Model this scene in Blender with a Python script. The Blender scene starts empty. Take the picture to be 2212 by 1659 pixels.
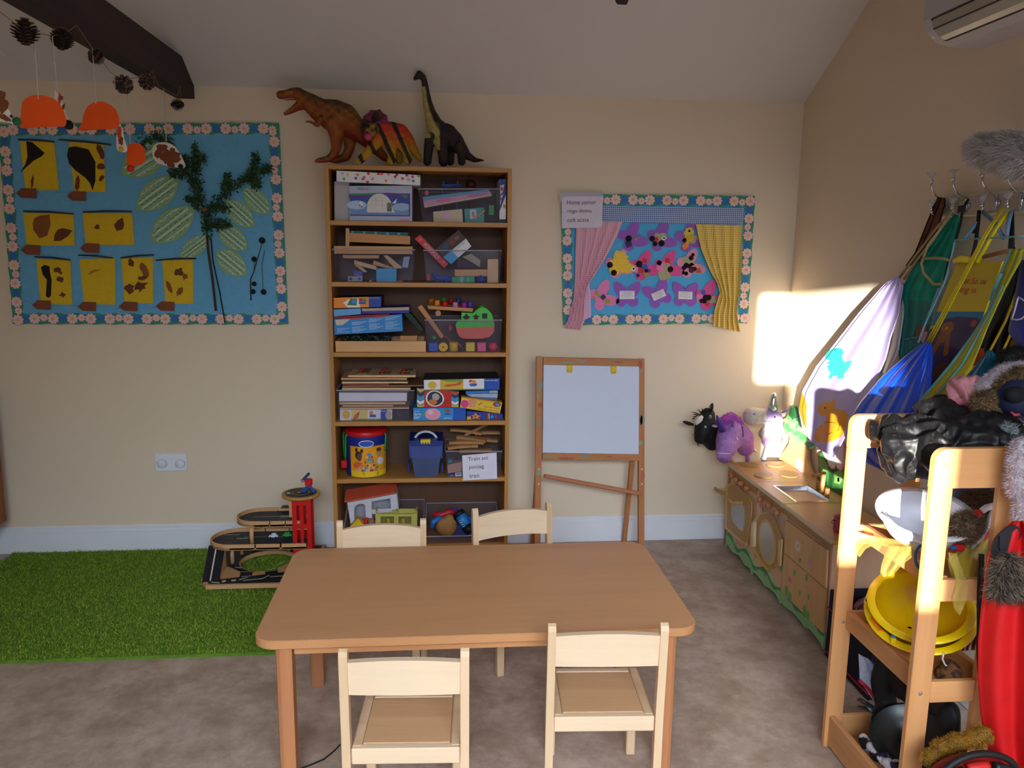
import bpy, math, random
from mathutils import Vector, Matrix
RND = random.Random(11)
SC = bpy.context.scene
COL = SC.collection
SC.view_settings.view_transform = 'Standard'
SC.view_settings.look = 'None'
PI = math.pi
# ------------------------------------------------------------------ camera solved from the room's vanishing points
IW, IH, FPX = 2212, 1659, 1708.0
YAW, PIT, ROL = 9.13903119e-02, 1.70985540e-01, -1.23312696e-02
CAM = Vector((0, -3.804, 1.477))
_f = Vector((math.sin(YAW)*math.cos(PIT), math.cos(YAW)*math.cos(PIT), -math.sin(PIT)))
_r = Vector((math.cos(YAW), -math.sin(YAW), 0))
_d = _f.cross(_r)
_r2 = math.cos(ROL)*_r + math.sin(ROL)*_d
_d2 = -math.sin(ROL)*_r + math.cos(ROL)*_d
cd = bpy.data.cameras.new('camera'); camo = bpy.data.objects.new('camera', cd); COL.objects.link(camo)
cd.lens = FPX/IW*36; cd.sensor_width = 36; cd.clip_start = .05
camo.matrix_world = Matrix((( _r2.x, -_d2.x, -_f.x, CAM.x), (_r2.y, -_d2.y, -_f.y, CAM.y), (_r2.z, -_d2.z, -_f.z, CAM.z), (0,0,0,1)))
SC.camera = camo
def ray(px, py): return ((px-IW/2)/FPX)*_r2 + ((py-IH/2)/FPX)*_d2 + _f
def P(px, py, ax, val):            # point of the photograph on the real plane axis=val
    d = ray(px, py); return CAM + d*((val-CAM[ax])/d[ax])
def PN(px, py, pt, n):
    d = ray(px, py); return CAM + d*((pt-CAM).dot(n)/d.dot(n))
def B(px, py, y=0): return P(px, py, 1, y)
def crop(x0, y0, s): return lambda x, y: (x0+x/s, y0+y/s)
# ------------------------------------------------------------------ materials (all procedural)
def lin(h):
    if not isinstance(h, str): return tuple(h)
    o = []
    for i in (0, 2, 4):
        c = int(h[i:i+2], 16)/255
        o.append(c/12.92 if c <= .04045 else ((c+.055)/1.055)**2.4)
    return tuple(o)
_M = {}
def mat(h, rough=.6, kind='plain', s=1.0, h2=None, metal=0, bump=0, spec=.4, alpha=1.0, var=.045):
    key = (h, rough, kind, s, h2, metal, bump, spec, alpha, var)
    if key in _M: return _M[key]
    m = bpy.data.materials.new('%s_%s' % (kind, h)); m.use_nodes = True
    nt = m.node_tree; N = nt.nodes; L = nt.links; b = N['Principled BSDF']
    c = lin(h); c2 = lin(h2) if h2 else None
    b.inputs['Roughness'].default_value = rough; b.inputs['Metallic'].default_value = metal
    b.inputs['Specular IOR Level'].default_value = spec
    tc = N.new('ShaderNodeTexCoord')
    def mix(fac, a, bb):
        x = N.new('ShaderNodeMix'); x.data_type = 'RGBA'
        if hasattr(fac, 'links'): L.new(fac, x.inputs[0])
        else: x.inputs[0].default_value = fac
        for i, q in ((6, a), (7, bb)):
            if hasattr(q, 'links'): L.new(q, x.inputs[i])
            else: x.inputs[i].default_value = (*q, 1)
        return x.outputs[2]
    def noise(scale, detail=3, vec=None, rgh=.5):
        n = N.new('ShaderNodeTexNoise'); n.inputs['Scale'].default_value = scale; n.inputs['Detail'].default_value = detail
        n.inputs['Roughness'].default_value = rgh
        L.new(vec or tc.outputs['Object'], n.inputs['Vector']); return n.outputs['Fac']
    def mapping(sc):
        mp = N.new('ShaderNodeMapping'); mp.inputs['Scale'].default_value = sc; L.new(tc.outputs['Object'], mp.inputs['Vector']); return mp.outputs['Vector']
    def ramp(fac, a, bb):
        r = N.new('ShaderNodeMapRange'); r.inputs['From Min'].default_value = a; r.inputs['From Max'].default_value = bb
        L.new(fac, r.inputs['Value']); return r.outputs['Result']
    def mul(c, k): return tuple(min(1, x*k) for x in c)
    if kind in ('plain', 'sheer'):
        col = mix(ramp(noise(24*s), .3, .7), mul(c, 1-var), mul(c, 1+var))
    elif kind in ('woodx', 'woody', 'woodz'):
        sc = {'woodx': (2, 40, 40), 'woody': (40, 2, 40), 'woodz': (40, 40, 2)}[kind]
        v = mapping(tuple(q*s for q in sc))
        g = noise(1.6, 5, v, .6)
        g2 = noise(.35, 2, v)
        dk = c2 or mul(c, .80)
        col = mix(ramp(g, .35, .65), dk, c); col = mix(ramp(g2, .3, .75), col, mul(c, 1.06))
        if not bump: bump = .02
    elif kind == 'floor':
        n1 = noise(7, 8, None, .72); n2 = noise(24, 6, None, .75)
        col = mix(ramp(n1, .38, .62), c, c2); col = mix(ramp(n2, .45, .75), col, mul(c, 1.2))
    elif kind == 'mottle':
        col = mix(ramp(noise(9*s, 5, None, .65), .42, .58), c, c2)
    elif kind == 'gingham':
        sx = N.new('ShaderNodeSeparateXYZ'); L.new(tc.outputs['Object'], sx.inputs[0]); fs = []
        for ax in ('X', 'Z'):
            a = N.new('ShaderNodeMath'); a.operation = 'MULTIPLY'; a.inputs[1].default_value = 105*s; L.new(sx.outputs[ax], a.inputs[0])
            q = N.new('ShaderNodeMath'); q.operation = 'FRACT'; L.new(a.outputs[0], q.inputs[0])
            t = N.new('ShaderNodeMath'); t.operation = 'GREATER_THAN'; t.inputs[1].default_value = .5; L.new(q.outputs[0], t.inputs[0]); fs.append(t.outputs[0])
        ad = N.new('ShaderNodeMath'); ad.operation = 'ADD'; L.new(fs[0], ad.inputs[0]); L.new(fs[1], ad.inputs[1])
        hf = N.new('ShaderNodeMath'); hf.operation = 'MULTIPLY'; hf.inputs[1].default_value = .5; L.new(ad.outputs[0], hf.inputs[0])
        col = mix(hf.outputs[0], c2, c)
    elif kind == 'stripe':
        w = N.new('ShaderNodeTexWave'); w.inputs['Scale'].default_value = 14*s; w.inputs['Distortion'].default_value = 1.2; w.inputs['Detail Scale'].default_value = .6
        w.bands_direction = 'Z' ; L.new(tc.outputs['Object'], w.inputs['Vector'])
        col = mix(ramp(w.outputs['Fac'], .35, .6), c2, c)
    elif kind == 'vcol':
        at = N.new('ShaderNodeAttribute'); at.attribute_name = 'Col'
        n = noise(60*s, 3)
        mm = N.new('ShaderNodeMix'); mm.data_type = 'RGBA'; mm.blend_type = 'MULTIPLY'; mm.inputs[0].default_value = 1
        L.new(at.outputs['Color'], mm.inputs[6]); L.new(mix(ramp(n, .3, .7), (.72, .72, .72), (1, 1, 1)), mm.inputs[7]); col = mm.outputs[2]
    if kind == 'clear':
        # see-through moulded plastic: part transparent, part pale sheen
        tr = N.new('ShaderNodeBsdfTransparent'); tr.inputs[0].default_value = (*lin(h2 or 'EFEFF4'), 1)
        ms = N.new('ShaderNodeMixShader'); ms.inputs[0].default_value = alpha
        col = mix(noise(8), mul(c, .9), c)
        L.new(tr.outputs[0], ms.inputs[1]); L.new(b.outputs[0], ms.inputs[2])
        L.new(ms.outputs[0], N['Material Output'].inputs['Surface'])
    L.new(col, b.inputs['Base Color'])
    if kind == 'sheer':
        b.inputs['Alpha'].default_value = alpha
    if bump:
        bp = N.new('ShaderNodeBump'); bp.inputs['Strength'].default_value = min(1, bump*10); bp.inputs['Distance'].default_value = .002
        L.new(noise(160*s, 3), bp.inputs['Height']); L.new(bp.outputs[0], b.inputs['Normal'])
    _M[key] = m; return m
VC = mat('FFFFFF', .7, 'vcol')
# ------------------------------------------------------------------ mesh builder
_TX = {}
def text2d(s):
    if s in _TX: return _TX[s]
    cu = bpy.data.curves.new('t', 'FONT'); cu.body = s; cu.fill_mode = 'FRONT'; cu.resolution_u = 3
    o = bpy.data.objects.new('t', cu); COL.objects.link(o)
    dg = bpy.context.evaluated_depsgraph_get(); me = bpy.data.meshes.new_from_object(o.evaluated_get(dg))
    v = [(a.co.x, a.co.y) for a in me.vertices]; f = [tuple(p.vertices) for p in me.polygons]
    bpy.data.objects.remove(o); bpy.data.curves.remove(cu); bpy.data.meshes.remove(me)
    x0 = min(a[0] for a in v); x1 = max(a[0] for a in v); y0 = min(a[1] for a in v); y1 = max(a[1] for a in v)
    _TX[s] = ([((a-x0)/(x1-x0), (b-y0)/(y1-y0)) for a, b in v], f); return _TX[s]
class MB:
    def __init__(s): s.v = []; s.f = []; s.mi = []; s.sm = []; s.mats = []; s.c = []
    def slot(s, m):
        if m not in s.mats: s.mats.append(m)
        return s.mats.index(m)
    def add(s, vs, fs, m, smooth=False, cols=None):
        n = len(s.v); s.v.extend([tuple(q) for q in vs]); k = s.slot(m)
        s.c.extend(cols if cols else [(1, 1, 1)]*len(vs))
        for q in fs: s.f.append(tuple(i+n for i in q)); s.mi.append(k); s.sm.append(smooth)
        return s
    def box(s, c, sz, m, bev=0, T=None):
        c = Vector(c); h = [q/2 for q in sz]; bev = min(bev, *[q*.98 for q in h])
        if bev <= 0:
            vs = [Vector((sx*h[0], sy*h[1], sz_*h[2])) for sx in (-1, 1) for sy in (-1, 1) for sz_ in (-1, 1)]
            fs = [(0,1,3,2), (4,6,7,5), (0,4,5,1), (2,3,7,6), (0,2,6,4), (1,5,7,3)]
        else:
            vs = []; idx = {}
            for sx in (-1, 1):
                for sy in (-1, 1):
                    for sz_ in (-1, 1):
                        for a in range(3):
                            q = [sx*(h[0]-bev), sy*(h[1]-bev), sz_*(h[2]-bev)]; q[a] = (sx, sy, sz_)[a]*h[a]
                            idx[(sx, sy, sz_, a)] = len(vs); vs.append(Vector(q))
            fs = []
            for a in range(3):
                o = [i for i in range(3) if i != a]
                for sg in (-1, 1):
                    loop = []
                    for u, w in ((-1, -1), (1, -1), (1, 1), (-1, 1)):
                        k = [0, 0, 0]; k[a] = sg; k[o[0]] = u; k[o[1]] = w; loop.append(idx[(*k, a)])
                    fs.append(tuple(loop))
            for a in range(3):
                o = [i for i in range(3) if i != a]
                for u in (-1, 1):
                    for w in (-1, 1):
                        k1 = [0]*3; k1[o[0]] = u; k1[o[1]] = w; k1[a] = -1; k2 = list(k1); k2[a] = 1
                        fs.append((idx[(*k1, o[0])], idx[(*k2, o[0])], idx[(*k2, o[1])], idx[(*k1, o[1])]))
            for sx in (-1, 1):
                for sy in (-1, 1):
                    for sz_ in (-1, 1): fs.append(tuple(idx[(sx, sy, sz_, a)] for a in range(3)))
        if T: vs = [T @ q for q in vs]
        vs = [q+c for q in vs]
        # outward orientation
        ff = []
        cc = c
        for q in fs:
            a, b_, d = (vs[q[0]], vs[q[1]], vs[q[2]]); n = (b_-a).cross(d-a)
            ff.append(q if n.dot((a+b_+d)/3-cc) > 0 else tuple(reversed(q)))
        return s.add(vs, ff, m)
    def bar(s, p, q, w, d, m, bev=.002, up=(0, 0, 1)):       # square bar from p to q
        p = Vector(p); q = Vector(q); z = (q-p); ln = z.length; z.normalize(); u = Vector(up)
        if abs(z.dot(u)) > .95: u = Vector((0, 1, 0))
        x = u.cross(z).normalized(); y = z.cross(x)
        T = Matrix((x, y, z)).transposed()
        return s.box((p+q)/2, (w, d, ln), m, bev, T)
    def prism(s, pts, vec, m, mcap=None):
        pts = [Vector(p) for p in pts]; n = len(pts); vec = Vector(vec)
        nr = Vector((0, 0, 0))
        for i in range(n): nr += pts[i].cross(pts[(i+1) % n])
        if nr.dot(vec) > 0: pts = pts[::-1]
        vs = pts+[p+vec for p in pts]
        s.add(vs, [tuple(range(n)), tuple(range(2*n-1, n-1, -1))], mcap or m)
        return s.add(vs, [(i, i+n, (i+1) % n+n, (i+1) % n) for i in range(n)], m)
    def poly(s, pts, m, toward=None):
        pts = [Vector(p) for p in pts]
        if toward is not None:
            nr = Vector((0, 0, 0))
            for i in range(len(pts)): nr += (pts[i]-pts[0]).cross(pts[(i+1) % len(pts)]-pts[0])
            if nr.dot(Vector(toward)) < 0: pts = pts[::-1]
        return s.add(pts, [tuple(range(len(pts)))], m)
    def tube(s, pts, r, m, n=8, caps=True, cols=None, flat=1.0):
        pts = [Vector(p) for p in pts]; k = len(pts)
        rs = r if isinstance(r, (list, tuple)) else [r]*k
        vs = []; fs = []; cl = []
        t = (pts[1]-pts[0]).normalized(); u = Vector((0, 0, 1)) if abs(t.z) < .9 else Vector((1, 0, 0))
        x = u.cross(t).normalized()
        for i in range(k):
            t = (pts[min(i+1, k-1)]-pts[max(i-1, 0)])
            t = t.normalized() if t.length > 1e-9 else Vector((0, 0, 1))
            x = (x-t*x.dot(t)); x = x.normalized() if x.length > 1e-6 else t.orthogonal().normalized()
            y = t.cross(x)
            for j in range(n):
                a = 2*PI*j/n; vs.append(pts[i]+x*(rs[i]*math.cos(a))+y*(rs[i]*math.sin(a)*flat))
                if cols: cl.append(cols[i])
        for i in range(k-1):
            for j in range(n): fs.append((i*n+j, i*n+(j+1) % n, (i+1)*n+(j+1) % n, (i+1)*n+j))
        if caps: fs += [tuple(range(n-1, -1, -1)), tuple(range((k-1)*n, k*n))]
        return s.add(vs, fs, m, True, cl or None)
    def cyl(s, p, q, r, m, n=16, r2=None): 
        p = Vector(p); q = Vector(q); s.tube([p, q], [r, r if r2 is None else r2], m, n)
        for i in range(1, 3): s.sm[-i] = False
        return s
    def sphere(s, c, r, m, n=14, k=9, T=None):
        c = Vector(c); r = r if isinstance(r, (tuple, list)) else (r, r, r); vs = [Vector((0, 0, r[2]))]; fs = []
        for i in range(1, k):
            a = PI*i/k
            for j in range(n): b_ = 2*PI*j/n; vs.append(Vector((r[0]*math.sin(a)*math.cos(b_), r[1]*math.sin(a)*math.sin(b_), r[2]*math.cos(a))))
        vs.append(Vector((0, 0, -r[2])))
        for j in range(n): fs.append((0, 1+j, 1+(j+1) % n))
        for i in range(k-2):
            for j in range(n): a = 1+i*n; fs.append((a+j, a+n+j, a+n+(j+1) % n, a+(j+1) % n))
        a = 1+(k-2)*n
        for j in range(n): fs.append((len(vs)-1, a+(j+1) % n, a+j))
        if T: vs = [T @ q for q in vs]
        return s.add([q+c for q in vs], fs, m, True)
    def lathe(s, prof, m, T=None, n=28, smooth=True, sx=1, sy=1):
        vs = []; fs = []; k = len(prof)
        for r, z in prof:
            for j in range(n): a = 2*PI*j/n; vs.append(Vector((r*math.cos(a)*sx, r*math.sin(a)*sy, z)))
        for i in range(k-1):
            for j in range(n): fs.append((i*n+j, i*n+(j+1) % n, (i+1)*n+(j+1) % n, (i+1)*n+j))
        if T: vs = [T @ q for q in vs]
        return s.add(vs, fs, m, smooth)
    def grid(s, rows, m, smooth=True, cols=None):
        k = len(rows); n = len(rows[0]); vs = [p for r_ in rows for p in r_]
        return s.add(vs, [(i*n+j, i*n+j+1, (i+1)*n+j+1, (i+1)*n+j) for i in range(k-1) for j in range(n-1)], m, smooth, cols)
    def text(s, st, f, m):                     # f(u,v) -> 3D point, u right, v up
        v, fc = text2d(st); return s.add([f(a, b_) for a, b_ in v], fc, m)
    def disc(s, c, n, r, m, k=16, r2=None, ang=0):
        n = Vector(n).normalized(); x = Vector((0, 0, 1)).cross(n); x = x.normalized() if x.length > 1e-4 else Vector((1, 0, 0)); y = n.cross(x); r2 = r2 or r; c = Vector(c)
        return s.poly([c+x*(r*math.cos(2*PI*i/k)*math.cos(ang)-r2*math.sin(2*PI*i/k)*math.sin(ang))+y*(r*math.cos(2*PI*i/k)*math.sin(ang)+r2*math.sin(2*PI*i/k)*math.cos(ang)) for i in range(k)], m, n)
    def build(s, name, parent=None, solid=0):
        me = bpy.data.meshes.new(name); o = bpy.data.objects.new(name, me); COL.objects.link(o)
        vs = [Vector(q) for q in s.v]
        if parent is not None:
            iv = wm(parent).inverted(); vs = [iv @ q for q in vs]; o.parent = parent
        else:
            lo = [min(q[i] for q in vs) for i in range(3)]; hi = [max(q[i] for q in vs) for i in range(3)]
            b = Vector(((lo[0]+hi[0])/2, (lo[1]+hi[1])/2, lo[2])); vs = [q-b for q in vs]; o.location = b
        me.from_pydata([tuple(q) for q in vs], [], s.f)
        for m in s.mats: me.materials.append(m)
        me.polygons.foreach_set('material_index', s.mi); me.polygons.foreach_set('use_smooth', s.sm)
        if any(q.name.startswith('vcol') for q in s.mats):
            at = me.color_attributes.new('Col', 'FLOAT_COLOR', 'POINT'); fl = []
            for c in s.c: fl += [c[0], c[1], c[2], 1]
            at.data.foreach_set('color', fl)
        me.update()
        if solid:
            md = o.modifiers.new('thickness', 'SOLIDIFY'); md.thickness = solid; md.offset = 0
        return o
def wm(o):
    m = o.matrix_basis.copy()
    return wm(o.parent) @ m if o.parent else m
def tag(o, label, cat, group=None):
    o['label'] = label; o['category'] = cat
    if group: o['group'] = group
    return o
def thing(name, label, cat, loc=(0, 0, 0), rz=0, group=None):
    o = bpy.data.objects.new(name, None); COL.objects.link(o); o.empty_display_size = .05
    o.location = loc; o.rotation_euler = (0, 0, rz); return tag(o, label, cat, group)
def struct(o): o['kind'] = 'structure'; return o
def dup(root, loc, rz=None, label=None, scale=None):
    r = root.copy(); COL.objects.link(r); r.location = loc
    if rz is not None: r.rotation_euler = (0, 0, rz)
    if scale: r.scale = (scale,)*3
    if label: r['label'] = label
    for ch in list(root.children):
        c = ch.copy(); COL.objects.link(c); c.parent = r
        for g in list(ch.children):
            d = g.copy(); COL.objects.link(d); d.parent = c
    return r
def remesh(mb, voxel, smooth=4):
    """fuse overlapping tubes and balls into one continuous skin"""
    me = bpy.data.meshes.new('tmp'); me.from_pydata([tuple(q) for q in mb.v], [], mb.f); o = bpy.data.objects.new('tmp', me); COL.objects.link(o)
    md = o.modifiers.new('r', 'REMESH'); md.mode = 'VOXEL'; md.voxel_size = voxel
    if smooth: sm = o.modifiers.new('s', 'SMOOTH'); sm.factor = .5; sm.iterations = smooth
    dg = bpy.context.evaluated_depsgraph_get(); m2 = bpy.data.meshes.new_from_object(o.evaluated_get(dg))
    v = [a.co.copy() for a in m2.vertices]; nrm = [a.normal.copy() for a in m2.vertices]; f = [tuple(p.vertices) for p in m2.polygons]
    bpy.data.objects.remove(o); bpy.data.meshes.remove(me); bpy.data.meshes.remove(m2)
    return v, f, nrm
def skin(mb, voxel, colfn, smooth=4, m=None):
    v, f, n = remesh(mb, voxel, smooth); o = MB(); o.add(v, f, m or VC, True, [colfn(a, b) for a, b in zip(v, n)] if colfn else None); o.n = n; return o
def fur(mb, pts, nrms, ln, w, m, colfn=None, droop=.4, n=None, rnd=RND):
    ids = range(len(pts)) if n is None else [rnd.randrange(len(pts)) for _ in range(n)]
    for i in ids:
        p = pts[i]; d = (nrms[i]+Vector((rnd.gauss(0, .45), rnd.gauss(0, .45), rnd.gauss(0, .45)-droop))).normalized()
        sd = d.orthogonal().normalized()*w; q = p+d*ln*rnd.uniform(.6, 1.3)
        c = colfn(p) if colfn else None
        mb.add([p-sd, p+sd, q], [(0, 1, 2)], m, False, [c]*3 if c else None)
    return mb
def lerp(a, b, t): return a+(b-a)*t
def along(pts, t):
    """point at parameter t on a polyline of tuples"""
    k = t*(len(pts)-1); i = min(int(k), len(pts)-2); u = k-i
    return tuple(lerp(a, b, u) for a, b in zip(pts[i], pts[i+1]))
def smooth(pts, n=4):
    """closed Catmull-Rom outline through 2D points"""
    o = []; k = len(pts)
    for i in range(k):
        a, b_, c, d = (pts[(i+j-1) % k] for j in range(4))
        for q in range(n):
            t = q/n; o.append(tuple(.5*(2*b_[e]+(c[e]-a[e])*t+(2*a[e]-5*b_[e]+4*c[e]-d[e])*t*t+(3*b_[e]-a[e]-3*c[e]+d[e])*t**3) for e in range(2)))
    return o
def hexv(h, k=1.0): return tuple(min(1, q*k) for q in lin(h))
# ------------------------------------------------------------------ the room
M_WALL = mat('E7D6BE', .85, 'plain', .05, bump=.01, var=.015)
M_CEIL = mat('DAD6D4', .9, 'plain', .05, var=.015)
M_SKIRT = mat('E9ECF4', .35, 'plain', .3, var=.02)
XL, XR, YF = -2.45, 1.731, -5.7
SL = .577; YR = -2.7; ZB = 2.17; ZR = ZB-SL*YR; ZF = 2.85
m = MB(); m.box(((XL+XR)/2, YF/2, -.05), (XR-XL+.3, -YF+.3, .1), mat('9A8273', .42, 'floor', h2='C2AE9F')); struct(m.build('floor'))
m = MB(); m.box(((XL+XR)/2, .05, ZB/2), (XR-XL+.2, .1, ZB), M_WALL); struct(m.build('wall_back'))
gable = [(0, 0), (YF, 0), (YF, ZF), (YR, ZR), (0, ZB)]
for nm, x, t in (('wall_right', XR, .1), ('wall_left', XL-.1, .1)):
    m = MB(); m.prism([(x, y, z) for y, z in gable], (t, 0, 0), M_WALL); struct(m.build(nm))
# wall behind the camera with its window openings
m = MB(); y0 = YF-.1
SWX0, SWX1, SWZ0, SWZ1 = -.73, -.24, 1.015, 1.872
for x0, x1, z0, z1 in ((XL, SWX0, 0, ZF), (SWX1, XR, 0, ZF), (SWX0, SWX1, 0, SWZ0), (SWX0, SWX1, SWZ1, ZF), (SWX0, -.54, 1.27, 1.44), (SWX0, -.66, SWZ0, 1.27)):  # last two boxes are unseen blockers added to shape the sun patch
    m.box(((x0+x1)/2, y0+.05, (z0+z1)/2), (x1-x0, .1, z1-z0), M_WALL)
struct(m.build('wall_front'))
m = MB(); m.prism([(XL-.1, 0, ZB), (XR+.1, 0, ZB), (XR+.1, YR, ZR), (XL-.1, YR, ZR)], (0, 0, .1), M_CEIL)
m.prism([(XL-.1, YR, ZR), (XR+.1, YR, ZR), (XR+.1, YF-.1, ZF), (XL-.1, YF-.1, ZF)], (0, 0, .1), M_CEIL); struct(m.build('ceiling'))
m = MB(); m.box(((XL+XR)/2, -.008, .057), (XR-XL, .016, .114), M_SKIRT, .004); m.box(((XL+XR)/2, -.006, .123), (XR-XL, .012, .022), M_SKIRT, .004); struct(m.build('baseboard_back'))
m = MB(); m.box((XR-.008, (YF)/2, .057), (.016, -YF-.04, .114), M_SKIRT, .004); m.box((XR-.006, YF/2, .123), (.012, -YF-.04, .022), M_SKIRT, .004); struct(m.build('baseboard_right'))
# tie beams of dark timber
M_BEAM = mat('382C2B', .8, 'woody', .6, h2='241C1C', bump=.05)
bx0, bx1, bz0 = -1.165, -1.088, 2.112
tp = P(370, 105, 0, bx1); bz1 = tp.z
yend = (ZB-bz1)/SL
m = MB(); m.prism([(bx0, -.001, bz0), (bx0, -.001, ZB-.002), (bx0, yend, bz1), (bx0, -4.6, bz1), (bx0, -4.6, bz0)], (bx1-bx0, 0, 0), M_BEAM); struct(m.build('trim_1'))
q = P(1342, 12, 1, -1.05); zc = ZB-SL*(-1.05)
m = MB(); m.prism([(q.x-.014, -1.06, q.z), (q.x-.014, -1.02, q.z+.02), (q.x-.014, -1.02, ZB+SL*1.02), (q.x-.014, -4.2, ZB+SL*1.02+.9), (q.x-.014, -4.2, q.z+.9)], (.03, 0, 0), M_BEAM); struct(m.build('trim_2'))
# ------------------------------------------------------------------ light
def area(name, loc, rot, sx, sy, power, col, spread=180):
    l = bpy.data.lights.new(name, 'AREA'); l.shape = 'RECTANGLE'; l.size = sx; l.size_y = sy; l.energy = power; l.color = col; l.spread = math.radians(spread)
    o = bpy.data.objects.new(name, l); COL.objects.link(o); o.location = loc; o.rotation_euler = rot; return o
area('window_light', (.3, YF+.12, 2.1), (math.radians(43), 0, math.radians(-6)), 2.6, 1.2, 108, (.74, .87, 1.0), 90)
area('door_light', (1.0, YF+.1, 1.0), (math.radians(80), 0, 0), 1.2, 1.4, 8, (.70, .85, 1.0), 120)
sd = Vector((.40, 1, -.107)).normalized()
sl = bpy.data.lights.new('sun', 'SUN'); sl.energy = 26; sl.color = (1, .94, .84); sl.angle = math.radians(.6)
so = bpy.data.objects.new('sun', sl); COL.objects.link(so); so.rotation_euler = sd.to_track_quat('-Z', 'Y').to_euler(); so.location = (-3, -8, 4)
w = bpy.data.worlds.new('sky'); SC.world = w; w.use_nodes = True
bg = w.node_tree.nodes['Background']; bg.inputs[0].default_value = (.62, .76, 1, 1); bg.inputs[1].default_value = 1.2
# ------------------------------------------------------------------ bookcase
M_BK = mat('BA8444', .45, 'woodx', .5, h2='A8743A'); M_BKZ = mat('BA8444', .45, 'woodz', .5, h2='A8743A'); M_BKD = mat('5E3D28', .6, 'woodz', .4, h2='503322')
KX0, KX1, KY, KZ = -.490, .312, -.28, 1.815
bk = thing('bookcase', 'tall open oak veneer bookcase crammed with toys, games and clear tubs', 'bookcase', ((KX0+KX1)/2, KY/2, 0))
for x in (KX0+.009, KX1-.009):
    m = MB(); m.box((x, KY/2-.004, KZ/2), (.018, -KY-.018, KZ-.001), M_BKZ, .001); m.build('side_panel', bk)
m = MB(); m.box(((KX0+KX1)/2, KY/2-.004, KZ-.009), (KX1-KX0-.036, -KY-.02, .018), M_BK, .001); m.build('top_panel', bk)
SHZ = [1.573, 1.309, .999, .684, .4165, .098]      # centres of the shelf boards
for z in SHZ:
    m = MB(); m.box(((KX0+KX1)/2, KY/2-.006, z), (KX1-KX0-.036, -KY-.024, .020), M_BK, .001); m.build('shelf', bk)
m = MB(); m.box(((KX0+KX1)/2, -.017, KZ/2), (KX1-KX0-.02, .006, KZ-.02), M_BKD); m.build('back_panel', bk)
m = MB(); m.box(((KX0+KX1)/2, KY+.03, .044), (KX1-KX0-.036, .016, .088), M_BK); m.build('plinth', bk)
SHT = [z+.010 for z in SHZ]
# ------------------------------------------------------------------ table
M_TB = mat('D09A6C', .36, 'woodx', .55, h2='C89062'); M_TL = mat('C08156', .45, 'woodz', .7, h2='AD6F48'); M_TE = mat('C98F5F', .45, 'woodx', .6, h2='B37A4D')
TX, TY, TZ = .107, -1.522, .46
tb = thing('table', 'low rectangular beech nursery table with rounded corners', 'table', (TX, TY, 0))
def rrect(w, d, r, n=8):
    pts = []
    for cx, cy, a0 in ((w/2-r, d/2-r, 0), (-w/2+r, d/2-r, 90), (-w/2+r, -d/2+r, 180), (w/2-r, -d/2+r, 270)):
        for i in range(n+1): a = math.radians(a0+90*i/n); pts.append((cx+r*math.cos(a), cy+r*math.sin(a)))
    return pts
m = MB(); rr = rrect(1.2, .648, .06)
rin = rrect(1.194, .642, .057)
top = [Vector((TX+x, TY+y, TZ)) for x, y in rin]; ed = [Vector((TX+x, TY+y, TZ-.003)) for x, y in rr]; e2 = [Vector((TX+x, TY+y, TZ-.022)) for x, y in rr]; bt = [Vector((TX+x, TY+y, TZ-.025)) for x, y in rin]
n = len(rr); m.add(top, [tuple(range(n))], M_TB); m.add(bt, [tuple(range(n-1, -1, -1))], M_TB)
for a, b in ((top, ed), (ed, e2), (e2, bt)): m.add(a+b, [(i, i+n, (i+1) % n+n, (i+1) % n) for i in range(n)], M_TE)
m.build('tabletop', tb)
m = MB()
for sx in (-1, 1): m.box((TX+sx*.52, TY, TZ-.045), (.02, .46, .04), M_TE)
for sy in (-1, 1): m.box((TX, TY+sy*.262, TZ-.045), (1.0, .02, .04), M_TE)
m.build('apron', tb)
for sx in (-1, 1):
    for sy in (-1, 1):
        m = MB(); c = Vector((TX+sx*.527, TY+sy*.258, 0))
        m.prism([c+Vector((sx*x, sy*y, 0)) for x, y in [(-.022, -.022), (.010, -.022), (.018, -.019), (.022, -.010), (.024, .006), (.020, .016), (.010, .022), (-.022, .022)]], (0, 0, TZ-.025), M_TL); m.build('leg', tb)
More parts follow.
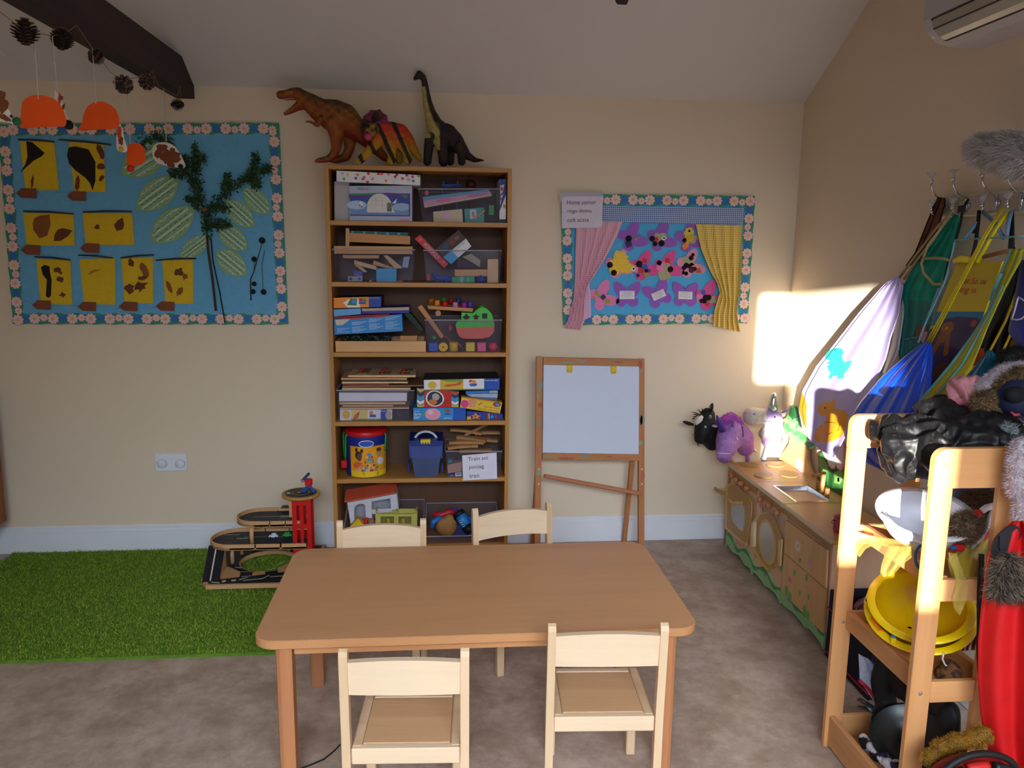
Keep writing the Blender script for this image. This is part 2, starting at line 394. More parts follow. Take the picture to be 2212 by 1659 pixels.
# ------------------------------------------------------------------ chairs
M_CH = mat('E4C6A4', .42, 'woodx', .6, h2='D8B691'); M_CHZ = mat('E2C19C', .42, 'woodz', .6, h2='D2AE86'); M_CS = mat('D5AA80', .42, 'woodx', .5, h2='C69A70'); M_CB = mat('EDD1B0', .42, 'woodx', .6, h2='E1C09C')
CWD, CDP = .31, .268
def make_chair(label):
    t = thing('chair', label, 'chair', (0, 0, 0), 0, 'beech nursery chairs around the table')
    w = CWD/2
    for s in (-1, 1):       # rear post: leg running up into the back, leaning back at the top
        m = MB(); x = s*(w-.0105)
        pr = [(-.118, 0), (-.094, 0), (-.094, .27), (-.110, .515), (-.115, .528), (-.122, .533), (-.130, .528), (-.134, .515), (-.120, .27)]
        m.prism([(x-.0105, a, b) for a, b in pr], (.021, 0, 0), M_CHZ); m.build('rear_post', t)
        m = MB(); m.box((s*(w-.036), .118, .122), (.026, .03, .244), M_CHZ, .003); m.build('front_leg', t)
        m = MB(); m.box((s*(w-.034), .014, .243), (.024, .236, .045), M_CHZ, .003); m.build('side_rail', t)
    m = MB(); m.box((0, -.104, .243), (CWD-.044, .022, .043), M_CB, .003); m.build('rear_rail', t)
    m = MB(); m.box((0, .122, .243), (CWD-.096, .022, .043), M_CB, .003); m.build('front_rail', t)
    m = MB(); m.box((0, .008, .258), (CWD-.094, .20, .014), M_CS, .002); m.build('seat', t)
    # curved back rail, bowed to the rear and arched on top
    m = MB(); N = 12; fr = []; bk_ = []
    for i in range(N+1):
        u = -1+2*i/N; x = u*(w-.021); arch = .012*(1-u*u); bow = -.012*(1-u*u)
        fr.append([Vector((x, -.102+bow-.010, .500+arch)), Vector((x, -.095+bow-.010, .413+arch*.4))])
        bk_.append([Vector((x, -.120+bow-.010, .500+arch)), Vector((x, -.112+bow-.010, .413+arch*.4))])
    for a, sg in ((fr, 1), (bk_, -1)):
        vs = [p for c in a for p in c]; fs = [(2*i, 2*i+1, 2*i+3, 2*i+2) if sg > 0 else (2*i, 2*i+2, 2*i+3, 2*i+1) for i in range(N)]; m.add(vs, fs, M_CB, True)
    for k in (0, 1):
        vs = [p for c, d in zip(fr, bk_) for p in (c[k], d[k])]; fs = [(2*i, 2*i+2, 2*i+3, 2*i+1) if k == 0 else (2*i, 2*i+1, 2*i+3, 2*i+2) for i in range(N)]; m.add(vs, fs, M_CB)
    m.build('backrest', t); return t
c0 = make_chair('nearest left beech chair seen from behind, lower edge cut off by the frame')
c0.location = (-.082, -1.918, 0); c0.rotation_euler = (0, 0, math.radians(-3))
dup(c0, (.432, -1.822, 0), math.radians(-3), 'nearest right beech chair, seat half visible under its curved back rail')
dup(c0, (-.205, -1.248, 0), math.radians(181), 'beech chair tucked under the far left side of the table, facing the camera')
dup(c0, (.292, -1.112, 0), math.radians(193), 'far right beech chair turned at a slight angle in front of the easel')
# ------------------------------------------------------------------ rug
ZR0 = .022
rg = [P(50, 1192, 2, ZR0), P(0, 1228, 2, ZR0)]
RX0, RX1, RY0, RY1 = -2.03, -.60, -1.06, -.03
rug = thing('grass_rug', 'bright green shaggy grass-like rug on the floor at the left', 'rug', ((RX0+RX1)/2, (RY0+RY1)/2, 0))
m = MB(); m.box(((RX0+RX1)/2, (RY0+RY1)/2, .006), (RX1-RX0, RY1-RY0, .012), mat('567A1C', .9, 'mottle', 3, h2='648A22')); m.build('backing', rug)
m = MB(); greens = [mat(h, .8) for h in ('86A22C', '6F9220', 'A0B440', '587C18')]; RR = random.Random(5)
gv = {q: ([], []) for q in range(4)}
for i in range(60000):
    x = RR.uniform(RX0, RX1); y = RR.uniform(RY0, RY1); a = RR.uniform(0, 6.28); h = RR.uniform(.007, .013); k = RR.randrange(4)
    dx, dy = math.cos(a)*.0019, math.sin(a)*.0019; lx, ly = RR.gauss(0, .006), RR.gauss(0, .006)
    v, f = gv[k]; n = len(v); v += [(x-dx, y-dy, .009), (x+dx, y+dy, .009), (x+lx+dx*.3, y+ly+dy*.3, .009+h), (x+lx-dx*.3, y+ly-dy*.3, .009+h)]; f.append((n, n+1, n+2, n+3))
for k in range(4): m.add(gv[k][0], gv[k][1], greens[k])
o = m.build('pile', rug); o['kind'] = 'stuff'
# ------------------------------------------------------------------ easel
e = crop(1120, 740, 3.456)
M_EA = mat('BE8150', .55, 'woodz', .7, h2='A9693D'); M_EAX = mat('BE8150', .55, 'woodx', .7, h2='A9693D')
EY = -.17
def EB(x, y, yy=EY): return B(*e(x, y), yy)
es = thing('easel', 'wooden children\'s easel with white drawing board leaning by the wall', 'easel', (.70, EY, 0))
smear = [mat(h, .6) for h in ('C4685A', '8FA38A', 'B5544C', '9C8A6A', '7F9A8E')]
def strip(a, b_, c, d, dy, mt, nm, y=EY, smears=0):
    q = [EB(*p, y) for p in (a, b_, c, d)]; m = MB(); m.prism(q, (0, dy, 0), mt)
    rr_ = random.Random(nm+str(a))
    for i in range(smears):
        u = rr_.random(); v = rr_.uniform(.1, .75); du = rr_.uniform(.02, .10); dv = rr_.uniform(.06, .22)
        f = lambda u, v: q[0].lerp(q[1], u).lerp(q[3].lerp(q[2], u), v)+Vector((0, -.0006-.0001*i, 0))
        m.poly([f(min(1, u+du*math.cos(t)), max(.02, min(.98, v+dv*math.sin(t)*rr_.uniform(.4, 1)))) if 0 <= u+du*math.cos(t) else f(0, v) for t in [k*PI/4 for k in range(8)]], smear[i % 5], (0, -1, 0))
    return m.build(nm, es)
# frame: two uprights running to the floor
zf = lambda x, y: None
def leg2(xt, yt, xb, yb, w, nm):
    p = EB(xt, yt); q = EB(xb, yb); d = (q-p)/(q.z-p.z); q = p+d*(0-p.z); q.z = 0
    W2 = Vector((w, 0, 0)); m = MB(); m.prism([p, p+W2, q+W2, q], (0, .025, 0), M_EA)
    rr_ = random.Random(nm+str(xt))
    for i in range(7):
        t = rr_.uniform(.02, .6); c = p.lerp(q, t)+Vector((rr_.uniform(.2, .8)*w, -.0006, 0)); m.disc(c, (0, -1, 0), rr_.uniform(.004, .012), smear[i % 5], 8, rr_.uniform(.01, .03))
    o = m.build(nm, es)
    for yy in (945, 1055):
        c = EB(151 if xt < 400 else 921, yy); mm = MB(); mm.cyl(c+Vector((0, -.003, 0)), c, .004, mat('E4E6E8', .3), 10); mm.build('screw', o)
leg2(135, 108, 122, 1470, .028, 'upright'); leg2(898, 124, 898, 1475, .028, 'upright')
strip((186, 112), (898, 126), (898, 176), (186, 162), .022, M_EAX, 'top_rail', smears=9)
strip((182, 826), (898, 832), (898, 882), (180, 872), .022, M_EAX, 'bottom_rail', smears=10)
m = MB(); m.prism([EB(188, 166, EY-.004), EB(900, 180, EY-.004), EB(897, 833, EY-.004), EB(181, 822, EY-.004)], (0, .010, 0), mat('D6DFF2', .22, spec=.5, var=.006)); m.build('drawing_board', es)
for x, y in ((380, 196), (708, 204)):
    p = EB(x, y, EY-.004); m = MB(); w = .0135
    m.box(p+Vector((0, -.006, .004)), (2*w, .010, .030), mat('E2C21A', .35), .003); m.box(p+Vector((0, -.010, -.010)), (2*w-.004, .006, .012), mat('D6B414', .35), .002); m.build('paper_clip', es)
# broken slanting ledge and rear leg
p = EB(180, 990); q = EB(900, 1122); m = MB(); m.bar(p+Vector((.004, -.012, 0)), q+Vector((.004, -.012, 0)), .022, .018, mat('BC7E58', .6, 'woodx', .8, h2='B0685A'), .005); m.build('ledge', es)
p = EB(850, 884, -.12); q = EB(790, 1480, -.06); d = (q-p)/(q.z-p.z); q = p+d*(0-p.z)
m = MB(); m.bar(p+Vector((0, 0, .03)), q, .028, .02, M_EA, .002, (1, 0, 0)); m.build('rear_leg', es)
p = EB(146, 884, -.12); q = EB(105, 1480, -.06); d = (q-p)/(q.z-p.z); q = p+d*(0-p.z)
m = MB(); m.bar(p+Vector((0, 0, .03)), q, .028, .02, M_EA, .002, (1, 0, 0)); m.build('rear_leg', es)
# ------------------------------------------------------------------ wall plate with two dimmers
c = B(370, 998, -.0); dm = thing('dimmer_plate', 'white double wall plate with two round knobs above the skirting board', 'switch', (c.x, 0, c.z-.045))
M_WP = mat('E6EAF4', .3, var=.02)
m = MB(); m.box(c+Vector((0, -.004, 0)), (.15, .009, .086), M_WP, .003); m.build('plate', dm)
for dx in (-.040, .044):
    m = MB(); k = c+Vector((dx, -.009, -.006)); m.tube([k, k+Vector((0, -.013, 0))], [.023, .020], M_WP, 18); m.build('knob', dm)
for dx in (-.066, .066):
    m = MB(); k = c+Vector((dx, -.0088, 0)); m.disc(k+Vector((0, -.0006, 0)), (0, -1, 0), .003, mat('9A9CA2', .4, metal=.5), 8); m.build('screw', dm)
# sliver of wooden cabinet at the left frame edge
cb = thing('cabinet', 'sliver of brown wooden furniture at the far left frame edge', 'cabinet', (-2.15, -.3, 0))
xr = P(5, 1020, 1, -.08).x; M_CAB = mat('9C5A30', .5, 'woodz', .5, h2='874A26')
m = MB(); m.box(((xr-2.42)/2, -.25, .50), (xr+2.42, .34, .62), M_CAB, .006); m.build('body', cb)
m = MB(); m.box((xr-.24, -.425, .50), (.36, .014, .56), M_CAB, .004); m.build('door', cb)
for x in (-2.38, xr-.10):
    for y in (-.38, -.13): m = MB(); m.box((x, y, .095), (.04, .04, .19), M_CAB, .004); m.build('leg', cb)
# black cable
pts = [P(x, y, 2, .004) for x, y in ((735, 1608), (722, 1622), (700, 1640), (672, 1652), (640, 1664), (600, 1690))]
m = MB(); m.tube(pts, .0022, mat('1A1618', .5), 6); tag(m.build('cable'), 'thin black cable lying on the floor beside the nearest left chair', 'cable')
# ------------------------------------------------------------------ toy garage
g = crop(400, 1010, 5.925)
M_GW = mat('D2A373', .5, 'woodx', 1.2, h2='C2935F'); M_RD = mat('2B2D36', .6, 'mottle', 2, h2='343844'); M_RDK = mat('181A22', .6); M_LN = mat('D6D4C4', .6); M_RED = mat('D0140F', .4)
GB = ZR0+.005
ga = thing('toy_garage', 'wooden toy parking garage with red lift tower and round helipad', 'toy garage', (-.84, -.3, GB))
def pz(z, pts): return [P(*g(x, y), 2, z) for x, y in pts]
def arc(cx, cy, rx, ry, a0, a1, n): return [(cx+rx*math.cos(math.radians(a0+(a1-a0)*i/n)), cy+ry*math.sin(math.radians(a0+(a1-a0)*i/n))) for i in range(n+1)]
zb = GB+.018
# base board: rectangle with rounded corner, oval hole in the middle, all in real plan coordinates
bx0, bx1, by0, by1 = -1.035, -.56, -.535, -.09
hole = [(-.79+.125*math.cos(t), -.275+.125*math.sin(t)) for t in [2*PI*i/28 for i in range(28)]]
outer = []
oc = [(x-.80, y-.31) for x, y in [(q[0]+(bx0+bx1)/2, q[1]+(by0+by1)/2) for q in rrect(bx1-bx0, by1-by0, .05, 6)]]
def ringplate(mb, outer, hole, z0, z1, mt, mtop, inset=0):
    # radial match of outer outline to the hole
    c = (-.79, -.275); o2 = []
    for hx, hy in hole:
        dx, dy = hx-c[0], hy-c[1]; ts = []
        if dx > 1e-9: ts.append((bx1-inset-c[0])/dx)
        if dx < -1e-9: ts.append((bx0+inset-c[0])/dx)
        if dy > 1e-9: ts.append((by1-inset-c[1])/dy)
        if dy < -1e-9: ts.append((by0+inset-c[1])/dy)
        t = min(ts); x, y = c[0]+dx*t, c[1]+dy*t
        o2.append((x, y))
    n = len(hole); k = 1+inset*3
    hl = [(c[0]+(x-c[0])*k, c[1]+(y-c[1])*k) for x, y in hole]
    vs = [(x, y, z1) for x, y in o2]+[(x, y, z1) for x, y in hl]+[(x, y, z0) for x, y in o2]+[(x, y, z0) for x, y in hl]
    mb.add(vs, [(i, (i+1) % n, n+(i+1) % n, n+i) for i in range(n)], mtop)
    if z1 > z0: mb.add(vs, [(i, 2*n+i, 2*n+(i+1) % n, (i+1) % n) for i in range(n)]+[(n+i, n+(i+1) % n, 3*n+(i+1) % n, 3*n+i) for i in range(n)], mt)
m = MB(); ringplate(m, None, hole, GB, zb, M_GW, M_GW); ringplate(m, None, hole, zb+.0005, zb+.0005, M_GW, M_RDK, .012)
for pts in ([(450, 1430), (440, 1290), (560, 1270), (710, 1335), (695, 1400)], [(860, 1340), (1020, 1320), (1025, 1365), (860, 1385)], [(1180, 1290), (1330, 1215), (1300, 1330), (1190, 1345)]): m.poly(pz(zb+.0012, pts), M_GW, (0, 0, 1))
for a, b_, w in (((640, 1275), (725, 1285), 9), ((1190, 1240), (1265, 1208), 9), ((330, 1465), (440, 1475), 10), ((690, 1435), (800, 1405), 9), ((740, 1445), (990, 1420), 8), ((990, 1420), (1080, 1375), 8), ((1085, 1398), (1260, 1385), 7), ((720, 1335), (850, 1330), 5), ((720, 1395), (850, 1385), 5), ((470, 1520), (640, 1500), 5), ((1030, 1310), (1160, 1290), 5), ((470, 1460), (520, 1450), 22), ((590, 1450), (650, 1440), 20)):
    m.poly(pz(zb+.0018, [(a[0], a[1]-w/2), (b_[0], b_[1]-w/2), (b_[0], b_[1]+w/2), (a[0], a[1]+w/2)]), M_LN, (0, 0, 1))
m.build('base_board', ga)
def deck(nm, z, x0, x1, yf, yb, marks, rx=.085):
    cy = (yf+yb)/2; r = (yb-yf)/2
    arcp = [(x0+r+r*math.cos(t), cy+r*math.sin(t)) for t in [PI*1.5-PI*i/12 for i in range(13)]]
    out = arcp+[(x1, yb), (x1, yf)]
    m = MB(); m.prism([(x, y, z-.008) for x, y in out], (0, 0, .008), M_GW, M_RD)
    for a in marks: m.poly([Vector((*p, z+.0008)) for p in a], M_LN, (0, 0, 1))
    o = m.build(nm, ga)
    # wooden guard rails: front and curved end, with dark gaps between the pieces
    rail = [(x1, yb), (x0+r+.05, yb)]; 
    mm = MB(); full = [(x1, yf)]+arcp+[(x1, yb)]
    for i in range(len(full)-1):
        a = Vector((*full[i], z-.010)); b_ = Vector((*full[i+1], z-.010)); nn = Vector((b_.y-a.y, a.x-b_.x, 0)).normalized()*.006
        segs = [(a, b_)]
        if (b_-a).length > .1: segs = [(a.lerp(b_, u), a.lerp(b_, w)) for u, w in ((0, .32), (.345, .655), (.68, 1))]
        for s0, s1 in segs: mm.prism([s0, s1, s1+nn, s0+nn], (0, 0, .026), M_GW)
    mm.build('guard_rail', o)
    return o
def lane(x0, x1, y): return [(x0, y-.0018), (x1, y-.0018), (x1, y+.0018), (x0, y+.0018)]
def tick(x, y0, y1): return [(x-.0022, y0), (x+.0022, y0), (x+.0022, y1), (x-.0022, y1)]
ZM, ZT = .150, .238
deck('middle_deck', ZM, -1.04, -.60, -.385, -.17, [lane(-.90, -.66, -.25), lane(-.93, -.88, -.262), lane(-.93, -.88, -.27)]+[tick(-.93+.05*i, -.375, -.345) for i in range(6)]+[lane(-.745, -.725, -.36), lane(-.70, -.68, -.36), lane(-1.0, -.93, -.215)])
deck('upper_deck', ZT, -.93, -.63, -.335, -.14, [lane(-.86, -.70, -.225), lane(-.74, -.70, -.215), lane(-.74, -.70, -.235)]+[tick(-.88+.05*i, -.325, -.295) for i in range(5)]+[lane(-.755, -.735, -.31), lane(-.70, -.68, -.31)])
m = MB(); m.box((-.70, -.155, ZT+.018), (.10, .05, .010), M_GW); m.poly([(-.745, -.18, ZT+.024), (-.655, -.18, ZT+.024), (-.655, -.135, ZT+.024), (-.745, -.135, ZT+.024)], M_RD, (0, 0, 1)); m.build('landing', ga)
# ramp at the left end, dropping to the front
a = P(*g(245, 970), 2, ZM); b_ = P(*g(435, 960), 2, ZM)
m = MB(); m.prism([(-1.035, -.335, ZM-.004), (-.965, -.335, ZM-.004), (-.953, -.500, zb+.002), (-1.023, -.500, zb+.002)], (0, .004, -.008), M_RDK)
m.poly([(-1.004, -.336, ZM-.002), (-.998, -.336, ZM-.002), (-.986, -.498, zb+.005), (-.992, -.498, zb+.005)], M_LN, (0, -1, 1)); m.build('ramp', ga)
m = MB(); m.prism([(-.962, -.338, zb), (-.962, -.338, ZM-.012), (-.962, -.37, ZM-.05), (-.962, -.43, zb+.02), (-.962, -.47, zb)], (-.008, 0, 0), M_GW); m.build('ramp_support', ga)
for x, y, z0, z1 in ((-.945, -.30, zb, ZM-.008), (-.845, -.34, ZM, ZT-.010), (-.93, -.19, zb, ZM-.008), (-.72, -.17, zb, ZM-.008)):
    m = MB(); m.cyl((x, y, z0), (x, y, z1), .009, M_GW, 14); m.build('post', ga)
# red lift tower with eight slots
TX0, TX1, TYF, TYB = -.663, -.580, -.345, -.275; tz = .362
def slots_panel(mb, y, t):
    xs = [TX0, TX0+.019, TX0+.034, TX0+.049, TX0+.064, TX1]; zs = [zb, zb+.035, zb+.125, zb+.150, zb+.20, zb+.205, zb+.265, tz]
    zs = [zb, .139, .222, .241, .330, tz]
    for i in range(5):
        for j in range(5):
            if i in (1, 3) and j in (1, 3): continue
            if i in (1, 3) and j == 4: pass
            mb.box(((xs[i]+xs[i+1])/2, y, (zs[j]+zs[j+1])/2), (xs[i+1]-xs[i], t, zs[j+1]-zs[j]), M_RED)
m = MB(); slots_panel(m, TYF, .008); m.build('tower_panel', ga); m = MB(); slots_panel(m, TYB, .008); m.build('tower_panel', ga)
m = MB(); m.box(((TX0+TX1)/2, (TYF+TYB)/2, .215), (.06, .05, .006), M_GW); m.build('lift_floor', ga)
m = MB(); m.box((TX0-.012, -.30, .315), (.014, .03, .10), M_GW); m.build('post', ga)
hc = Vector((-.628, -.310, .372)); m = MB(); m.cyl(hc+Vector((0, 0, -.006)), hc+Vector((0, 0, .006)), .083, mat('C2944E', .5, 'woodx', 1.2), 40)
m.disc(hc+Vector((0, 0, .0068)), (0, 0, 1), .070, M_RD, 36); m.disc(hc+Vector((0, 0, .0074)), (0, 0, 1), .040, mat('C7A24A', .5), 32); m.disc(hc+Vector((0, 0, .0080)), (0, 0, 1), .037, M_RD, 32); m.disc(hc+Vector((-.008, -.004, .0086)), (0, 0, 1), .008, mat('D8A63A', .5), 12)
m.box(hc+Vector((-.052, -.012, .009)), (.016, .010, .003), mat('D9C0A0', .5)); m.build('helipad', ga)
# toy on the helipad: red body, blue struts and wing
hp = thing('toy_helicopter', 'small red and blue toy vehicle parked on top of the garage helipad', 'toy', hc+Vector((.03, 0, .008)))
hb = hc+Vector((.028, 0, .008)); M_BLU = mat('1C4FA0', .4)
m = MB(); m.box(hb+Vector((.008, 0, .046)), (.032, .026, .034), M_RED, .006); m.build('body', hp)
m = MB(); m.bar(hb+Vector((.010, 0, .034)), hb+Vector((-.016, -.004, .006)), .014, .014, M_BLU); m.bar(hb+Vector((.012, 0, .034)), hb+Vector((.026, .004, .004)), .012, .012, M_BLU); m.box(hb+Vector((-.018, 0, .004)), (.022, .024, .008), M_BLU, .003); m.box(hb+Vector((.028, 0, .003)), (.016, .022, .006), M_BLU, .002); m.build('undercarriage', hp)
m = MB(); m.bar(hb+Vector((-.02, 0, .054)), hb+Vector((.012, 0, .088)), .014, .012, mat('1B3F78', .4)); m.tube([hb+Vector((-.022, 0, .05)), hb+Vector((-.014, 0, .058))], .009, mat('B48AA0', .5), 10); m.build('rotor_arm', hp)
def toycar(nm, p, h, label):
    t = thing(nm, label, 'toy car', p); p = Vector(p); mt = mat(h, .35)
    m = MB(); m.box(p+Vector((0, 0, .010)), (.040, .018, .011), mt, .003); m.box(p+Vector((.002, 0, .019)), (.022, .015, .010), mt, .003); m.build('body', t)
    for sx in (-1, 1):
        for sy in (-1, 1): m = MB(); m.cyl(p+Vector((sx*.012, sy*.007, .005)), p+Vector((sx*.012, sy*.0105, .005)), .005, M_RDK, 10); m.build('wheel', t)
toycar('toy_car', (-.765, -.27, ZM+.001), 'D6E2F0', 'tiny white toy car parked under the upper garage deck'); toycar('toy_car', (-.705, -.262, ZM+.001), '22B24A', 'tiny green toy car parked under the upper garage deck')
# ------------------------------------------------------------------ bookcase contents
s1 = crop(680, 340, 5.027); s2 = crop(680, 600, 5.027); s3 = crop(680, 890, 5.027)
M_TUB = mat('BDB9CC', .18, 'clear', h2='F2F0F8', alpha=.075, spec=.6); M_TUBR = mat('CBC8D8', .2, 'clear', h2='F2F0F8', alpha=.42, spec=.6)
def quad(q, fn, y, snap=None):
    p = [B(*fn(*a), y) for a in q]
    if snap is not None:
        z = SHT[snap]+.0012; p[2].z = z; p[3].z = z
    return p
def art_on(mb, p, arts, n=None):
    """flat printing laid on the face p = TL,TR,BR,BL; u to the right, v downward"""
    if n is None: n = (p[1]-p[0]).cross(p[3]-p[0]).normalized()
    if n.dot(CAM-p[0]) < 0: n = -n
    k = 0
    for a in arts:
        k += 1; off = n*(.0004+.00022*k)
        f = lambda u, v: p[0].lerp(p[1], u).lerp(p[3].lerp(p[2], u), v)+off
        if a[0] == 'r': mb.poly([f(a[1], a[2]), f(a[3], a[2]), f(a[3], a[4]), f(a[1], a[4])], a[5], n)
        elif a[0] == 'c': mb.poly([f(a[1]+a[3]*math.cos(2*PI*i/20), a[2]+a[4]*math.sin(2*PI*i/20)) for i in range(20)], a[5], n)
        elif a[0] == 'p': mb.poly([f(*q) for q in a[1]], a[2], n)
        elif a[0] == 't': mb.text(a[1], lambda u, v: f(a[2]+(a[4]-a[2])*u, a[5]+(a[3]-a[5])*v), a[6])
        elif a[0] == 'T': mb.text(a[1], lambda u, v: f(a[4]+(a[2]-a[4])*u, a[3]+(a[5]-a[3])*v), a[6])   # upside down
def fbox(name, label, cat, q, fn, y, d, body, arts=(), snap=None, group=None, slope=0, part='printed_front', sides=None):
    p = quad(q, fn, y, snap); m = MB(); m.prism(p, (0, d, slope), body, sides)
    if arts: art_on(m, p, list(arts))
    return tag(m.build(name), label, cat, group)
def tub(label, q, fn, y, d, snap, inset=.012, name='clear_tub'):
    p = quad(q, fn, y, snap); p[2].z -= .0008; p[3].z -= .0008; tl, tr, br, bl = p; D = Vector((0, d, 0)); t = thing(name, label, 'storage tub', (bl+br)/2+D/2, 0, 'clear storage tubs in the bookcase')
    i = Vector((0, inset, 0)); th = .0
    ob, oc = bl+i, br+i; m = MB()
    B0, B1, B2, B3 = bl+i, br+i, br+D-i, bl+D-i; T0, T1, T2, T3 = tl, tr, tr+D, tl+D
    for a, b_, c, e_ in ((T0, T1, B1, B0), (T1, T2, B2, B1), (T2, T3, B3, B2), (T3, T0, B0, B3)): m.add([a, b_, c, e_], [(0, 1, 2, 3)], M_TUB)
    m.add([B0, B1, B2, B3], [(0, 1, 2, 3)], M_TUB); m.build('body', t)
    m = MB(); m.tube([T0, T1, T2, T3, T0], .0032, M_TUBR, 6, False); m.build('rim', t); return t
W_ = mat('E9E7EA', .5); WD = mat('D0A06A', .5, 'woodx', 1.0, h2='C08F5A'); WD2 = mat('C58A52', .5, 'woodx', 1.0, h2='B57A45'); WDL = mat('DDB98C', .55)
BLU = mat('1B57B8', .45); SKY = mat('3E97DC', .45); CYAN = mat('35A3D6', .45); NAVY = mat('1A2358', .5); RED = mat('CC1C22', .45); YEL = mat('E9B91C', .45); ORG = mat('EE8A22', .45); PNK = mat('E7799F', .5); GRN = mat('2C9A48', .5); BLK = mat('15141A', .5); LIL = mat('C9C3DA', .5); PUR = mat('6A2C96', .5); BRN = mat('6B3A22', .6); DKT = mat('232734', .5); TEAL = mat('2B9C9C', .5); CREAM = mat('E4D3A6', .5); GRY = mat('9C9AA6', .5); SKIN = mat('6A4332', .6)
def block(name, label, cat, q, fn, y, d, m_, snap=None, group=None, bev=0):
    p = quad(q, fn, y, snap); m = MB(); m.prism(p, (0, d, 0), m_); return tag(m.build(name), label, cat, group)
# --- top shelf
fbox('storage_box', 'plain grey-white cardboard box behind the igloo box on the top shelf', 'box', [(212, 262), (372, 268), (372, 696), (215, 696)], s1, -.235, .19, mat('B9B2B4', .7), [('r', .05, .02, .95, .09, GRY)], 0)
SNOW = mat('DCD8D6', .6)
fbox('igloo_box', 'pale blue craft box with a white igloo picture, on the top shelf', 'box', [(372, 310), (1056, 306), (1056, 696), (376, 696)], s1, -.258, .19, mat('AEB8CF', .5),
     [('r', .01, .22, .97, .86, mat('2C4C9C', .5)), ('p', [(.0, .22), (.62, .2), (.97, .24), (.97, .38), (.8, .3), (0, .34)], PUR), ('r', .01, .22, .55, .26, GRN), ('p', [(.82, .26), (.95, .27), (.9, .36)], GRN), ('r', .01, .62, .97, .83, mat('6F94C4', .5)), ('c', .12, .55, .16, .13, mat('A9C6E6', .5)), ('c', .83, .6, .15, .11, mat('9CB8DE', .5)), ('p', [(.68, .5), (.76, .36), (.74, .5)], W_),
      ('p', [(.28, .76)]+[(.48+.20*math.cos(PI-PI*i/14), .62-.40*math.sin(PI*i/14)) for i in range(15)]+[(.73, .76)], SNOW), ('r', .30, .55, .66, .556, GRY), ('r', .33, .42, .62, .426, GRY), ('r', .42, .32, .424, .55, GRY), ('r', .52, .42, .524, .7, GRY), ('p', [(.6, .73), (.6, .5), (.63, .47), (.67, .5), (.68, .73)], mat('7C7450', .6)), ('r', .60, .69, .65, .73, BLU), ('c', .19, .52, .035, .07, W_), ('c', .17, .56, .012, .02, BLK), ('c', .20, .60, .012, .02, BLK), ('r', .01, .83, .97, .865, PUR), ('r', .95, .22, .97, .86, PUR), ('t', 'IGLU', .14, .045, .30, .115, DKT), ('r', .8, .94, .95, .985, PNK)], 0)
dots = []; rr_ = random.Random(3)
for i, (x, y, c) in enumerate([(.07, .24, 'A9B6E4'), (.13, .3, 'E8C25A'), (.25, .28, 'EE8A3A'), (.38, .13, 'D9203A'), (.5, .07, 'D9203A'), (.54, .1, 'E85A5A'), (.62, .02, 'E88A9A'), (.72, .03, 'C0203A'), (.84, .02, '7C3AA8'), (.91, .2, 'C83A7C'), (.98, .05, '7FA83A'), (.09, .73, '3CA83C'), (.23, .62, '8A3AC0'), (.33, .5, 'E86A8A'), (.315, .66, 'C83A8A'), (.37, .9, 'D9304A'), (.43, .6, 'E88AA0'), (.59, .72, 'EE8A2A'), (.70, .3, 'D9203A'), (.79, .42, 'D9204A'), (.86, .5, 'E88A9A'), (.92, .62, '3A7C7C'), (.68, .95, 'D8D0F0')]):
    dots.append(('c', x, max(.1, min(.9, y)), .017, .12, mat(c, .5)))
fbox('spotted_box', 'long flat white box with coloured spots lying on the igloo box', 'box', [(236, 143), (1143, 192), (1143, 304), (236, 262)], s1, -.262, .2, W_, dots)
tub('clear tub of pastel craft packs, on the right of the top shelf', [(1118, 342), (2002, 342), (1996, 696), (1172, 696)], s1, -.266, .22, 0)
fbox('roll_pack', 'blue and pink flat pack slanting inside the top tub', 'craft pack', [(1170, 430), (1890, 345), (1925, 415), (1190, 545)], s1, -.235, .12, mat('D9A3B4', .5), [('r', 0, 0, 1, .36, mat('5FA6CC', .5)), ('r', 0, .9, 1, 1, CREAM), ('c', .3, .6, .12, .2, PNK), ('c', .8, .6, .16, .2, mat('C77FA6', .5))])
fbox('craft_pack', 'cream pack with a pink patch lying low in the top tub', 'craft pack', [(1285, 590), (1600, 560), (1610, 690), (1290, 692)], s1, -.238, .09, CREAM, [('c', .45, .4, .2, .3, mat('E6C9CF', .5))], 0)
fbox('craft_pack', 'turquoise pack with a white ticket in the top tub', 'craft pack', [(1625, 560), (1835, 545), (1840, 690), (1630, 692)], s1, -.238, .09, mat('3FA79C', .5), [('r', .28, .1, .6, .75, W_), ('r', .36, .22, .52, .6, GRY)], 0)
m = MB(); a, b_ = B(*s1(1720, 665), -.250), B(*s1(1850, 575), -.246); m.bar(a, b_, .009, .006, YEL); tag(m.build('craft_stick'), 'yellow craft stick slanting in the top tub', 'stick')
block('paint_pot', 'small green pot at the right end of the top tub', 'pot', [(1890, 520), (1945, 518), (1945, 625), (1890, 625)], s1, -.236, .02, GRN)
m = MB(); c = B(*s1(1215, 385), -.235); m.sphere(c, (.0095, .009, .012), mat('E8636A', .6), 14, 9); tag(m.build('foam_ball'), 'coral pink foam piece in the left corner of the top tub', 'craft foam')
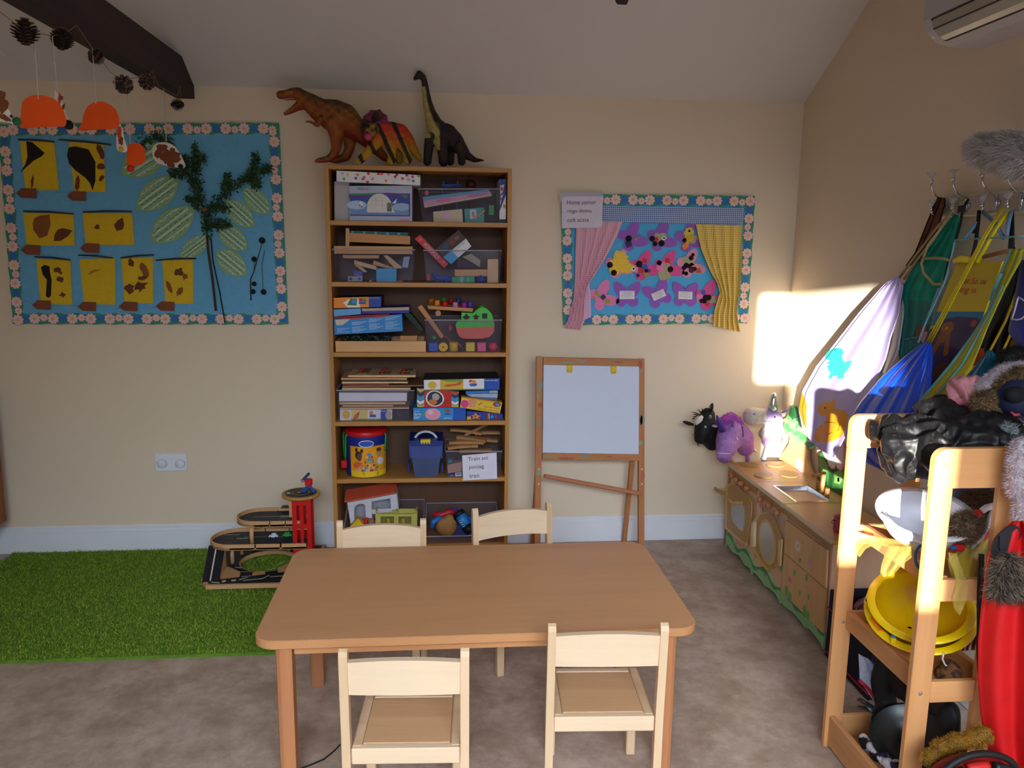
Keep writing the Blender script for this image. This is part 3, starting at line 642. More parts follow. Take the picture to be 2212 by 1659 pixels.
# blue plastic frame and dark ball behind
t = thing('plastic_toy', 'blue plastic toy frame poking up behind the top tub', 'toy', B(*s1(1480, 330), -.10)); m = MB()
for a, b_ in (((1385, 330), (1405, 255)), ((1545, 330), (1550, 250)), ((1375, 300), (1590, 300)), ((1385, 325), (1400, 290)), ((1580, 325), (1560, 290)), ((1400, 325), (1540, 300))): m.bar(B(*s1(*a), -.12), B(*s1(*b_), -.12), .007, .007, BLU, .002)
for a in ((1385, 335), (1545, 335)): m.bar(B(*s1(*a), -.12), Vector((B(*s1(*a), -.12).x, -.12, SHT[0]+.001)), .008, .008, BLU, .002)
m.build('bars', t)
m = MB(); c = B(*s1(1698, 300), -.08); m.sphere((c.x, c.y, c.z), .022, mat('5A1A18', .5)); m.tube([(c.x, c.y, SHT[0]+.001), (c.x, c.y, c.z)], .012, mat('5A1A18', .5), 12); tag(m.build('skittle'), 'dark red round skittle head behind the top tub', 'toy')
fbox('puzzle_box', 'narrow white and blue puzzle box standing at the right end of top shelf', 'puzzle box', [(2006, 236), (2076, 236), (2074, 696), (2006, 696)], s1, -.24, .2, W_, [('p', [(0, 0), (1, 0), (1, .35), (0, .75)], mat('2A3E96', .5)), ('p', [(.1, .15), (.75, .12), (.5, .3), (.1, .36)], mat('D9C4C0', .5)), ('c', .35, .22, .18, .05, RED), ('p', [(.08, .4), (.6, .33), (.1, .6)], mat('C9C4DC', .5)), ('c', .2, .45, .14, .04, RED), ('c', .75, .62, .2, .05, ORG), ('r', 0, .92, 1, 1, NAVY)], 0)
# --- second shelf
t = thing('peg_crate', 'wooden frame crate resting across the top of the plank tub', 'crate', B(*s1(690, 950), -.16))
m = MB(); p = quad([(358, 818), (1036, 855), (1034, 946), (362, 916)], s1, -.235); m.prism(p, (0, .012, 0), WD2); m.build('front_rail', t)
m = MB(); p = quad([(336, 768), (374, 772), (372, 962), (334, 962)], s1, -.237); m.prism(p, (0, .02, 0), WD); m.build('stile', t)
m = MB(); p = quad([(358, 860), (1034, 890), (1034, 946), (362, 916)], s1, -.222); m.prism(p, (0, .15, 0), WD2); m.build('tray', t)
fbox('paper_pad', 'teal striped pad lying inside the wooden frame crate', 'paper pad', [(385, 795), (1012, 818), (1012, 850), (385, 830)], s1, -.20, .10, mat('3C7F86', .6), [('r', i*.2+.02, .1, i*.2+.06, .9, mat('8FB8BC', .6)) for i in range(5)])
tub('clear tub of wooden planks, on the left of the second shelf', [(190, 998), (1082, 1004), (1042, 1360), (222, 1360)], s1, -.266, .22, 1)
block('wooden_plank', 'wide wooden plank lying across the rim of the plank tub', 'wooden plank', [(206, 962), (1060, 968), (1060, 1050), (212, 1046)], s1, -.25, .09, WD)
for i, (q, lb) in enumerate((([(425, 1115), (660, 1180), (690, 1230), (430, 1160)], 'wooden stick sloping down above the cyan block'), ([(640, 1120), (850, 1195), (840, 1215), (630, 1165)], 'thin wooden stick crossing behind the cyan block'), ([(745, 1065), (790, 1065), (955, 1200), (870, 1210)], 'wooden plank leaning steeply at the right of plank tub'), ([(300, 1060), (700, 1062), (690, 1098), (310, 1096)], 'wooden plank lying level just under the top plank'), ([(425, 1165), (500, 1180), (570, 1245), (540, 1250)], 'short wooden stick sloping above the toy camera'))):
    block('wooden_stick', lb, 'wooden stick', q, s1, -.225+.004*i, .07 if i != 4 else .04, WD if i % 2 else WDL)
m = MB(); p = quad([(668, 1208), (885, 1205), (885, 1355), (668, 1355)], s1, -.245, 1); m.prism(p, (0, .08, 0), CYAN); t = tag(m.build('cyan_block'), 'bright cyan plastic block at the bottom of the plank tub', 'block')
fbox('toy_camera', 'blue and red toy camera lying in the plank tub', 'toy', [(425, 1225), (520, 1240), (515, 1295), (420, 1280)], s1, -.242, .03, BLU, [('c', .45, .7, .16, .25, RED)])
fbox('toy_cassette', 'pale grey toy cassette with two dark reels in the plank tub', 'toy', [(360, 1292), (515, 1290), (515, 1346), (360, 1348)], s1, -.246, .02, mat('9AA3B4', .5), [('c', .2, .5, .11, .28, DKT), ('c', .8, .5, .11, .28, mat('2E5F9C', .5))])
block('toy_block', 'small coral brick at the bottom of the plank tub', 'block', [(590, 1335), (620, 1335), (620, 1356), (590, 1356)], s1, -.247, .02, mat('E5787A', .5), 1)
block('toy_block', 'flat orange brick at the bottom right of the plank tub', 'block', [(890, 1338), (950, 1338), (950, 1356), (890, 1356)], s1, -.247, .02, mat('C9571A', .5), 1)
block('glass_jar', 'pale blue bottle leaning in the right side of the plank tub', 'bottle', [(965, 1080), (1030, 1075), (1010, 1200), (950, 1190)], s1, -.23, .03, mat('8BA6C8', .3))
tub('clear tub with a leaning red game box, on the right of the second shelf', [(1178, 1010), (2030, 1012), (2008, 1362), (1208, 1362)], s1, -.266, .22, 1)
fbox('game_box', 'red game box leaning out of the second-shelf tub', 'game box', [(1085, 885), (1142, 840), (1450, 1155), (1405, 1200)], s1, -.240, .16, RED, [])
t = bpy.data.objects['game_box']; p = quad([(1085, 885), (1142, 840), (1450, 1155), (1405, 1200)], s1, -.240)
# lettering runs along the spine
pp = [p[0], p[3], p[2], p[1]]; pp = [p[1], p[2], p[3], p[0]]; m = MB(); art_on(m, pp, [('t', 'MONOPOLY', .24, .18, .74, .82, mat('D9C9CC', .5)), ('c', .10, .5, .03, .25, mat('E05A52', .5)), ('c', .88, .4, .04, .2, mat('E0763A', .5))]); m.build('lettering', t)
fbox('activity_box', 'white, blue and brown box tilted on a corner above the second-shelf tub', 'box', [(1395, 1085), (1640, 880), (1700, 965), (1480, 1160)], s1, -.236, .12, W_, [('r', 0, 0, .36, 1, CYAN), ('p', [(.36, 0), (1, 0), (.9, .3), (.4, .35)], mat('CFC9CC', .5))])
fbox('activity_box', 'dark brown picture box lid tipped up behind the tilted white box', 'box', [(1320, 985), (1560, 790), (1640, 880), (1395, 1085)], s1, -.220, .05, mat('3B2A28', .5), [('c', .55, .55, .12, .2, mat('7A2A20', .5)), ('c', .78, .45, .1, .18, mat('8A4A22', .5)), ('c', .3, .4, .12, .25, mat('26405A', .5)), ('c', .6, .2, .14, .12, mat('5A3A2A', .5))])
block('wooden_block', 'long wooden block lying level in the second-shelf tub', 'wooden block', [(1520, 1218), (1875, 1216), (1875, 1290), (1520, 1290)], s1, -.232, .08, WD)
block('wooden_block', 'pale wooden block standing upright at the right of second-shelf tub', 'wooden block', [(1876, 1106), (1992, 1104), (1990, 1340), (1874, 1340)], s1, -.244, .09, WDL, 1)
fbox('striped_roll', 'green striped cylinder-shaped pack at the bottom of second-shelf tub', 'toy', [(1490, 1297), (1735, 1293), (1735, 1352), (1490, 1354)], s1, -.246, .05, mat('2F9C72', .45), [('r', .36, 0, .5, 1, mat('7FC09A', .5)), ('r', .55, 0, .6, 1, mat('1F7F6A', .5)), ('r', .7, 0, .75, 1, mat('5FBFA0', .5))], 1)
# little blue toy dog
t = thing('toy_dog', 'small blue plastic toy dog at the bottom of the second-shelf tub', 'toy', B(*s1(1380, 1355), -.235)); m = MB()
pd = lambda x, y: B(*s1(x, y), -.236)
m.tube([pd(1300, 1290), pd(1345, 1305), pd(1400, 1312), pd(1460, 1300)], [.008, .010, .011, .009], BLU, 10); m.sphere(pd(1298, 1282), (.011, .010, .009), BLU); m.sphere(pd(1285, 1272), (.005, .005, .007), BLU)
for x in (1320, 1355, 1425, 1465): m.tube([pd(x, 1308), Vector((pd(x, 1308).x, -.236+(.008 if x in (1355, 1465) else -.006), SHT[1]+.001))], [.006, .005], BLU, 8)
m.build('body', t)
m = MB(); c = pd(1805, 1305); m.sphere((c.x, -.236, SHT[1]+.0165), .016, mat('2A3FA8', .5))
for i in range(26):
    u = RND.uniform(0, 6.28); v = RND.uniform(.3, 2.6); n = Vector((math.sin(v)*math.cos(u), math.sin(v)*math.sin(u), math.cos(v))); m.sphere(Vector((c.x, -.236, SHT[1]+.0165))+n*.0155, .003, mat('2A3FA8', .5), 6, 4)
tag(m.build('bumpy_ball'), 'dark blue bumpy ball between wooden blocks in the second-shelf tub', 'ball')
block('toy_block', 'small red brick in the lower left corner of second-shelf tub', 'block', [(1222, 1268), (1250, 1268), (1250, 1334), (1222, 1334)], s1, -.246, .02, RED)
block('folded_cloth', 'dark purple folder lying in the second-shelf tub behind blocks', 'folder', [(1560, 1095), (1640, 1110), (1790, 1200), (1540, 1205)], s1, -.205, .03, mat('3A1A38', .6))
block('plastic_bag', 'pale crumpled paper bag at the back of second-shelf tub', 'bag', [(1600, 1080), (1700, 1045), (1800, 1120), (1790, 1190)], s1, -.17, .03, mat('B9B09C', .6))
# --- third shelf
t = thing('wooden_tray', 'long shallow pine tray at the bottom left of the third shelf', 'tray', B(*s2(700, 800), -.16))
pf = quad([(222, 690), (1206, 690), (1206, 805), (228, 805)], s2, -.262, 2); m = MB(); m.prism(pf, (0, .012, 0), mat('D6A670', .5, 'woodx', 1.0, h2='C4925C')); m.build('front_board', t)
xa, xb, zt_, zb_ = pf[0].x, pf[1].x, pf[0].z, SHT[2]+.0006
for nm, c, sz in (('side_board', (xa+.005, -.155, (zt_+zb_)/2), (.01, .19, zt_-zb_)), ('side_board', (xb-.005, -.155, (zt_+zb_)/2), (.01, .19, zt_-zb_)), ('base_board', ((xa+xb)/2, -.155, zb_+.004), (xb-xa-.02, .19, .008)), ('back_board', ((xa+xb)/2, -.055, (zt_+zb_)/2), (xb-xa, .01, zt_-zb_))): m = MB(); m.box(c, sz, WD); m.build(nm, t)
m = MB(); rr_ = random.Random(8)
for i in range(900):
    x = rr_.uniform(xa+.032, xb-.16); y = rr_.uniform(-.225, -.09); z = zt_-.004+rr_.uniform(-.002, .020); d = Vector((rr_.gauss(0, 1), rr_.gauss(0, 1), rr_.gauss(0, .7))).normalized(); w = d.orthogonal().normalized()*.002
    c = Vector((x, y, z)); m.add([c-w, c+w, c+d*.018], [(0, 1, 2)], [mat('1E2A1C', .5), mat('2C3A26', .5), mat('8FA8B8', .3), mat('16181A', .5)][rr_.choice((0, 1, 3, 0, 1, 2))])
m.box(((xa+xb-.14)/2, -.15, zb_+.028), (xb-xa-.19, .15, .026), mat('1A2018', .8)); o = tag(m.build('tinsel'), 'dark green tinsel heaped in the pine tray', 'tinsel'); o['kind'] = 'stuff'
block('wooden_block', 'wooden block lying on the right end of the pine tray contents', 'wooden block', [(926, 632), (1112, 630), (1112, 688), (926, 690)], s2, -.225, .08, WD2)
txt = []
for cx0, cx1, v0, nl in ((.26, .48, .28, 9), (.51, .72, .16, 9), (.75, .97, .10, 10), (.04, .22, .62, 4)):
    for i in range(nl):
        if i == 3 and nl > 5: continue
        txt.append(('r', cx0, v0+i*.075, cx1-.05*((i*7) % 3), v0+i*.075+.03, mat('A9CDEC', .5)))
fbox('game_box', 'large light blue game box printed with columns of small white text', 'game box', [(208, 448), (944, 396), (956, 580), (214, 618)], s2, -.256, .18, mat('2B86CE', .45), [('p', [(.02, .06), (.25, .05), (.12, .42), (.03, .4)], mat('C9BDB4', .5)), ('p', [(0, .0), (.9, 0), (.7, .08), (.3, .1)], mat('B0383A', .5))]+txt)
fbox('game_box', 'thin red box squeezed under the pale blue box on the third shelf', 'game box', [(208, 424), (800, 392), (800, 402), (208, 442)], s2, -.250, .17, mat('A81C2C', .5))
fbox('game_box', 'small pale blue box under the orange puzzle box', 'game box', [(204, 346), (500, 332), (500, 396), (208, 420)], s2, -.256, .17, mat('63A6DC', .5), [('r', .02, .05, .98, .12, mat('8FC0E6', .5))])
fbox('game_box', 'flat box with cream upper edge and royal blue lower edge', 'game box', [(512, 334), (1024, 318), (1024, 384), (512, 392)], s2, -.252, .17, mat('2A2D96', .5), [('r', 0, 0, 1, .5, mat('B9A58C', .5))])
fbox('puzzle_box', 'orange puzzle box with blue right end, topmost on the third shelf left stack', 'puzzle box', [(203, 218), (720, 204), (720, 316), (206, 332)], s2, -.258, .18, mat('2B2A30', .5),
     [('r', 0, 0, .74, 1, mat('E98A24', .45)), ('p', [(.2, .5), (.3, .22), (.42, .06), (.52, .1), (.56, .98), (.3, .98)], W_), ('p', [(.28, .72), (.36, .1), (.50, .12), (.48, .8)], mat('3F7A4A', .5)), ('c', .43, .4, .05, .2, mat('4A8AC8', .5)), ('c', .575, .28, .05, .16, RED), ('c', .65, .3, .045, .16, GRN), ('r', .53, .46, .68, .66, BLU), ('r', .74, 0, 1, 1, mat('123EA0', .45)), ('t', 'Ravensburger', .755, .06, .975, .18, W_)])
fbox('folder', 'dark green folder slipping down behind the blue game boxes', 'folder', [(968, 392), (1040, 388), (1180, 560), (1150, 590)], s2, -.22, .1, mat('16321E', .6))
tub('clear tub of lacing beads with shape-sorter boat, on the third shelf', [(1190, 460), (2034, 460), (2008, 810), (1226, 810)], s2, -.266, .22, 2)
m = MB(); p = quad([(1118, 322), (1160, 293), (1400, 632), (1372, 660)], s2, -.244); m.prism(p, (0, .022, 0), WD2); tag(m.build('wooden_stick'), 'wooden slat leaning out of the left side of the bead tub', 'wooden stick')
# wooden peg toy lying across the tub
t = thing('peg_board', 'oval wooden toy with coloured pegs lying across the bead tub', 'toy', B(*s2(1470, 345), -.16))
m = MB(); p = quad([(1222, 302), (1722, 334), (1712, 370), (1236, 340)], s2, -.20); m.prism(p, (0, .09, .01), WD2); m.build('board', t)
m = MB(); m.cyl(B(*s2(1340, 385), -.20), B(*s2(1340, 385), -.188), .013, WD2, 16); m.build('wheel', t)
for x, y, c in ((1328, 272, ORG), (1412, 285, RED), (1526, 292, mat('D77FB4', .45)), (1624, 294, mat('9C2C9C', .45)), (1690, 286, mat('4A4AA8', .45)), (1268, 255, mat('D0701A', .45)), (1480, 252, mat('A81820', .45)), (1560, 250, mat('224A7A', .45)), (1400, 238, mat('3A7A2A', .45))):
    m = MB(); bk_y = -.185 if y > 270 else -.13; c0_ = B(*s2(x, y+28), bk_y); m.cyl(c0_, c0_+Vector((0, 0, .024)), .0125, c, 14); m.build('peg', t)
# shape sorter boat
t = thing('shape_sorter', 'green and red shape-sorter boat sitting in the bead tub', 'toy', B(*s2(1745, 660), -.20))
def boaty(x, y, yy=-.222): return B(*s2(x, y), yy)
m = MB(); m.prism([boaty(1535, 545), boaty(1952, 528), boaty(1945, 590), boaty(1900, 640), (boaty(1820, 662)), boaty(1620, 662), boaty(1570, 640), boaty(1545, 590)], (0, .075, 0), mat('DD5A44', .35)); m.build('hull', t)
m = MB(); m.prism([boaty(1530, 532), boaty(1540, 480), boaty(1590, 455), boaty(1594, 378), boaty(1720, 385), boaty(1752, 352), boaty(1790, 326), boaty(1850, 326), boaty(1885, 350), boaty(1925, 400), boaty(1950, 500), boaty(1952, 528), boaty(1535, 545)], (0, .075, 0), mat('3DBE2A', .35)); m.build('lid', t)
m = MB(); bk0 = lambda pts: [boaty(x, y)+Vector((0, -.0008, 0)) for x, y in pts]; sta = lambda cx, cy, r, r2, k: [(cx+(r if i % 2 else r2)*math.cos(PI*i/k-PI/2), cy+(r if i % 2 else r2)*math.sin(PI*i/k-PI/2)) for i in range(2*k)]
m.poly(bk0([(1815, 388), (1872, 386), (1874, 442), (1817, 444)]), BLK, (0, -1, 0)); m.poly(bk0(sta(1750, 428, 22, 44, 5)), BLK, (0, -1, 0)); m.poly(bk0(sta(1645, 430, 26, 46, 4)), BLK, (0, -1, 0)); m.build('shape_hole', t)
m = MB(); c = boaty(1818, 330); m.cyl(c+Vector((0, .03, -.005)), c+Vector((0, .03, .008)), .012, mat('3DBE2A', .35), 14); m.build('funnel', t)
BG = 'lacing beads in the third-shelf tub'
def bead(shape, x, c, lb, y=-.252, r=.0205, group=BG):
    p = B(*s2(x, 740), y); z = SHT[2]+.0012+r; m = MB(); mt = c
    if shape == 'cube': m.box((p.x, y+r, z), (2*r, 2*r, 2*r), mt, .003)
    elif shape == 'disc': m.cyl((p.x, y, z), (p.x, y+.012, z), r, mt, 20); m.disc((p.x, y-.0006, z), (0, -1, 0), .004, BLK, 10)
    elif shape == 'cyl': m.cyl((p.x, y+r, z-r), (p.x, y+r, z+r), r*.95, mt, 18)
    else: m.sphere((p.x, y+r, z), r, mt)
    tag(m.build('bead'), lb, 'bead', group)
bead('cube', 1286, BLU, 'blue cube bead at the left bottom corner of the bead tub'); bead('disc', 1395, YEL, 'yellow disc bead with a hole, facing forward in the bead tub'); bead('cyl', 1508, mat('DDB51C', .45), 'yellow barrel bead beside the yellow disc bead'); bead('cube', 1690, mat('E2C53A', .45), 'yellow cube bead right of centre in the bead tub'); bead('cube', 1812, mat('E05A8C', .45), 'pink cube bead in the bead tub'); bead('ball', 1938, mat('DD3A62', .45), 'reddish pink ball bead at the right end of the bead tub')
m = MB(); c = B(*s2(1295, 648), -.236); m.sphere(c, .010, mat('2FA03A', .4)); tag(m.build('bead'), 'small green bead above the blue cube bead', 'bead', BG)
m = MB(); pts = [B(*s2(x, y), -.240) for x, y in ((1400, 632), (1440, 650), (1465, 690), (1540, 700), (1580, 730), (1610, 770))]; m.tube(pts, .002, mat('D0434C', .5), 6); tag(m.build('bead_lace'), 'red bead lace looping between the yellow beads', 'lace')
m = MB(); c = B(*s2(1470, 545), -.22); m.sphere(c, (.010, .010, .016), mat('A83A50', .5)); tag(m.build('toy_bottle'), 'dark pink toy piece left of the boat in the bead tub', 'toy')
# --- fourth shelf
tub('clear tub with a white box and puzzle boards, on the left of the fourth shelf', [(232, 1222), (1080, 1226), (1044, 1548), (256, 1548)], s2, -.266, .22, 3)
block('white_box', 'flat white box near the top of the fourth-shelf tub', 'box', [(262, 1248), (1000, 1250), (1000, 1340), (264, 1342)], s2, -.244, .18, W_)
PZ = 'wooden peg puzzle boards in the fourth-shelf tub'
for q, lb in (([(268, 1352), (985, 1352), (985, 1374), (268, 1376)], 'wooden puzzle board directly under the white box'), ([(300, 1386), (850, 1384), (850, 1398), (300, 1400)], 'short wooden puzzle board between two longer ones'), ([(270, 1412), (1022, 1410), (1022, 1424), (272, 1426)], 'wooden puzzle board lying on the bottom puzzle box of the tub')):
    block('puzzle_board', lb, 'puzzle board', q, s2, -.242, .17, WDL, None, PZ)
fbox('puzzle_box', 'white picture puzzle box at the bottom of the fourth-shelf tub', 'puzzle box', [(272, 1432), (840, 1432), (838, 1542), (274, 1542)], s2, -.245, .17, W_, [('c', .12, .45, .075, .4, YEL), ('r', .22, 0, .53, .86, mat('E6D27A', .5)), ('p', [(.24, .9), (.3, .4), (.38, .15), (.36, .6), (.32, .95)], mat('E0582A', .5)), ('r', .22, .86, 1, 1, mat('7F9A4A', .5)), ('c', .6, .3, .04, .18, ORG), ('r', .57, .46, .69, .72, BLU), ('r', .78, 0, .9, 1, mat('1446A8', .45)), ('t', 'Raven', .79, .08, .88, .2, W_), ('c', .93, .5, .06, .42, mat('B9A894', .5))], 3)
fbox('puzzle_box', 'dark navy box at the bottom right of the fourth-shelf tub', 'puzzle box', [(846, 1434), (1028, 1434), (1026, 1542), (846, 1542)], s2, -.243, .16, mat('262233', .5), [('p', [(.2, .2), (.5, .5), (.4, .7)], mat('5A3A34', .5))], 3)
PB = 'wooden puzzle boards stacked above the fourth-shelf tub'
for i, (q, lb, c) in enumerate((([(296, 1198), (1040, 1196), (1040, 1216), (298, 1216)], 'lowest wooden puzzle board of the stack above the tub', WDL), ([(300, 1172), (1180, 1166), (1180, 1178), (300, 1192)], 'long dark puzzle board sticking out to the right', mat('8C5F38', .5)), ([(304, 1152), (806, 1150), (806, 1166), (304, 1168)], 'dark red-edged puzzle board in mid stack', mat('7A3A2C', .5)), ([(294, 1130), (1010, 1130), (1010, 1146), (296, 1148)], 'pale puzzle board in mid stack', WDL), ([(284, 1090), (1000, 1090), (1000, 1108), (286, 1108)], 'wooden puzzle board second from the top of stack', WD), ([(294, 1112), (1008, 1112), (1008, 1126), (294, 1126)], 'dark puzzle board sandwiched between two pale ones', mat('3B2C24', .5)))):
    block('puzzle_board', lb, 'puzzle board', q, s2, -.248, .19, c, None, PB)
t = thing('knob_puzzle', 'wooden knob puzzle with red knobs on top of the puzzle stack', 'puzzle', B(*s2(730, 1080), -.15))
p = quad([(360, 1060), (1095, 1058), (1095, 1080), (360, 1080)], s2, -.238); m = MB(); m.prism(p, (0, .19, 0), WDL); m.build('board', t)
zt_ = p[0].z; 
for k, x0 in enumerate((480, 725, 950)):
    for j in range(3):
        bx = B(*s2(x0+8*j, 1000), -.238).x; c = Vector((bx, -.215+.055*j, zt_)); mm = MB(); mm.box(c+Vector((.01, .01, .003)), (.05, .034, .006), [mat('8C7A5A', .6), mat('5C5A34', .6), mat('6A4A34', .6)][(j+k) % 3], .002); mm.build('piece', t)
        mm = MB(); mm.tube([c+Vector((0, 0, .006)), c+Vector((0, 0, .016))], [.004, .0065], RED, 10); mm.build('knob', t)
TOPD = mat('2C2A30', .5)
fbox('puzzle_box', 'large white-fronted puzzle box with fox picture and blue right end', 'puzzle box', [(1184, 1110), (2006, 1092), (2006, 1214), (1186, 1226)], s2, -.256, .2, TOPD, [('r', 0, 0, .795, 1, W_), ('c', .11, .5, .055, .36, mat('E2B61C', .5)), ('r', .215, 0, .52, .92, mat('D9B33A', .5)), ('p', [(.215, .0), (.5, .0), (.52, .3), (.3, .2)], mat('7FA03A', .5)), ('p', [(.25, .62), (.3, .45), (.42, .40), (.5, .12), (.49, .5), (.4, .6), (.32, .66)], mat('DA5A22', .5)), ('r', 0, .9, .8, 1, mat('6A7A3A', .5)), ('c', .62, .2, .03, .12, RED), ('c', .655, .24, .035, .13, ORG), ('r', .6, .4, .70, .56, BLU), ('p', [(.6, .58), (.7, .56), (.68, .66), (.62, .68)], BLU), ('r', .795, 0, 1, 1, mat('1450B4', .45)), ('t', 'Ravensburger', .805, .08, .985, .24, W_)])
chev = []
for bx_ in (0, .83):
    for i in range(5):
        v = i*.22-.08; cc = [mat('D9B23A', .5), mat('35363E', .5), mat('3A96D0', .5), W_, mat('D9B23A', .5)][i]
        chev.append(('p', [(bx_, max(0, v)), (bx_+.085, max(0, min(1, v+.12))), (bx_+.17, max(0, v)), (bx_+.17, min(1, v+.17)), (bx_+.085, min(1, v+.29)), (bx_, min(1, v+.17))], cc))
fbox('puzzle_box', 'red puzzle box with chevron-striped ends in the middle of the fourth shelf', 'puzzle box', [(1110, 1198), (1562, 1236), (1562, 1406), (1110, 1406)], s2, -.250, .18, mat('3C6FA0', .5), chev+[('r', .175, 0, .83, 1, mat('C81E22', .45)), ('c', .43, .5, .22, .46, W_), ('c', .43, .5, .185, .40, mat('2A2A44', .5)), ('c', .45, .4, .09, .2, mat('B9A8A0', .5)), ('c', .38, .7, .1, .16, mat('C97A2A', .5)), ('t', 'PUZZLE', .58, .58, .80, .76, mat('5A1014', .5)), ('p', [(.84, 0), (.98, 0), (.98, .2), (.9, .14), (.84, .22)], mat('D9303A', .5))])
fbox('puzzle_box', 'bright blue floor puzzle box with pink round picture, lowest on the fourth shelf', 'puzzle box', [(1068, 1416), (1640, 1412), (1640, 1523), (1068, 1523)], s2, -.258, .2, mat('2A8FD8', .45), [('c', .37, .5, .15, .48, mat('E79AB4', .5)), ('c', .33, .35, .05, .2, mat('F0C0CC', .5)), ('p', [(.16, .5), (.23, .35), (.23, .7)], mat('5AA84A', .5)), ('c', .6, .2, .03, .14, GRN), ('c', .66, .24, .035, .13, RED), ('r', .6, .42, .7, .56, BLU), ('r', .76, 0, 1, 1, mat('1555B8', .45)), ('t', 'on the', .03, .2, .12, .3, W_), ('t', 'farm', .02, .34, .15, .6, W_), ('r', .02, .68, .14, .72, W_), ('r', .02, .78, .11, .82, W_), ('r', .58, .8, .72, .84, W_)], 3)
fbox('game_box', 'blue box with a white label under the fox puzzle box', 'game box', [(1640, 1234), (1988, 1222), (1988, 1250), (1640, 1262)], s2, -.240, .18, mat('2E7FCE', .5), [('r', .74, .05, .99, .9, mat('AEB9CC', .5))])
fbox('game_box', 'pale blue box lying under the blue labelled box', 'game box', [(1646, 1266), (1988, 1256), (1982, 1306), (1700, 1290)], s2, -.238, .18, mat('A9BCD8', .5), [])
fbox('game_box', 'grey-blue box half hidden behind the tilted yellow box', 'game box', [(1640, 1285), (1980, 1310), (1976, 1345), (1640, 1310)], s2, -.235, .16, mat('5C6F90', .5), [])
tent = [('p', [(.33+.0*i, .75-.12*i), (.36, .66-.12*i), (.40, .72-.12*i), (.36, .84-.12*i)], mat('D9508C', .5)) for i in range(0)]
fbox('puzzle_box', 'yellow puzzle box with a pink jellyfish picture, tilted at the right of the fourth shelf', 'puzzle box', [(1594, 1292), (2036, 1352), (2010, 1476), (1576, 1412)], s2, -.258, .05, mat('D9901E', .45),
     [('r', .0, .1, 1, .93, mat('E8C522', .45)), ('c', .10, .58, .10, .34, mat('E23A8C', .5))]+[('p', [(.17+.015*i, .18+.13*i), (.30, .10+.14*i), (.38, .16+.14*i), (.36, .24+.13*i), (.29, .17+.14*i), (.19+.01*i, .28+.13*i)], mat('DD6A9C', .5)) for i in range(5)]+[('c', .88, .25, .095, .2, mat('26307A', .5)), ('c', .84, .25, .03, .12, RED), ('c', .88, .25, .03, .12, mat('3A96D0', .5)), ('c', .92, .26, .025, .11, PNK), ('T', 'floor puzzle', .58, .48, .95, .66, mat('8A2A6A', .5)), ('T', 'my under the sea', .44, .72, .97, .88, mat('8A2A6A', .5)), ('c', .5, .3, .03, .04, RED), ('c', .46, .45, .03, .04, RED)])
fbox('puzzle_box', 'dark blue puzzle box with an orange starfish, under the tilted yellow box', 'puzzle box', [(1652, 1446), (2040, 1478), (2040, 1523), (1652, 1523)], s2, -.246, .18, mat('1F3A96', .45), [('p', [(.12, .5), (.2, .45), (.24, .1), (.29, .45), (.4, .5), (.32, .7), (.36, .98), (.25, .85), (.14, .98), (.18, .7)], ORG), ('c', .23, .6, .02, .08, BLK), ('r', .55, .1, .58, .95, RED), ('r', .6, .1, .63, .95, YEL), ('c', .7, .6, .05, .25, SKY), ('r', .8, .3, .83, .9, RED), ('p', [(0, .7), (.1, .6), (.12, 1), (0, 1)], YEL)], 3)
# --- fifth shelf
bc = B(*s3(556, 700), -.20); R0 = .098; zf0 = SHT[4]+.0008
tb_ = thing('block_bucket', 'large round blue and yellow toy-block drum with a red lid', 'toy bucket', (bc.x, -.165, zf0)); cy_ = -.165
zl = B(*s3(556, 232), -.20).z
m = MB(); Tm = Matrix.Translation((bc.x, cy_, 0)); m.lathe([(0, zf0), (R0*.93, zf0), (R0*.94, zf0+.004), (R0*.97, zl)], mat('1C2A86', .4), Tm, 40); m.build('drum', tb_)
m = MB(); m.lathe([(R0*.99, zl-.004), (R0*1.0, zl), (R0*1.0, zl+.014), (R0*.94, zl+.020), (0, zl+.020)], mat('C4141C', .35), Tm, 40); m.build('lid', tb_)
m = MB()
def dr(a, z, k): return Vector((bc.x+(R0*k)*math.sin(a), cy_-(R0*k)*math.cos(a), z))
def wrap(a0, a1, z0, z1, mt, k, n=16):
    kk = lambda z: (.94+.03*(z-zf0)/(zl-zf0))+k
    m.grid([[dr(lerp(a0, a1, i/n), z, kk(z)) for i in range(n+1)] for z in (z1, z0)], mt, True)
H_ = zl-zf0; za = lambda v: zl-H_*v
wrap(-.75, 1.35, za(.99), za(.25), mat('EBA41C', .45), .008); wrap(-.72, 1.35, za(.99), za(.85), mat('EFCB22', .45), .011)
kkk = .975
def wpoly(pts, mt, k=.985): m.poly([dr(a, za(v), k) for a, v in pts], mt, None)
def well(a, v, ra, rv, mt, k=.985, n=14): 
    pts = [(a+ra*math.cos(-2*PI*i/n), v+rv*math.sin(-2*PI*i/n)) for i in range(n)]; c = dr(a, za(v), k+.004); ring = [dr(x, za(y), k) for x, y in pts]; m.add([c]+ring, [(0, 1+i, 1+(i+1) % n) for i in range(n)], mt)
well(.10, .18, .36, .085, W_, 1.0); well(.10, .18, .33, .070, mat('2A5AB8', .4), 1.006)
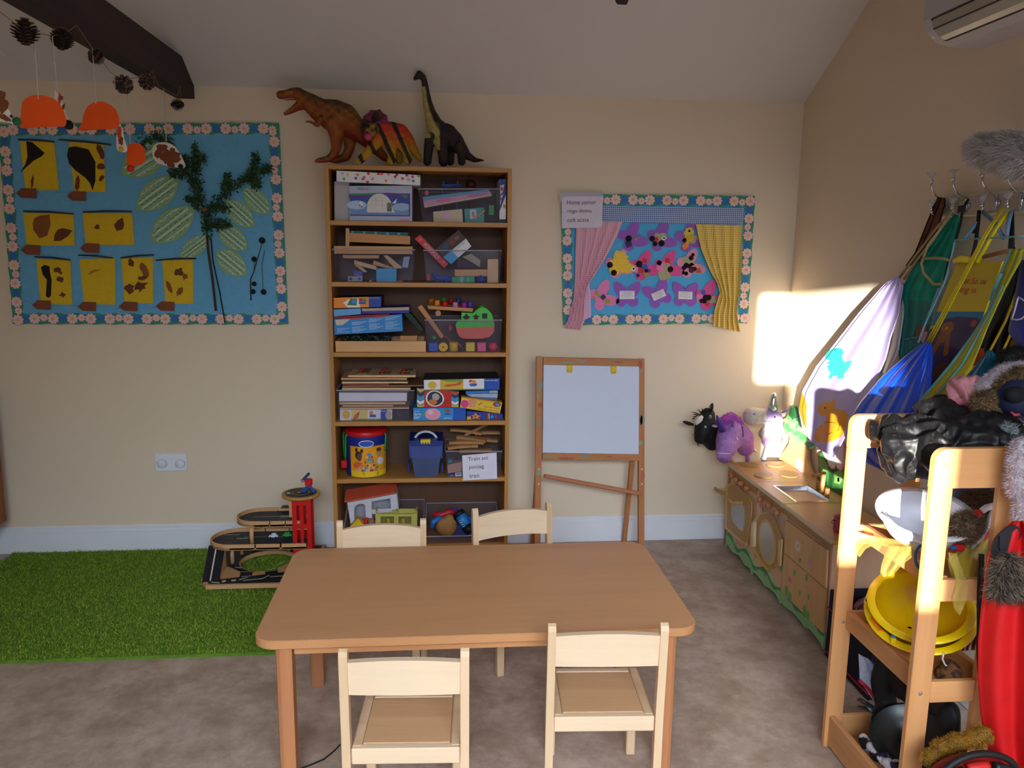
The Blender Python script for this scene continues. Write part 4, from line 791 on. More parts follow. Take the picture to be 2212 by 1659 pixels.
# child's picture, buildings of blocks and two small figures
well(-.28, .46, .17, .10, mat('241A18', .6), .986); well(-.38, .33, .07, .05, mat('241A18', .6), .984); well(-.12, .35, .07, .05, mat('241A18', .6), .984); well(-.24, .50, .125, .095, SKIN, .992); well(-.3, .70, .26, .085, mat('E2603A', .5), .987); well(.72, .42, .13, .10, mat('B98A6C', .5), .99); well(.72, .34, .14, .05, mat('5A3E2A', .5), .996); well(.82, .62, .2, .09, mat('C9CCD8', .5), .986)
bl_c = [mat(h, .5) for h in ('E5B98C', '3A8AC8', 'C8322A', '8FB03A', 'E58A3A', 'D9C9A0')]; rr_ = random.Random(2)
for row, (v, a0, a1) in enumerate(((.82, -.42, .62), (.76, -.38, .66), (.70, -.2, .6), (.62, .0, .48), (.56, .02, .46), (.50, .08, .42), (.44, .14, .34), (.38, .20, .28))):
    k = max(1, int((a1-a0)/.09))
    for i in range(k): a = a0+(a1-a0)*i/k; b_ = a0+(a1-a0)*(i+.85)/k; m.add([dr(a, za(v-.025), 1.004), dr(a, za(v+.025), 1.0), dr(b_, za(v+.025), 1.0), dr(b_, za(v-.025), 1.004)], [(0, 1, 2, 3)], bl_c[rr_.randrange(6)])
for v in (.885, .915, .945): m.add([dr(-.1+.1*(v-.88)*10, za(v-.006), .985), dr(-.1, za(v+.006), .983), dr(.7, za(v+.006), .983), dr(.7, za(v-.006), .985)], [(0, 1, 2, 3)], mat('6A4A14', .5))
m.build('printed_label', tb_)
for a, sgn in ((-.95, 1), (1.2, 1), (-1.45, 1)):
    pts = [dr(a, zl+.002, 1.0), dr(a-.05, zl-.01, 1.05), dr(a-.10, za(.4), 1.05 if a < 0 else 1.04), dr(a-.16 if a < 0 else a+.05, za(.62 if a < 0 else .42), 1.04)]
    m = MB(); m.tube(pts, .0042, mat('1E9A44', .6), 8); m.build('rope_handle', tb_)
q = dr(-1.12, za(.72), 1.10); m = MB(); m.box(q, (.028, .03, .036), mat('C8161E', .4), .004); m.build('handle_grip', tb_)
# blue bucket box with white carrying handle
t = thing('carry_tub', 'blue and clear tub with white arched handle and yellow clip', 'storage tub', B(*s3(1205, 750), -.23)); y = -.262
p = quad([(1030, 360), (1385, 362), (1335, 752), (1085, 752)], s3, y, 4); D = Vector((0, .17, 0)); m = MB()
MBL = mat('7F93C4', .2, 'clear', h2='9FB4E6', alpha=.34, spec=.6)
i_ = Vector((0, .01, 0)); c = [p[0], p[1], p[1]+D, p[0]+D]; b4 = [p[3]+i_, p[2]+i_, p[2]+D-i_, p[3]+D-i_]
for k in range(4): m.add([c[k], c[(k+1) % 4], b4[(k+1) % 4], b4[k]], [(0, 1, 2, 3)], MBL)
m.add(b4, [(0, 1, 2, 3)], MBL); m.build('body', t)
m = MB(); q = quad([(1022, 312), (1392, 314), (1388, 372), (1028, 370)], s3, y-.004); m.prism(q, (0, .18, 0), mat('16307E', .35)); m.build('lid', t)
m = MB(); q = quad([(1022, 330), (1392, 330), (1385, 500), (1030, 500)], s3, y+.02); m.prism(q, (0, .13, 0), mat('1D4FB4', .35)); m.build('inner_tray', t)
m = MB(); pa = [B(*s3(1205+122*math.cos(PI-PI*i/16), 312-100*math.sin(PI*i/16)), y+.06) for i in range(17)]; pa = [pa[0]+Vector((0, 0, -.006))]+pa+[pa[-1]+Vector((0, 0, -.006))]; m.tube(pa, .0058, mat('D5DAE6', .35), 10); m.build('handle', t)
m = MB(); q = quad([(1150, 302), (1256, 300), (1254, 330), (1150, 332)], s3, y-.010); m.prism(q, (0, .02, 0), mat('E5C51A', .4))
for k in range(4): q = quad([(1153+28*k, 328), (1167+28*k, 328), (1167+28*k, 348), (1153+28*k, 348)], s3, y-.010); m.prism(q, (0, .006, 0), mat('E5C51A', .4))
m.build('clip', t)
for s, x in ((0, 1010), (1, 1388)):
    m = MB(); q = quad([(x, 560), (x+14, 540), (x+(28 if s == 0 else 8), 655), (x+8, 655)] if s == 0 else [(x-8, 540), (x+2, 560), (x+8, 655), (x-20, 655)], s3, y+.05); m.prism(q, (0, .05, 0), mat('1A2F96', .4)); m.build('side_clip', t)
# train set tub with its paper sign
tt = tub('open clear tub of wooden train track with a paper sign on its front', [(1418, 426), (2034, 428), (2008, 736), (1442, 740)], s3, -.272, .23, 4)
t = thing('paper_sign', 'white paper sign on the front of the train set tub', 'sign', B(*s3(1790, 740), -.276))
p = quad([(1600, 472), (1974, 440), (1980, 724), (1610, 744)], s3, -.2765); m = MB(); m.prism(p, (0, .0015, 0), mat('E3E1F0', .6)); m.build('sheet', t)
m = MB(); INK = mat('3A3A42', .6); art_on(m, p, [('t', 'Train set', .17, .09, .75, .24, INK), ('t', 'pociag', .19, .41, .62, .60, INK), ('t', 'tren', .19, .78, .47, .91, INK)]); m.build('lettering', t)
TG = 'pieces of wooden train track in the train set tub'
RRt = random.Random(4); M_TR = mat('B4834F', .55, 'woodx', 1.2, h2='9F6F40')
def track(c, rz, tilt, ln, curve, lb):
    N = 8; pts = []
    T = Matrix.Translation(c) @ Matrix.Rotation(rz, 4, 'Z') @ Matrix.Rotation(tilt, 4, 'Y')
    m = MB(); w = .017; h = .006
    for u0, u1, hh in ((-w, -.009, h), (-.009, -.005, h*.6), (-.005, .005, h), (.005, .009, h*.6), (.009, w, h)):
        top = []; 
        for i in range(N+1):
            x = -ln/2+ln*i/N; cy = curve*(1-(2*x/ln)**2)
            top.append([T @ Vector((x, cy+u0, -h)), T @ Vector((x, cy+u0, hh)), T @ Vector((x, cy+u1, hh)), T @ Vector((x, cy+u1, -h))])
        for i in range(N):
            a, b_ = top[i], top[i+1]
            m.add(a+b_, [(k, k+4, (k+1) % 4+4, (k+1) % 4) for k in range(4)], M_TR)
        m.add(top[0], [(0, 1, 2, 3)], M_TR); m.add(top[-1], [(3, 2, 1, 0)], M_TR)
    tag(m.build('train_track'), lb, 'train track', TG)
x_ = lambda cx: B(*s3(cx, 400), -.16).x
zr = B(*s3(1720, 426), -.272).z
track((x_(1600), -.235, zr+.012), .10, -.05, .14, .012, 'curved track piece lying nearest the front rim at left'); track((x_(1640), -.21, zr+.026), .05, .02, .16, .014, 'curved track piece lying on top of the front pieces'); track((x_(1700), -.18, zr+.035), -.25, .1, .14, .01, 'curved track piece angled back in mid heap'); track((x_(1760), -.15, zr+.028), -.05, .08, .13, .01, 'track piece at the right of the heap, tipped down'); track((x_(1640), -.11, zr+.055), .05, .15, .15, .018, 'high track piece at the back left of the heap'); track((x_(1850), -.13, zr+.012), .3, .05, .12, .012, 'low track piece in the right half of the tub'); track((x_(1760), -.10, zr+.062), -.2, -.5, .12, .01, 'track piece standing steeply at the back of the heap'); track((x_(1880), -.09, zr+.042), .1, .0, .12, .012, 'track piece lying at the back right corner of the tub'); track((x_(1560), -.16, zr+.002), .4, .0, .12, .012, 'lower track piece at the left, partly buried'); track((x_(1740), -.22, zr-.012), .02, .0, .15, .004, 'straight track piece below the front rim')
block('wooden_block', 'reddish wooden block tilted in the left of the train set tub', 'wooden block', [(1440, 575), (1600, 540), (1600, 640), (1446, 668)], s3, -.248, .05, mat('B98A78', .55))
fbox('toy_train', 'small blue toy train wagon at the bottom of the train set tub', 'toy train', [(1440, 682), (1512, 674), (1512, 730), (1444, 734)], s3, -.252, .03, mat('2A46A8', .4), [('c', .7, .6, .14, .18, mat('D9C0B8', .5))], 4)
fbox('toy_train', 'small white toy train wagon with a blue window beside the sign', 'toy train', [(1526, 662), (1594, 660), (1596, 732), (1526, 734)], s3, -.252, .03, mat('D9DEE8', .4), [('r', .12, .2, .85, .5, mat('2A5FA8', .4))], 4)
block('toy_block', 'teal toy piece at the upper left inside the train set tub', 'block', [(1446, 520), (1492, 516), (1492, 552), (1448, 556)], s3, -.24, .03, mat('2F8A9C', .45))
# --- bottom shelf
z5 = SHT[5]+.001
def tub5(x0, x1, zt, label):
    t = thing('clear_tub', label, 'storage tub', ((x0+x1)/2, -.15, z5), 0, 'clear storage tubs in the bookcase'); m = MB(); i = .012
    T4 = [Vector((x0, -.272, zt-.085)), Vector((x1, -.272, zt-.085)), Vector((x1, -.04, zt)), Vector((x0, -.04, zt))]; B4 = [Vector((x0+i, -.262, z5)), Vector((x1-i, -.262, z5)), Vector((x1-i, -.05, z5)), Vector((x0+i, -.05, z5))]
    for k in range(4): m.add([T4[k], T4[(k+1) % 4], B4[(k+1) % 4], B4[k]], [(0, 1, 2, 3)], M_TUB)
    m.add(B4, [(0, 1, 2, 3)], M_TUB); m.build('body', t); m = MB(); m.tube(T4+[T4[0]], .0035, M_TUBR, 6, False); m.build('rim', t)
xl0, xl1 = B(*s3(305, 1200), -.27).x, B(*s3(1180, 1200), -.27).x; xr0, xr1 = B(*s3(1200, 1200), -.27).x, B(*s3(2005, 1200), -.27).x
tub5(xl0, xl1, B(*s3(1100, 950), -.04).z, 'clear tub with the toy barn, on the left of the bottom shelf'); tub5(xr0, xr1, B(*s3(1600, 985), -.04).z, 'clear tub with brown and blue toys, on the right of the bottom shelf')
t = thing('toy_barn', 'white wooden toy barn with red roof, tilted in the bottom-shelf tub', 'toy barn', B(*s3(640, 1240), -.13)); yb = -.20; MW = mat('D3D0DC', .6, 'woodx', 1.5, h2='C2BECC')
fr_ = [(352, 985), (880, 890), (898, 1045), (690, 1055), (660, 1110), (640, 1240), (400, 1240)]
pb = lambda x, y, yy=yb: B(*s3(x, y), yy)
m = MB(); m.prism([pb(352, 985), pb(432, 970), pb(425, 1060), pb(432, 1160), pb(440, 1250), pb(395, 1250)], (0, .008, 0), MW); m.prism([pb(432, 970), pb(550, 950), pb(548, 1010), pb(525, 998), pb(490, 994), pb(450, 1012), pb(428, 1050)], (0, .008, 0), MW); m.prism([pb(548, 950), pb(620, 938), pb(618, 1080), pb(630, 1250), pb(560, 1250), pb(550, 1050), pb(546, 1010)], (0, .008, 0), MW); m.prism([pb(618, 938), pb(880, 890), pb(884, 925), pb(818, 938), pb(612, 972)], (0, .008, 0), MW); m.prism([pb(818, 936), pb(884, 924), pb(900, 1060), pb(830, 1060)], (0, .008, 0), MW); m.prism([pb(612, 1060), pb(830, 1045), pb(840, 1080), pb(625, 1110)], (0, .008, 0), MW); m.build('front_wall', t)
m = MB(); m.prism([pb(360, 985, yb+.10), pb(880, 890, yb+.10), pb(900, 1060, yb+.10), pb(400, 1250, yb+.10)], (0, .006, 0), mat('A9A6B4', .6)); m.build('rear_wall', t)
m = MB(); m.prism([pb(880, 885), pb(898, 1060), pb(898, 1060)+Vector((0, .105, 0)), pb(880, 885)+Vector((0, .105, 0))], (.006, 0, 0), mat('B9B6C4', .6)); m.build('end_wall', t)
m = MB(); m.prism([pb(318, 985, yb-.012), pb(888, 882, yb-.012), pb(888, 870, yb-.012), pb(318, 972, yb-.012)], (0, .085, .030), mat('C8553A', .55)); m.build('roof', t)
t = thing('toy_crate', 'yellow-green wooden toy stable with two openings in the bottom-shelf tub', 'toy', B(*s3(880, 1240), -.23)); MY = mat('C3BC5E', .55); yc = -.245
m = MB(); 
for q in ([(660, 1100), (718, 1105), (712, 1255), (655, 1250)], [(860, 1130), (908, 1130), (908, 1250), (860, 1250)], [(1048, 1105), (1105, 1100), (1102, 1255), (1046, 1255)], [(712, 1110), (1050, 1110), (1050, 1135), (716, 1135)], [(712, 1216), (1050, 1216), (1050, 1255), (712, 1255)]): m.prism(quad(q, s3, yc), (0, .008, 0), MY)
m.build('front_wall', t); m = MB(); m.prism(quad([(680, 1050), (1105, 1052), (1105, 1100), (670, 1100)], s3, yc+.07), (0, .006, 0), MY); m.prism(quad([(670, 1100), (1105, 1100), (1100, 1255), (665, 1255)], s3, yc+.0705), (0, .006, 0), mat('8C8A44', .6)); m.build('rear_wall', t)
for xx in (660, 880, 1098): 
    a = pb(xx, 1075, yc+.008); b_ = pb(xx, 1250, yc+.008); m = MB(); m.prism([a, b_, b_+Vector((0, .062, 0)), a+Vector((0, .062, 0))], (.006, 0, 0), MY); m.build('partition', t)
for x in (800, 960): m = MB(); c = pb(x, 1190, yc+.035); m.box(c, (.016, .016, .03), mat('C9A83A', .5), .004); tag(m.build('toy_figure'), 'little yellow toy figure in the %s opening of the toy stable' % ('left' if x == 800 else 'right'), 'toy figure')
block('toy_roof', 'yellow wedge-shaped toy roof at the left of the barn tub', 'toy', [(380, 1250), (470, 1158), (540, 1240), (530, 1260)], s3, -.248, .05, YEL)
m = MB(); p0, p1 = pb(560, 1160, -.235), pb(545, 1245, -.235); m.tube([p0, p1], [.007, .008], RED, 8); m.sphere(p0, (.013, .007, .007), RED); m.sphere(p1, (.010, .008, .008), RED); tag(m.build('toy_tap'), 'small red toy piece in front of the barn', 'toy')
m = MB(); c = pb(615, 1200, -.222); m.sphere(c, (.018, .014, .022), mat('8C6A58', .6)); tag(m.build('toy_animal'), 'brownish toy lump beside the toy stable', 'toy')
m = MB(); c = pb(1430, 1240, -.215); m.sphere(c+Vector((0, 0, .0)), (.052, .035, .048), mat('A0713C', .7, 'mottle', 3, h2='B07F48')); m.sphere(c+Vector((.012, .0, .036)), (.024, .024, .022), mat('A0713C', .7, 'mottle', 3, h2='B07F48')); tag(m.build('teddy'), 'rounded brown soft toy in the bottom right tub', 'soft toy')
t = thing('toy_train', 'blue and black toy locomotive tipped on its side in the bottom right tub', 'toy train', pb(1630, 1240, -.2)); 
a, b_ = pb(1570, 1110, -.19), pb(1680, 1270, -.225); m = MB(); m.tube([a, a.lerp(b_, .3), b_], [.026, .028, .028], mat('1E7FC8', .35), 16); m.build('boiler', t)
m = MB(); d_ = (b_-a).normalized(); m.tube([a-d_*.012, a+d_*.010], .029, BLK, 16); m.tube([b_-d_*.02, b_+d_*.016], .030, BLK, 16); m.build('black_ring', t)
m = MB(); m.bar(a.lerp(b_, .25)+Vector((.03, -.012, .006)), a.lerp(b_, .85)+Vector((.03, -.012, .006)), .028, .03, mat('1A5FA8', .35)); m.build('cab', t)
m = MB(); 
for k in range(4): c = a.lerp(b_, .3+.13*k)+Vector((-.006, -.027, .002)); m.bar(c-Vector((.012, 0, .004)), c+Vector((.008, 0, .002)), .002, .002, W_, 0)
m.build('white_lines', t)
m = MB(); pts = [pb(1290, 1110, -.16), pb(1370, 1120, -.16), pb(1460, 1085, -.15), pb(1530, 1090, -.15)]; m.tube(pts, [.012, .016, .018, .012], mat('C4202A', .45), 12); tag(m.build('toy_piece'), 'red toy shape at the back of the bottom right tub', 'toy')
m = MB(); m.sphere(pb(1410, 1080, -.12), (.020, .015, .014), mat('2C7F3A', .5)); tag(m.build('toy_piece'), 'small green toy behind the red shape in the bottom right tub', 'toy')
m = MB(); pts = [pb(1270, 1260, -.235), pb(1290, 1190, -.23), pb(1340, 1160, -.22), pb(1380, 1150, -.21)]; m.tube(pts, [.010, .013, .013, .010], mat('1E6FC8', .4), 12); tag(m.build('toy_piece'), 'blue curved toy beside the brown soft toy', 'toy')
m = MB(); m.sphere(pb(1500, 1075, -.13), (.026, .016, .016), mat('2A4AA8', .45)); tag(m.build('toy_piece'), 'dark blue rounded toy behind the locomotive', 'toy')
m = MB(); m.box((pb(1600, 1290, -.18).x, -.165, z5+.034), (.20, .10, .06), mat('2A3A7A', .5), .01); tag(m.build('toy_case'), 'dark blue toy case at the bottom of the bottom right tub', 'toy')
# ------------------------------------------------------------------ notice boards
YB = -.014
FL_P = mat('F0CFD2', .6); FL_O = mat('C46A82', .6); FL_Y = mat('E5B23A', .6); BD_G = mat('2F9370', .55); BD_B = mat('2F6FC0', .55)
def flower(mb, c, r, lay, k=9, ang=0):
    n = Vector((0, -1, 0)); o = n*.0006
    pts = []
    for i in range(4*k):
        a = ang+2*PI*i/(4*k); rr = r*(1.0 if i % 4 in (1, 2, 3) else .80); pts.append(c+Vector((rr*math.cos(a), 0, rr*math.sin(a)))+o*lay)
    mb.poly(pts, FL_O, n)
    for i in range(k):
        a = ang+2*PI*(i+.5)/k; d = Vector((math.cos(a), 0, math.sin(a))); s = Vector((-d.z, 0, d.x)); w = r*.235
        b0 = c+o*(lay+1); mb.poly([b0+d*(r*q)+s*(w*t) for q, t in ((.22, -.4), (.5, -.9), (.78, -1.0), (.93, -.55), (.96, 0), (.93, .55), (.78, 1.0), (.5, .9), (.22, .4))], FL_P, n)
    mb.disc(c+o*(lay+2), n, r*.26, FL_Y, 10)
def border_strip(mb, a, b_, w, inward, phase=0, r=.0255):
    """printed daisy border from a to b, width w, wavy edges"""
    a = Vector(a); b_ = Vector(b_); d = (b_-a); L_ = d.length; d.normalize(); inn = Vector(inward); n = Vector((0, -1, 0))
    k = max(6, int(L_/.014)); up = []; lo = []
    for i in range(k+1):
        s = L_*i/k; wv = .0035*math.sin(2*PI*(s+phase)/.082); up.append(a+d*s-inn*(.0015+wv*.5)); lo.append(a+d*s+inn*(w+wv))
    mb.add(up+lo, [(i, i+1, k+2+i, k+1+i) if True else 0 for i in range(k)], BD_G)
    s = -phase % .165
    s -= .165
    while s < L_:
        mid = a+inn*(w*.5)
        for off, kind in ((0, 0), (.0405, 1), (.081, 0), (.1235, 2)):
            q = s+off
            if q < .014 or q > L_-.014: continue
            c = mid+d*q+n*.0006
            if kind == 2:
                mb.poly([c+d*x*.017+inn*y*w*.33 for x, y in ((-1, -.7), (-.5, -1), (.5, -1), (1, -.7), (.8, 0), (1, .7), (.5, 1), (-.5, 1), (-1, .7), (-.8, 0))], BD_B, n)
            elif kind == 0: flower(mb, c, r, 2, 9, q*7)
            else: flower(mb, c+inn*w*.10, r*.70, 1, 8, q*5)
        s += .165
def bilin(c4, u, v): return c4[0].lerp(c4[1], u).lerp(c4[3].lerp(c4[2], u), v)
# ---- left board
n1 = [B(-4, 269, YB), B(602, 266, YB), B(622, 700, YB), B(29, 699, YB)]
nb = thing('notice_board', 'big blue notice board with daisy border, covered in nature crafts', 'notice board', (-1.33, -.006, 1.10))
m = MB(); m.prism(n1, (0, .0141, 0), mat('6AB0DA', .8, 'plain', 2, var=.05)); m.build('backing', nb)
m = MB(); W1 = .046; dz = Vector((0, -.0012, 0))
border_strip(m, n1[0]+dz, n1[1]+dz, W1, (n1[3]-n1[0]).normalized(), .02); border_strip(m, n1[3]+dz, n1[2]+dz, W1, (n1[0]-n1[3]).normalized(), .07)
border_strip(m, n1[0]+dz*1.3, n1[3]+dz*1.3, W1, (n1[1]-n1[0]).normalized(), .05); border_strip(m, n1[1]+dz*1.3, n1[2]+dz*1.3, W1, (n1[0]-n1[1]).normalized(), .0); m.build('daisy_border', nb)
c1 = crop(0, 240, 3.456)
def q1(x, y, y_=YB-.004): return B(*c1(x, y), y_)
M_YC = mat('DDB820', .75, 'plain', 2, var=.05); M_TW = mat('3E2A1E', .8); M_LF = mat('6A3A1C', .75); M_LF2 = mat('8A5426', .75); M_BLKF = mat('1E1510', .8); M_TAG = mat('83492F', .75); M_STR = mat('8C8478', .8)
def bumpy(cx, cy, rx, ry, ang, seed, n=14, j=.22):
    r = random.Random(seed); o = []
    for i in range(n):
        a = 2*PI*i/n; k = 1+r.uniform(-j, j); x, y = rx*k*math.cos(a), ry*k*math.sin(a); o.append((cx+x*math.cos(ang)-y*math.sin(ang), cy+x*math.sin(ang)+y*math.cos(ang)))
    return o
def ycard(lb, corners, twig, things_):
    y0 = YB-.003; t = thing('leaf_picture', lb, 'picture', q1(*corners[3], y0), 0, 'yellow leaf pictures on the notice board')
    m = MB(); m.prism([q1(*c, y0-.001) for c in corners], (0, .001, 0), M_YC); m.build('card', t)
    m = MB(); a, b_ = twig; md = ((a[0]+b_[0])/2, (a[1]+b_[1])/2-6); m.tube([q1(*a, y0-.006), q1(*md, y0-.006), q1(*b_, y0-.006)], [.003, .004, .003], M_TW, 7); m.build('twig', t)
    for i, (pts, mt) in enumerate(things_):
        m = MB(); m.prism([q1(*p, y0-.0018-.0004*i) for p in pts], (0, .0008, 0), mt); m.build('pressed_leaf', t)
ycard('top left yellow card with a black feather reaching past its left edge', [(150, 225), (405, 228), (440, 590), (190, 590)], ((135, 212), (405, 230)), [([(195, 225), (240, 232), (332, 312), (310, 338), (250, 370), (205, 410), (148, 462), (190, 395), (205, 340)], M_BLKF), (bumpy(240, 530, 10, 45, .1, 3), M_LF)])
ycard('top right yellow card with a large dark brown leaf across it', [(512, 232), (775, 240), (790, 605), (555, 600)], ((438, 214), (832, 252)), [([(512, 272), (560, 262), (660, 285), (712, 380), (712, 520), (690, 592), (672, 540), (640, 500), (560, 440), (515, 390), (500, 330)], M_BLKF), (bumpy(750, 300, 22, 55, -.3, 5), M_LF), (bumpy(752, 415, 28, 24, 0, 6), M_LF), (bumpy(758, 500, 16, 30, .5, 7), M_LF), (bumpy(578, 540, 16, 60, .1, 8), M_LF)])
ycard('middle left yellow card with two brown leaves', [(175, 760), (550, 768), (558, 1003), (200, 1006)], ((175, 748), (550, 768)), [([(255, 800), (300, 780), (370, 772), (376, 850), (352, 930), (295, 950), (250, 890), (244, 840)], M_LF2), ([(400, 970), (408, 920), (430, 885), (470, 873), (540, 892), (505, 935), (450, 970)], M_LF)])
ycard('middle right yellow card with one small and one larger dark leaf', [(617, 760), (985, 762), (1003, 998), (640, 999)], ((618, 754), (985, 750)), [(bumpy(725, 865, 20, 18, 0, 1), M_LF), ([(850, 850), (880, 815), (915, 795), (928, 850), (915, 885), (870, 895)], M_LF)])
ycard('bottom row yellow card first from the left, with a tall black feather', [(270, 1102), (525, 1115), (540, 1445), (305, 1440)], ((258, 1088), (525, 1112)), [([(305, 1165), (335, 1148), (370, 1160), (372, 1200), (385, 1260), (380, 1380), (360, 1395), (342, 1380), (350, 1260), (318, 1220)], M_BLKF), (bumpy(432, 1190, 30, 22, .5, 2, 12, .4), M_LF), (bumpy(455, 1260, 26, 26, 0, 4, 12, .5), M_LF), (bumpy(468, 1372, 22, 20, 0, 9, 12, .5), M_LF)])
ycard('bottom row yellow card second from the left, nearly bare', [(592, 1105), (860, 1098), (862, 1445), (628, 1440)], ((585, 1075), (840, 1096)), [(bumpy(700, 1198, 38, 10, -.35, 2, 12, .5), mat('A87C22', .75))])
ycard('bottom row yellow card third from the left, with a trail of red-brown leaves', [(905, 1100), (1143, 1090), (1145, 1435), (930, 1432)], ((900, 1096), (1150, 1074)), [(bumpy(978, 1130, 24, 28, 0, 11, 12, .4), M_LF), (bumpy(1078, 1190, 26, 60, -.4, 12, 12, .25), M_LF2), (bumpy(1060, 1245, 42, 16, -.3, 13, 12, .4), M_LF), (bumpy(965, 1325, 36, 34, 0, 14, 12, .35), M_LF), (bumpy(1052, 1310, 44, 30, -.5, 15, 12, .4), M_LF)])
ycard('bottom row yellow card fourth from the left, with leaf pieces in two corners', [(1210, 1115), (1443, 1110), (1443, 1438), (1235, 1440)], ((1163, 1114), (1464, 1100)), [(bumpy(1338, 1198, 34, 32, 0, 21, 14, .4), M_LF), (bumpy(1380, 1238, 20, 24, .3, 22, 12, .4), M_LF2), ([(1240, 1262), (1268, 1285), (1288, 1335), (1284, 1362), (1258, 1342), (1242, 1305)], M_LF2), (bumpy(1340, 1345, 20, 34, .5, 24, 12, .3), M_LF2)])
def btag(lb, x0, y0, x1, y1, str_to=None):
    yy = YB-.010; t = thing('paper_tag', lb, 'tag', q1((x0+x1)/2, y1, yy), 0, 'brown luggage tags under the yellow cards'); my = (y0+y1)/2
    m = MB(); m.prism([q1(*p, yy) for p in ((x0, my), (x0+40, y0), (x1, y0+3), (x1, y1), (x0+40, y1-4))], (0, .001, 0), M_TAG); m.build('tag', t)
    m = MB(); m.disc(q1(x0+26, my, yy-.0006), (0, -1, 0), .0042, mat('5A3424', .7), 10); m.disc(q1(x0+26, my, yy-.0009), (0, -1, 0), .002, mat('2A1814', .7), 8); m.build('eyelet', t)
    if str_to: m = MB(); m.tube([q1(x0+26, my, yy-.002)]+[q1(*p, YB+.0004) for p in str_to], .0008, M_STR, 5); m.build('string', t)
btag('brown luggage tag under the top left yellow card', 120, 575, 272, 652, [(118, 606), (100, 640)]); btag('brown luggage tag under the top right yellow card', 498, 598, 642, 672, [(480, 605), (400, 610)]); btag('brown luggage tag under the middle left yellow card', 153, 998, 300, 1074, [(140, 1000)]); btag('brown luggage tag under the middle right yellow card', 596, 986, 742, 1060, [(620, 950)]); btag('brown luggage tag under the first bottom-row card', 238, 1412, 378, 1484, [(180, 1410)]); btag('brown luggage tag under the second bottom-row card', 578, 1424, 717, 1495, [(540, 1450)]); btag('brown luggage tag under the third bottom-row card', 886, 1422, 1026, 1495, [(860, 1480)]); btag('brown luggage tag under the fourth bottom-row card', 1161, 1421, 1301, 1494, [(1130, 1470)])
M_PL = mat('8DB583', .7, 'plain', 2); M_PLS = mat('BDD6CE', .7); M_SCR = mat('3F5A4C', .7)
def pleaf(lb, p, q, wd, curve=.0, vert=False, pale=4):
    yy = YB-.005; t = thing('paper_leaf', lb, 'paper leaf', q1((p[0]+q[0])/2, (p[1]+q[1])/2+40, yy), 0, 'green paper leaves around the conifer branch')
    ax = (q[0]-p[0], q[1]-p[1]); L_ = math.hypot(*ax); ux, uy = ax[0]/L_, ax[1]/L_; nx, ny = -uy, ux
    def f(s, w, k=0): return q1(p[0]+ux*L_*s+nx*w*wd*L_, p[1]+uy*L_*s+ny*w*wd*L_, yy-.0006*k)
    prof = lambda s: math.sin(PI*min(1, max(0, s)))**.75
    N = 12; o1 = [(i/N, prof(i/N)*.5) for i in range(N+1)]; o2 = [(1-i/N, -prof(1-i/N)*.5) for i in range(1, N)]
    m = MB(); m.prism([f(*a) for a in o1+o2], (0, .001, 0), M_PL); m.build('leaf', t)
    m = MB(); r_ = random.Random(lb)
    for i in range(pale):
        w0 = -.42+.84*(i+.3)/pale; pts = []
        for dw in (0, .075):
            row = [(s, w0+dw) for s in [.1+.8*j/8 for j in range(9)] if abs(w0+dw) < prof(s)*.47]
            pts.append(row)
        if len(pts[0]) > 2 and len(pts[1]) > 2: m.poly([f(s, w, 1) for s, w in pts[0]]+[f(s, w, 1) for s, w in reversed(pts[1])], M_PLS, (0, -1, 0))
    m.build('chalk_stripes', t)
    # lines of handwriting, too small to read
    m = MB()
    for i in range(5):
        w0 = -.32+.64*i/4; row = [s for s in [.12+.76*j/22 for j in range(23)] if abs(w0) < prof(s)*.40]
        if len(row) > 3:
            for k in range(0, len(row)-2, 3):
                m.tube([f(row[k], w0+r_.uniform(-.02, .02), 2), f(row[k]+.015, w0+r_.uniform(-.03, .03), 2), f(row[min(k+2, len(row)-1)], w0+r_.uniform(-.02, .02), 2)], .0009, M_SCR, 4, False)
    m.build('handwriting', t)
pleaf('green paper leaf behind the brown hedgehog at the top', (905, 470), (1250, 255), .62); pleaf('upper of the two large green paper leaves left of the branch', (1015, 735), (1338, 498), .55); pleaf('lower of the two large green paper leaves left of the branch', (1122, 975), (1452, 722), .55); pleaf('green paper leaf just above the fourth bottom-row card', (1342, 1092), (1562, 930), .5); pleaf('highest green paper leaf right of the branch', (1815, 572), (2016, 768), .55); pleaf('second green paper leaf down, right of the branch', (1678, 668), (1898, 866), .55); pleaf('third green paper leaf down, right of the branch', (1628, 858), (1846, 1036), .6); pleaf('lowest green paper leaf right of the branch', (1615, 1042), (1842, 1226), .6)
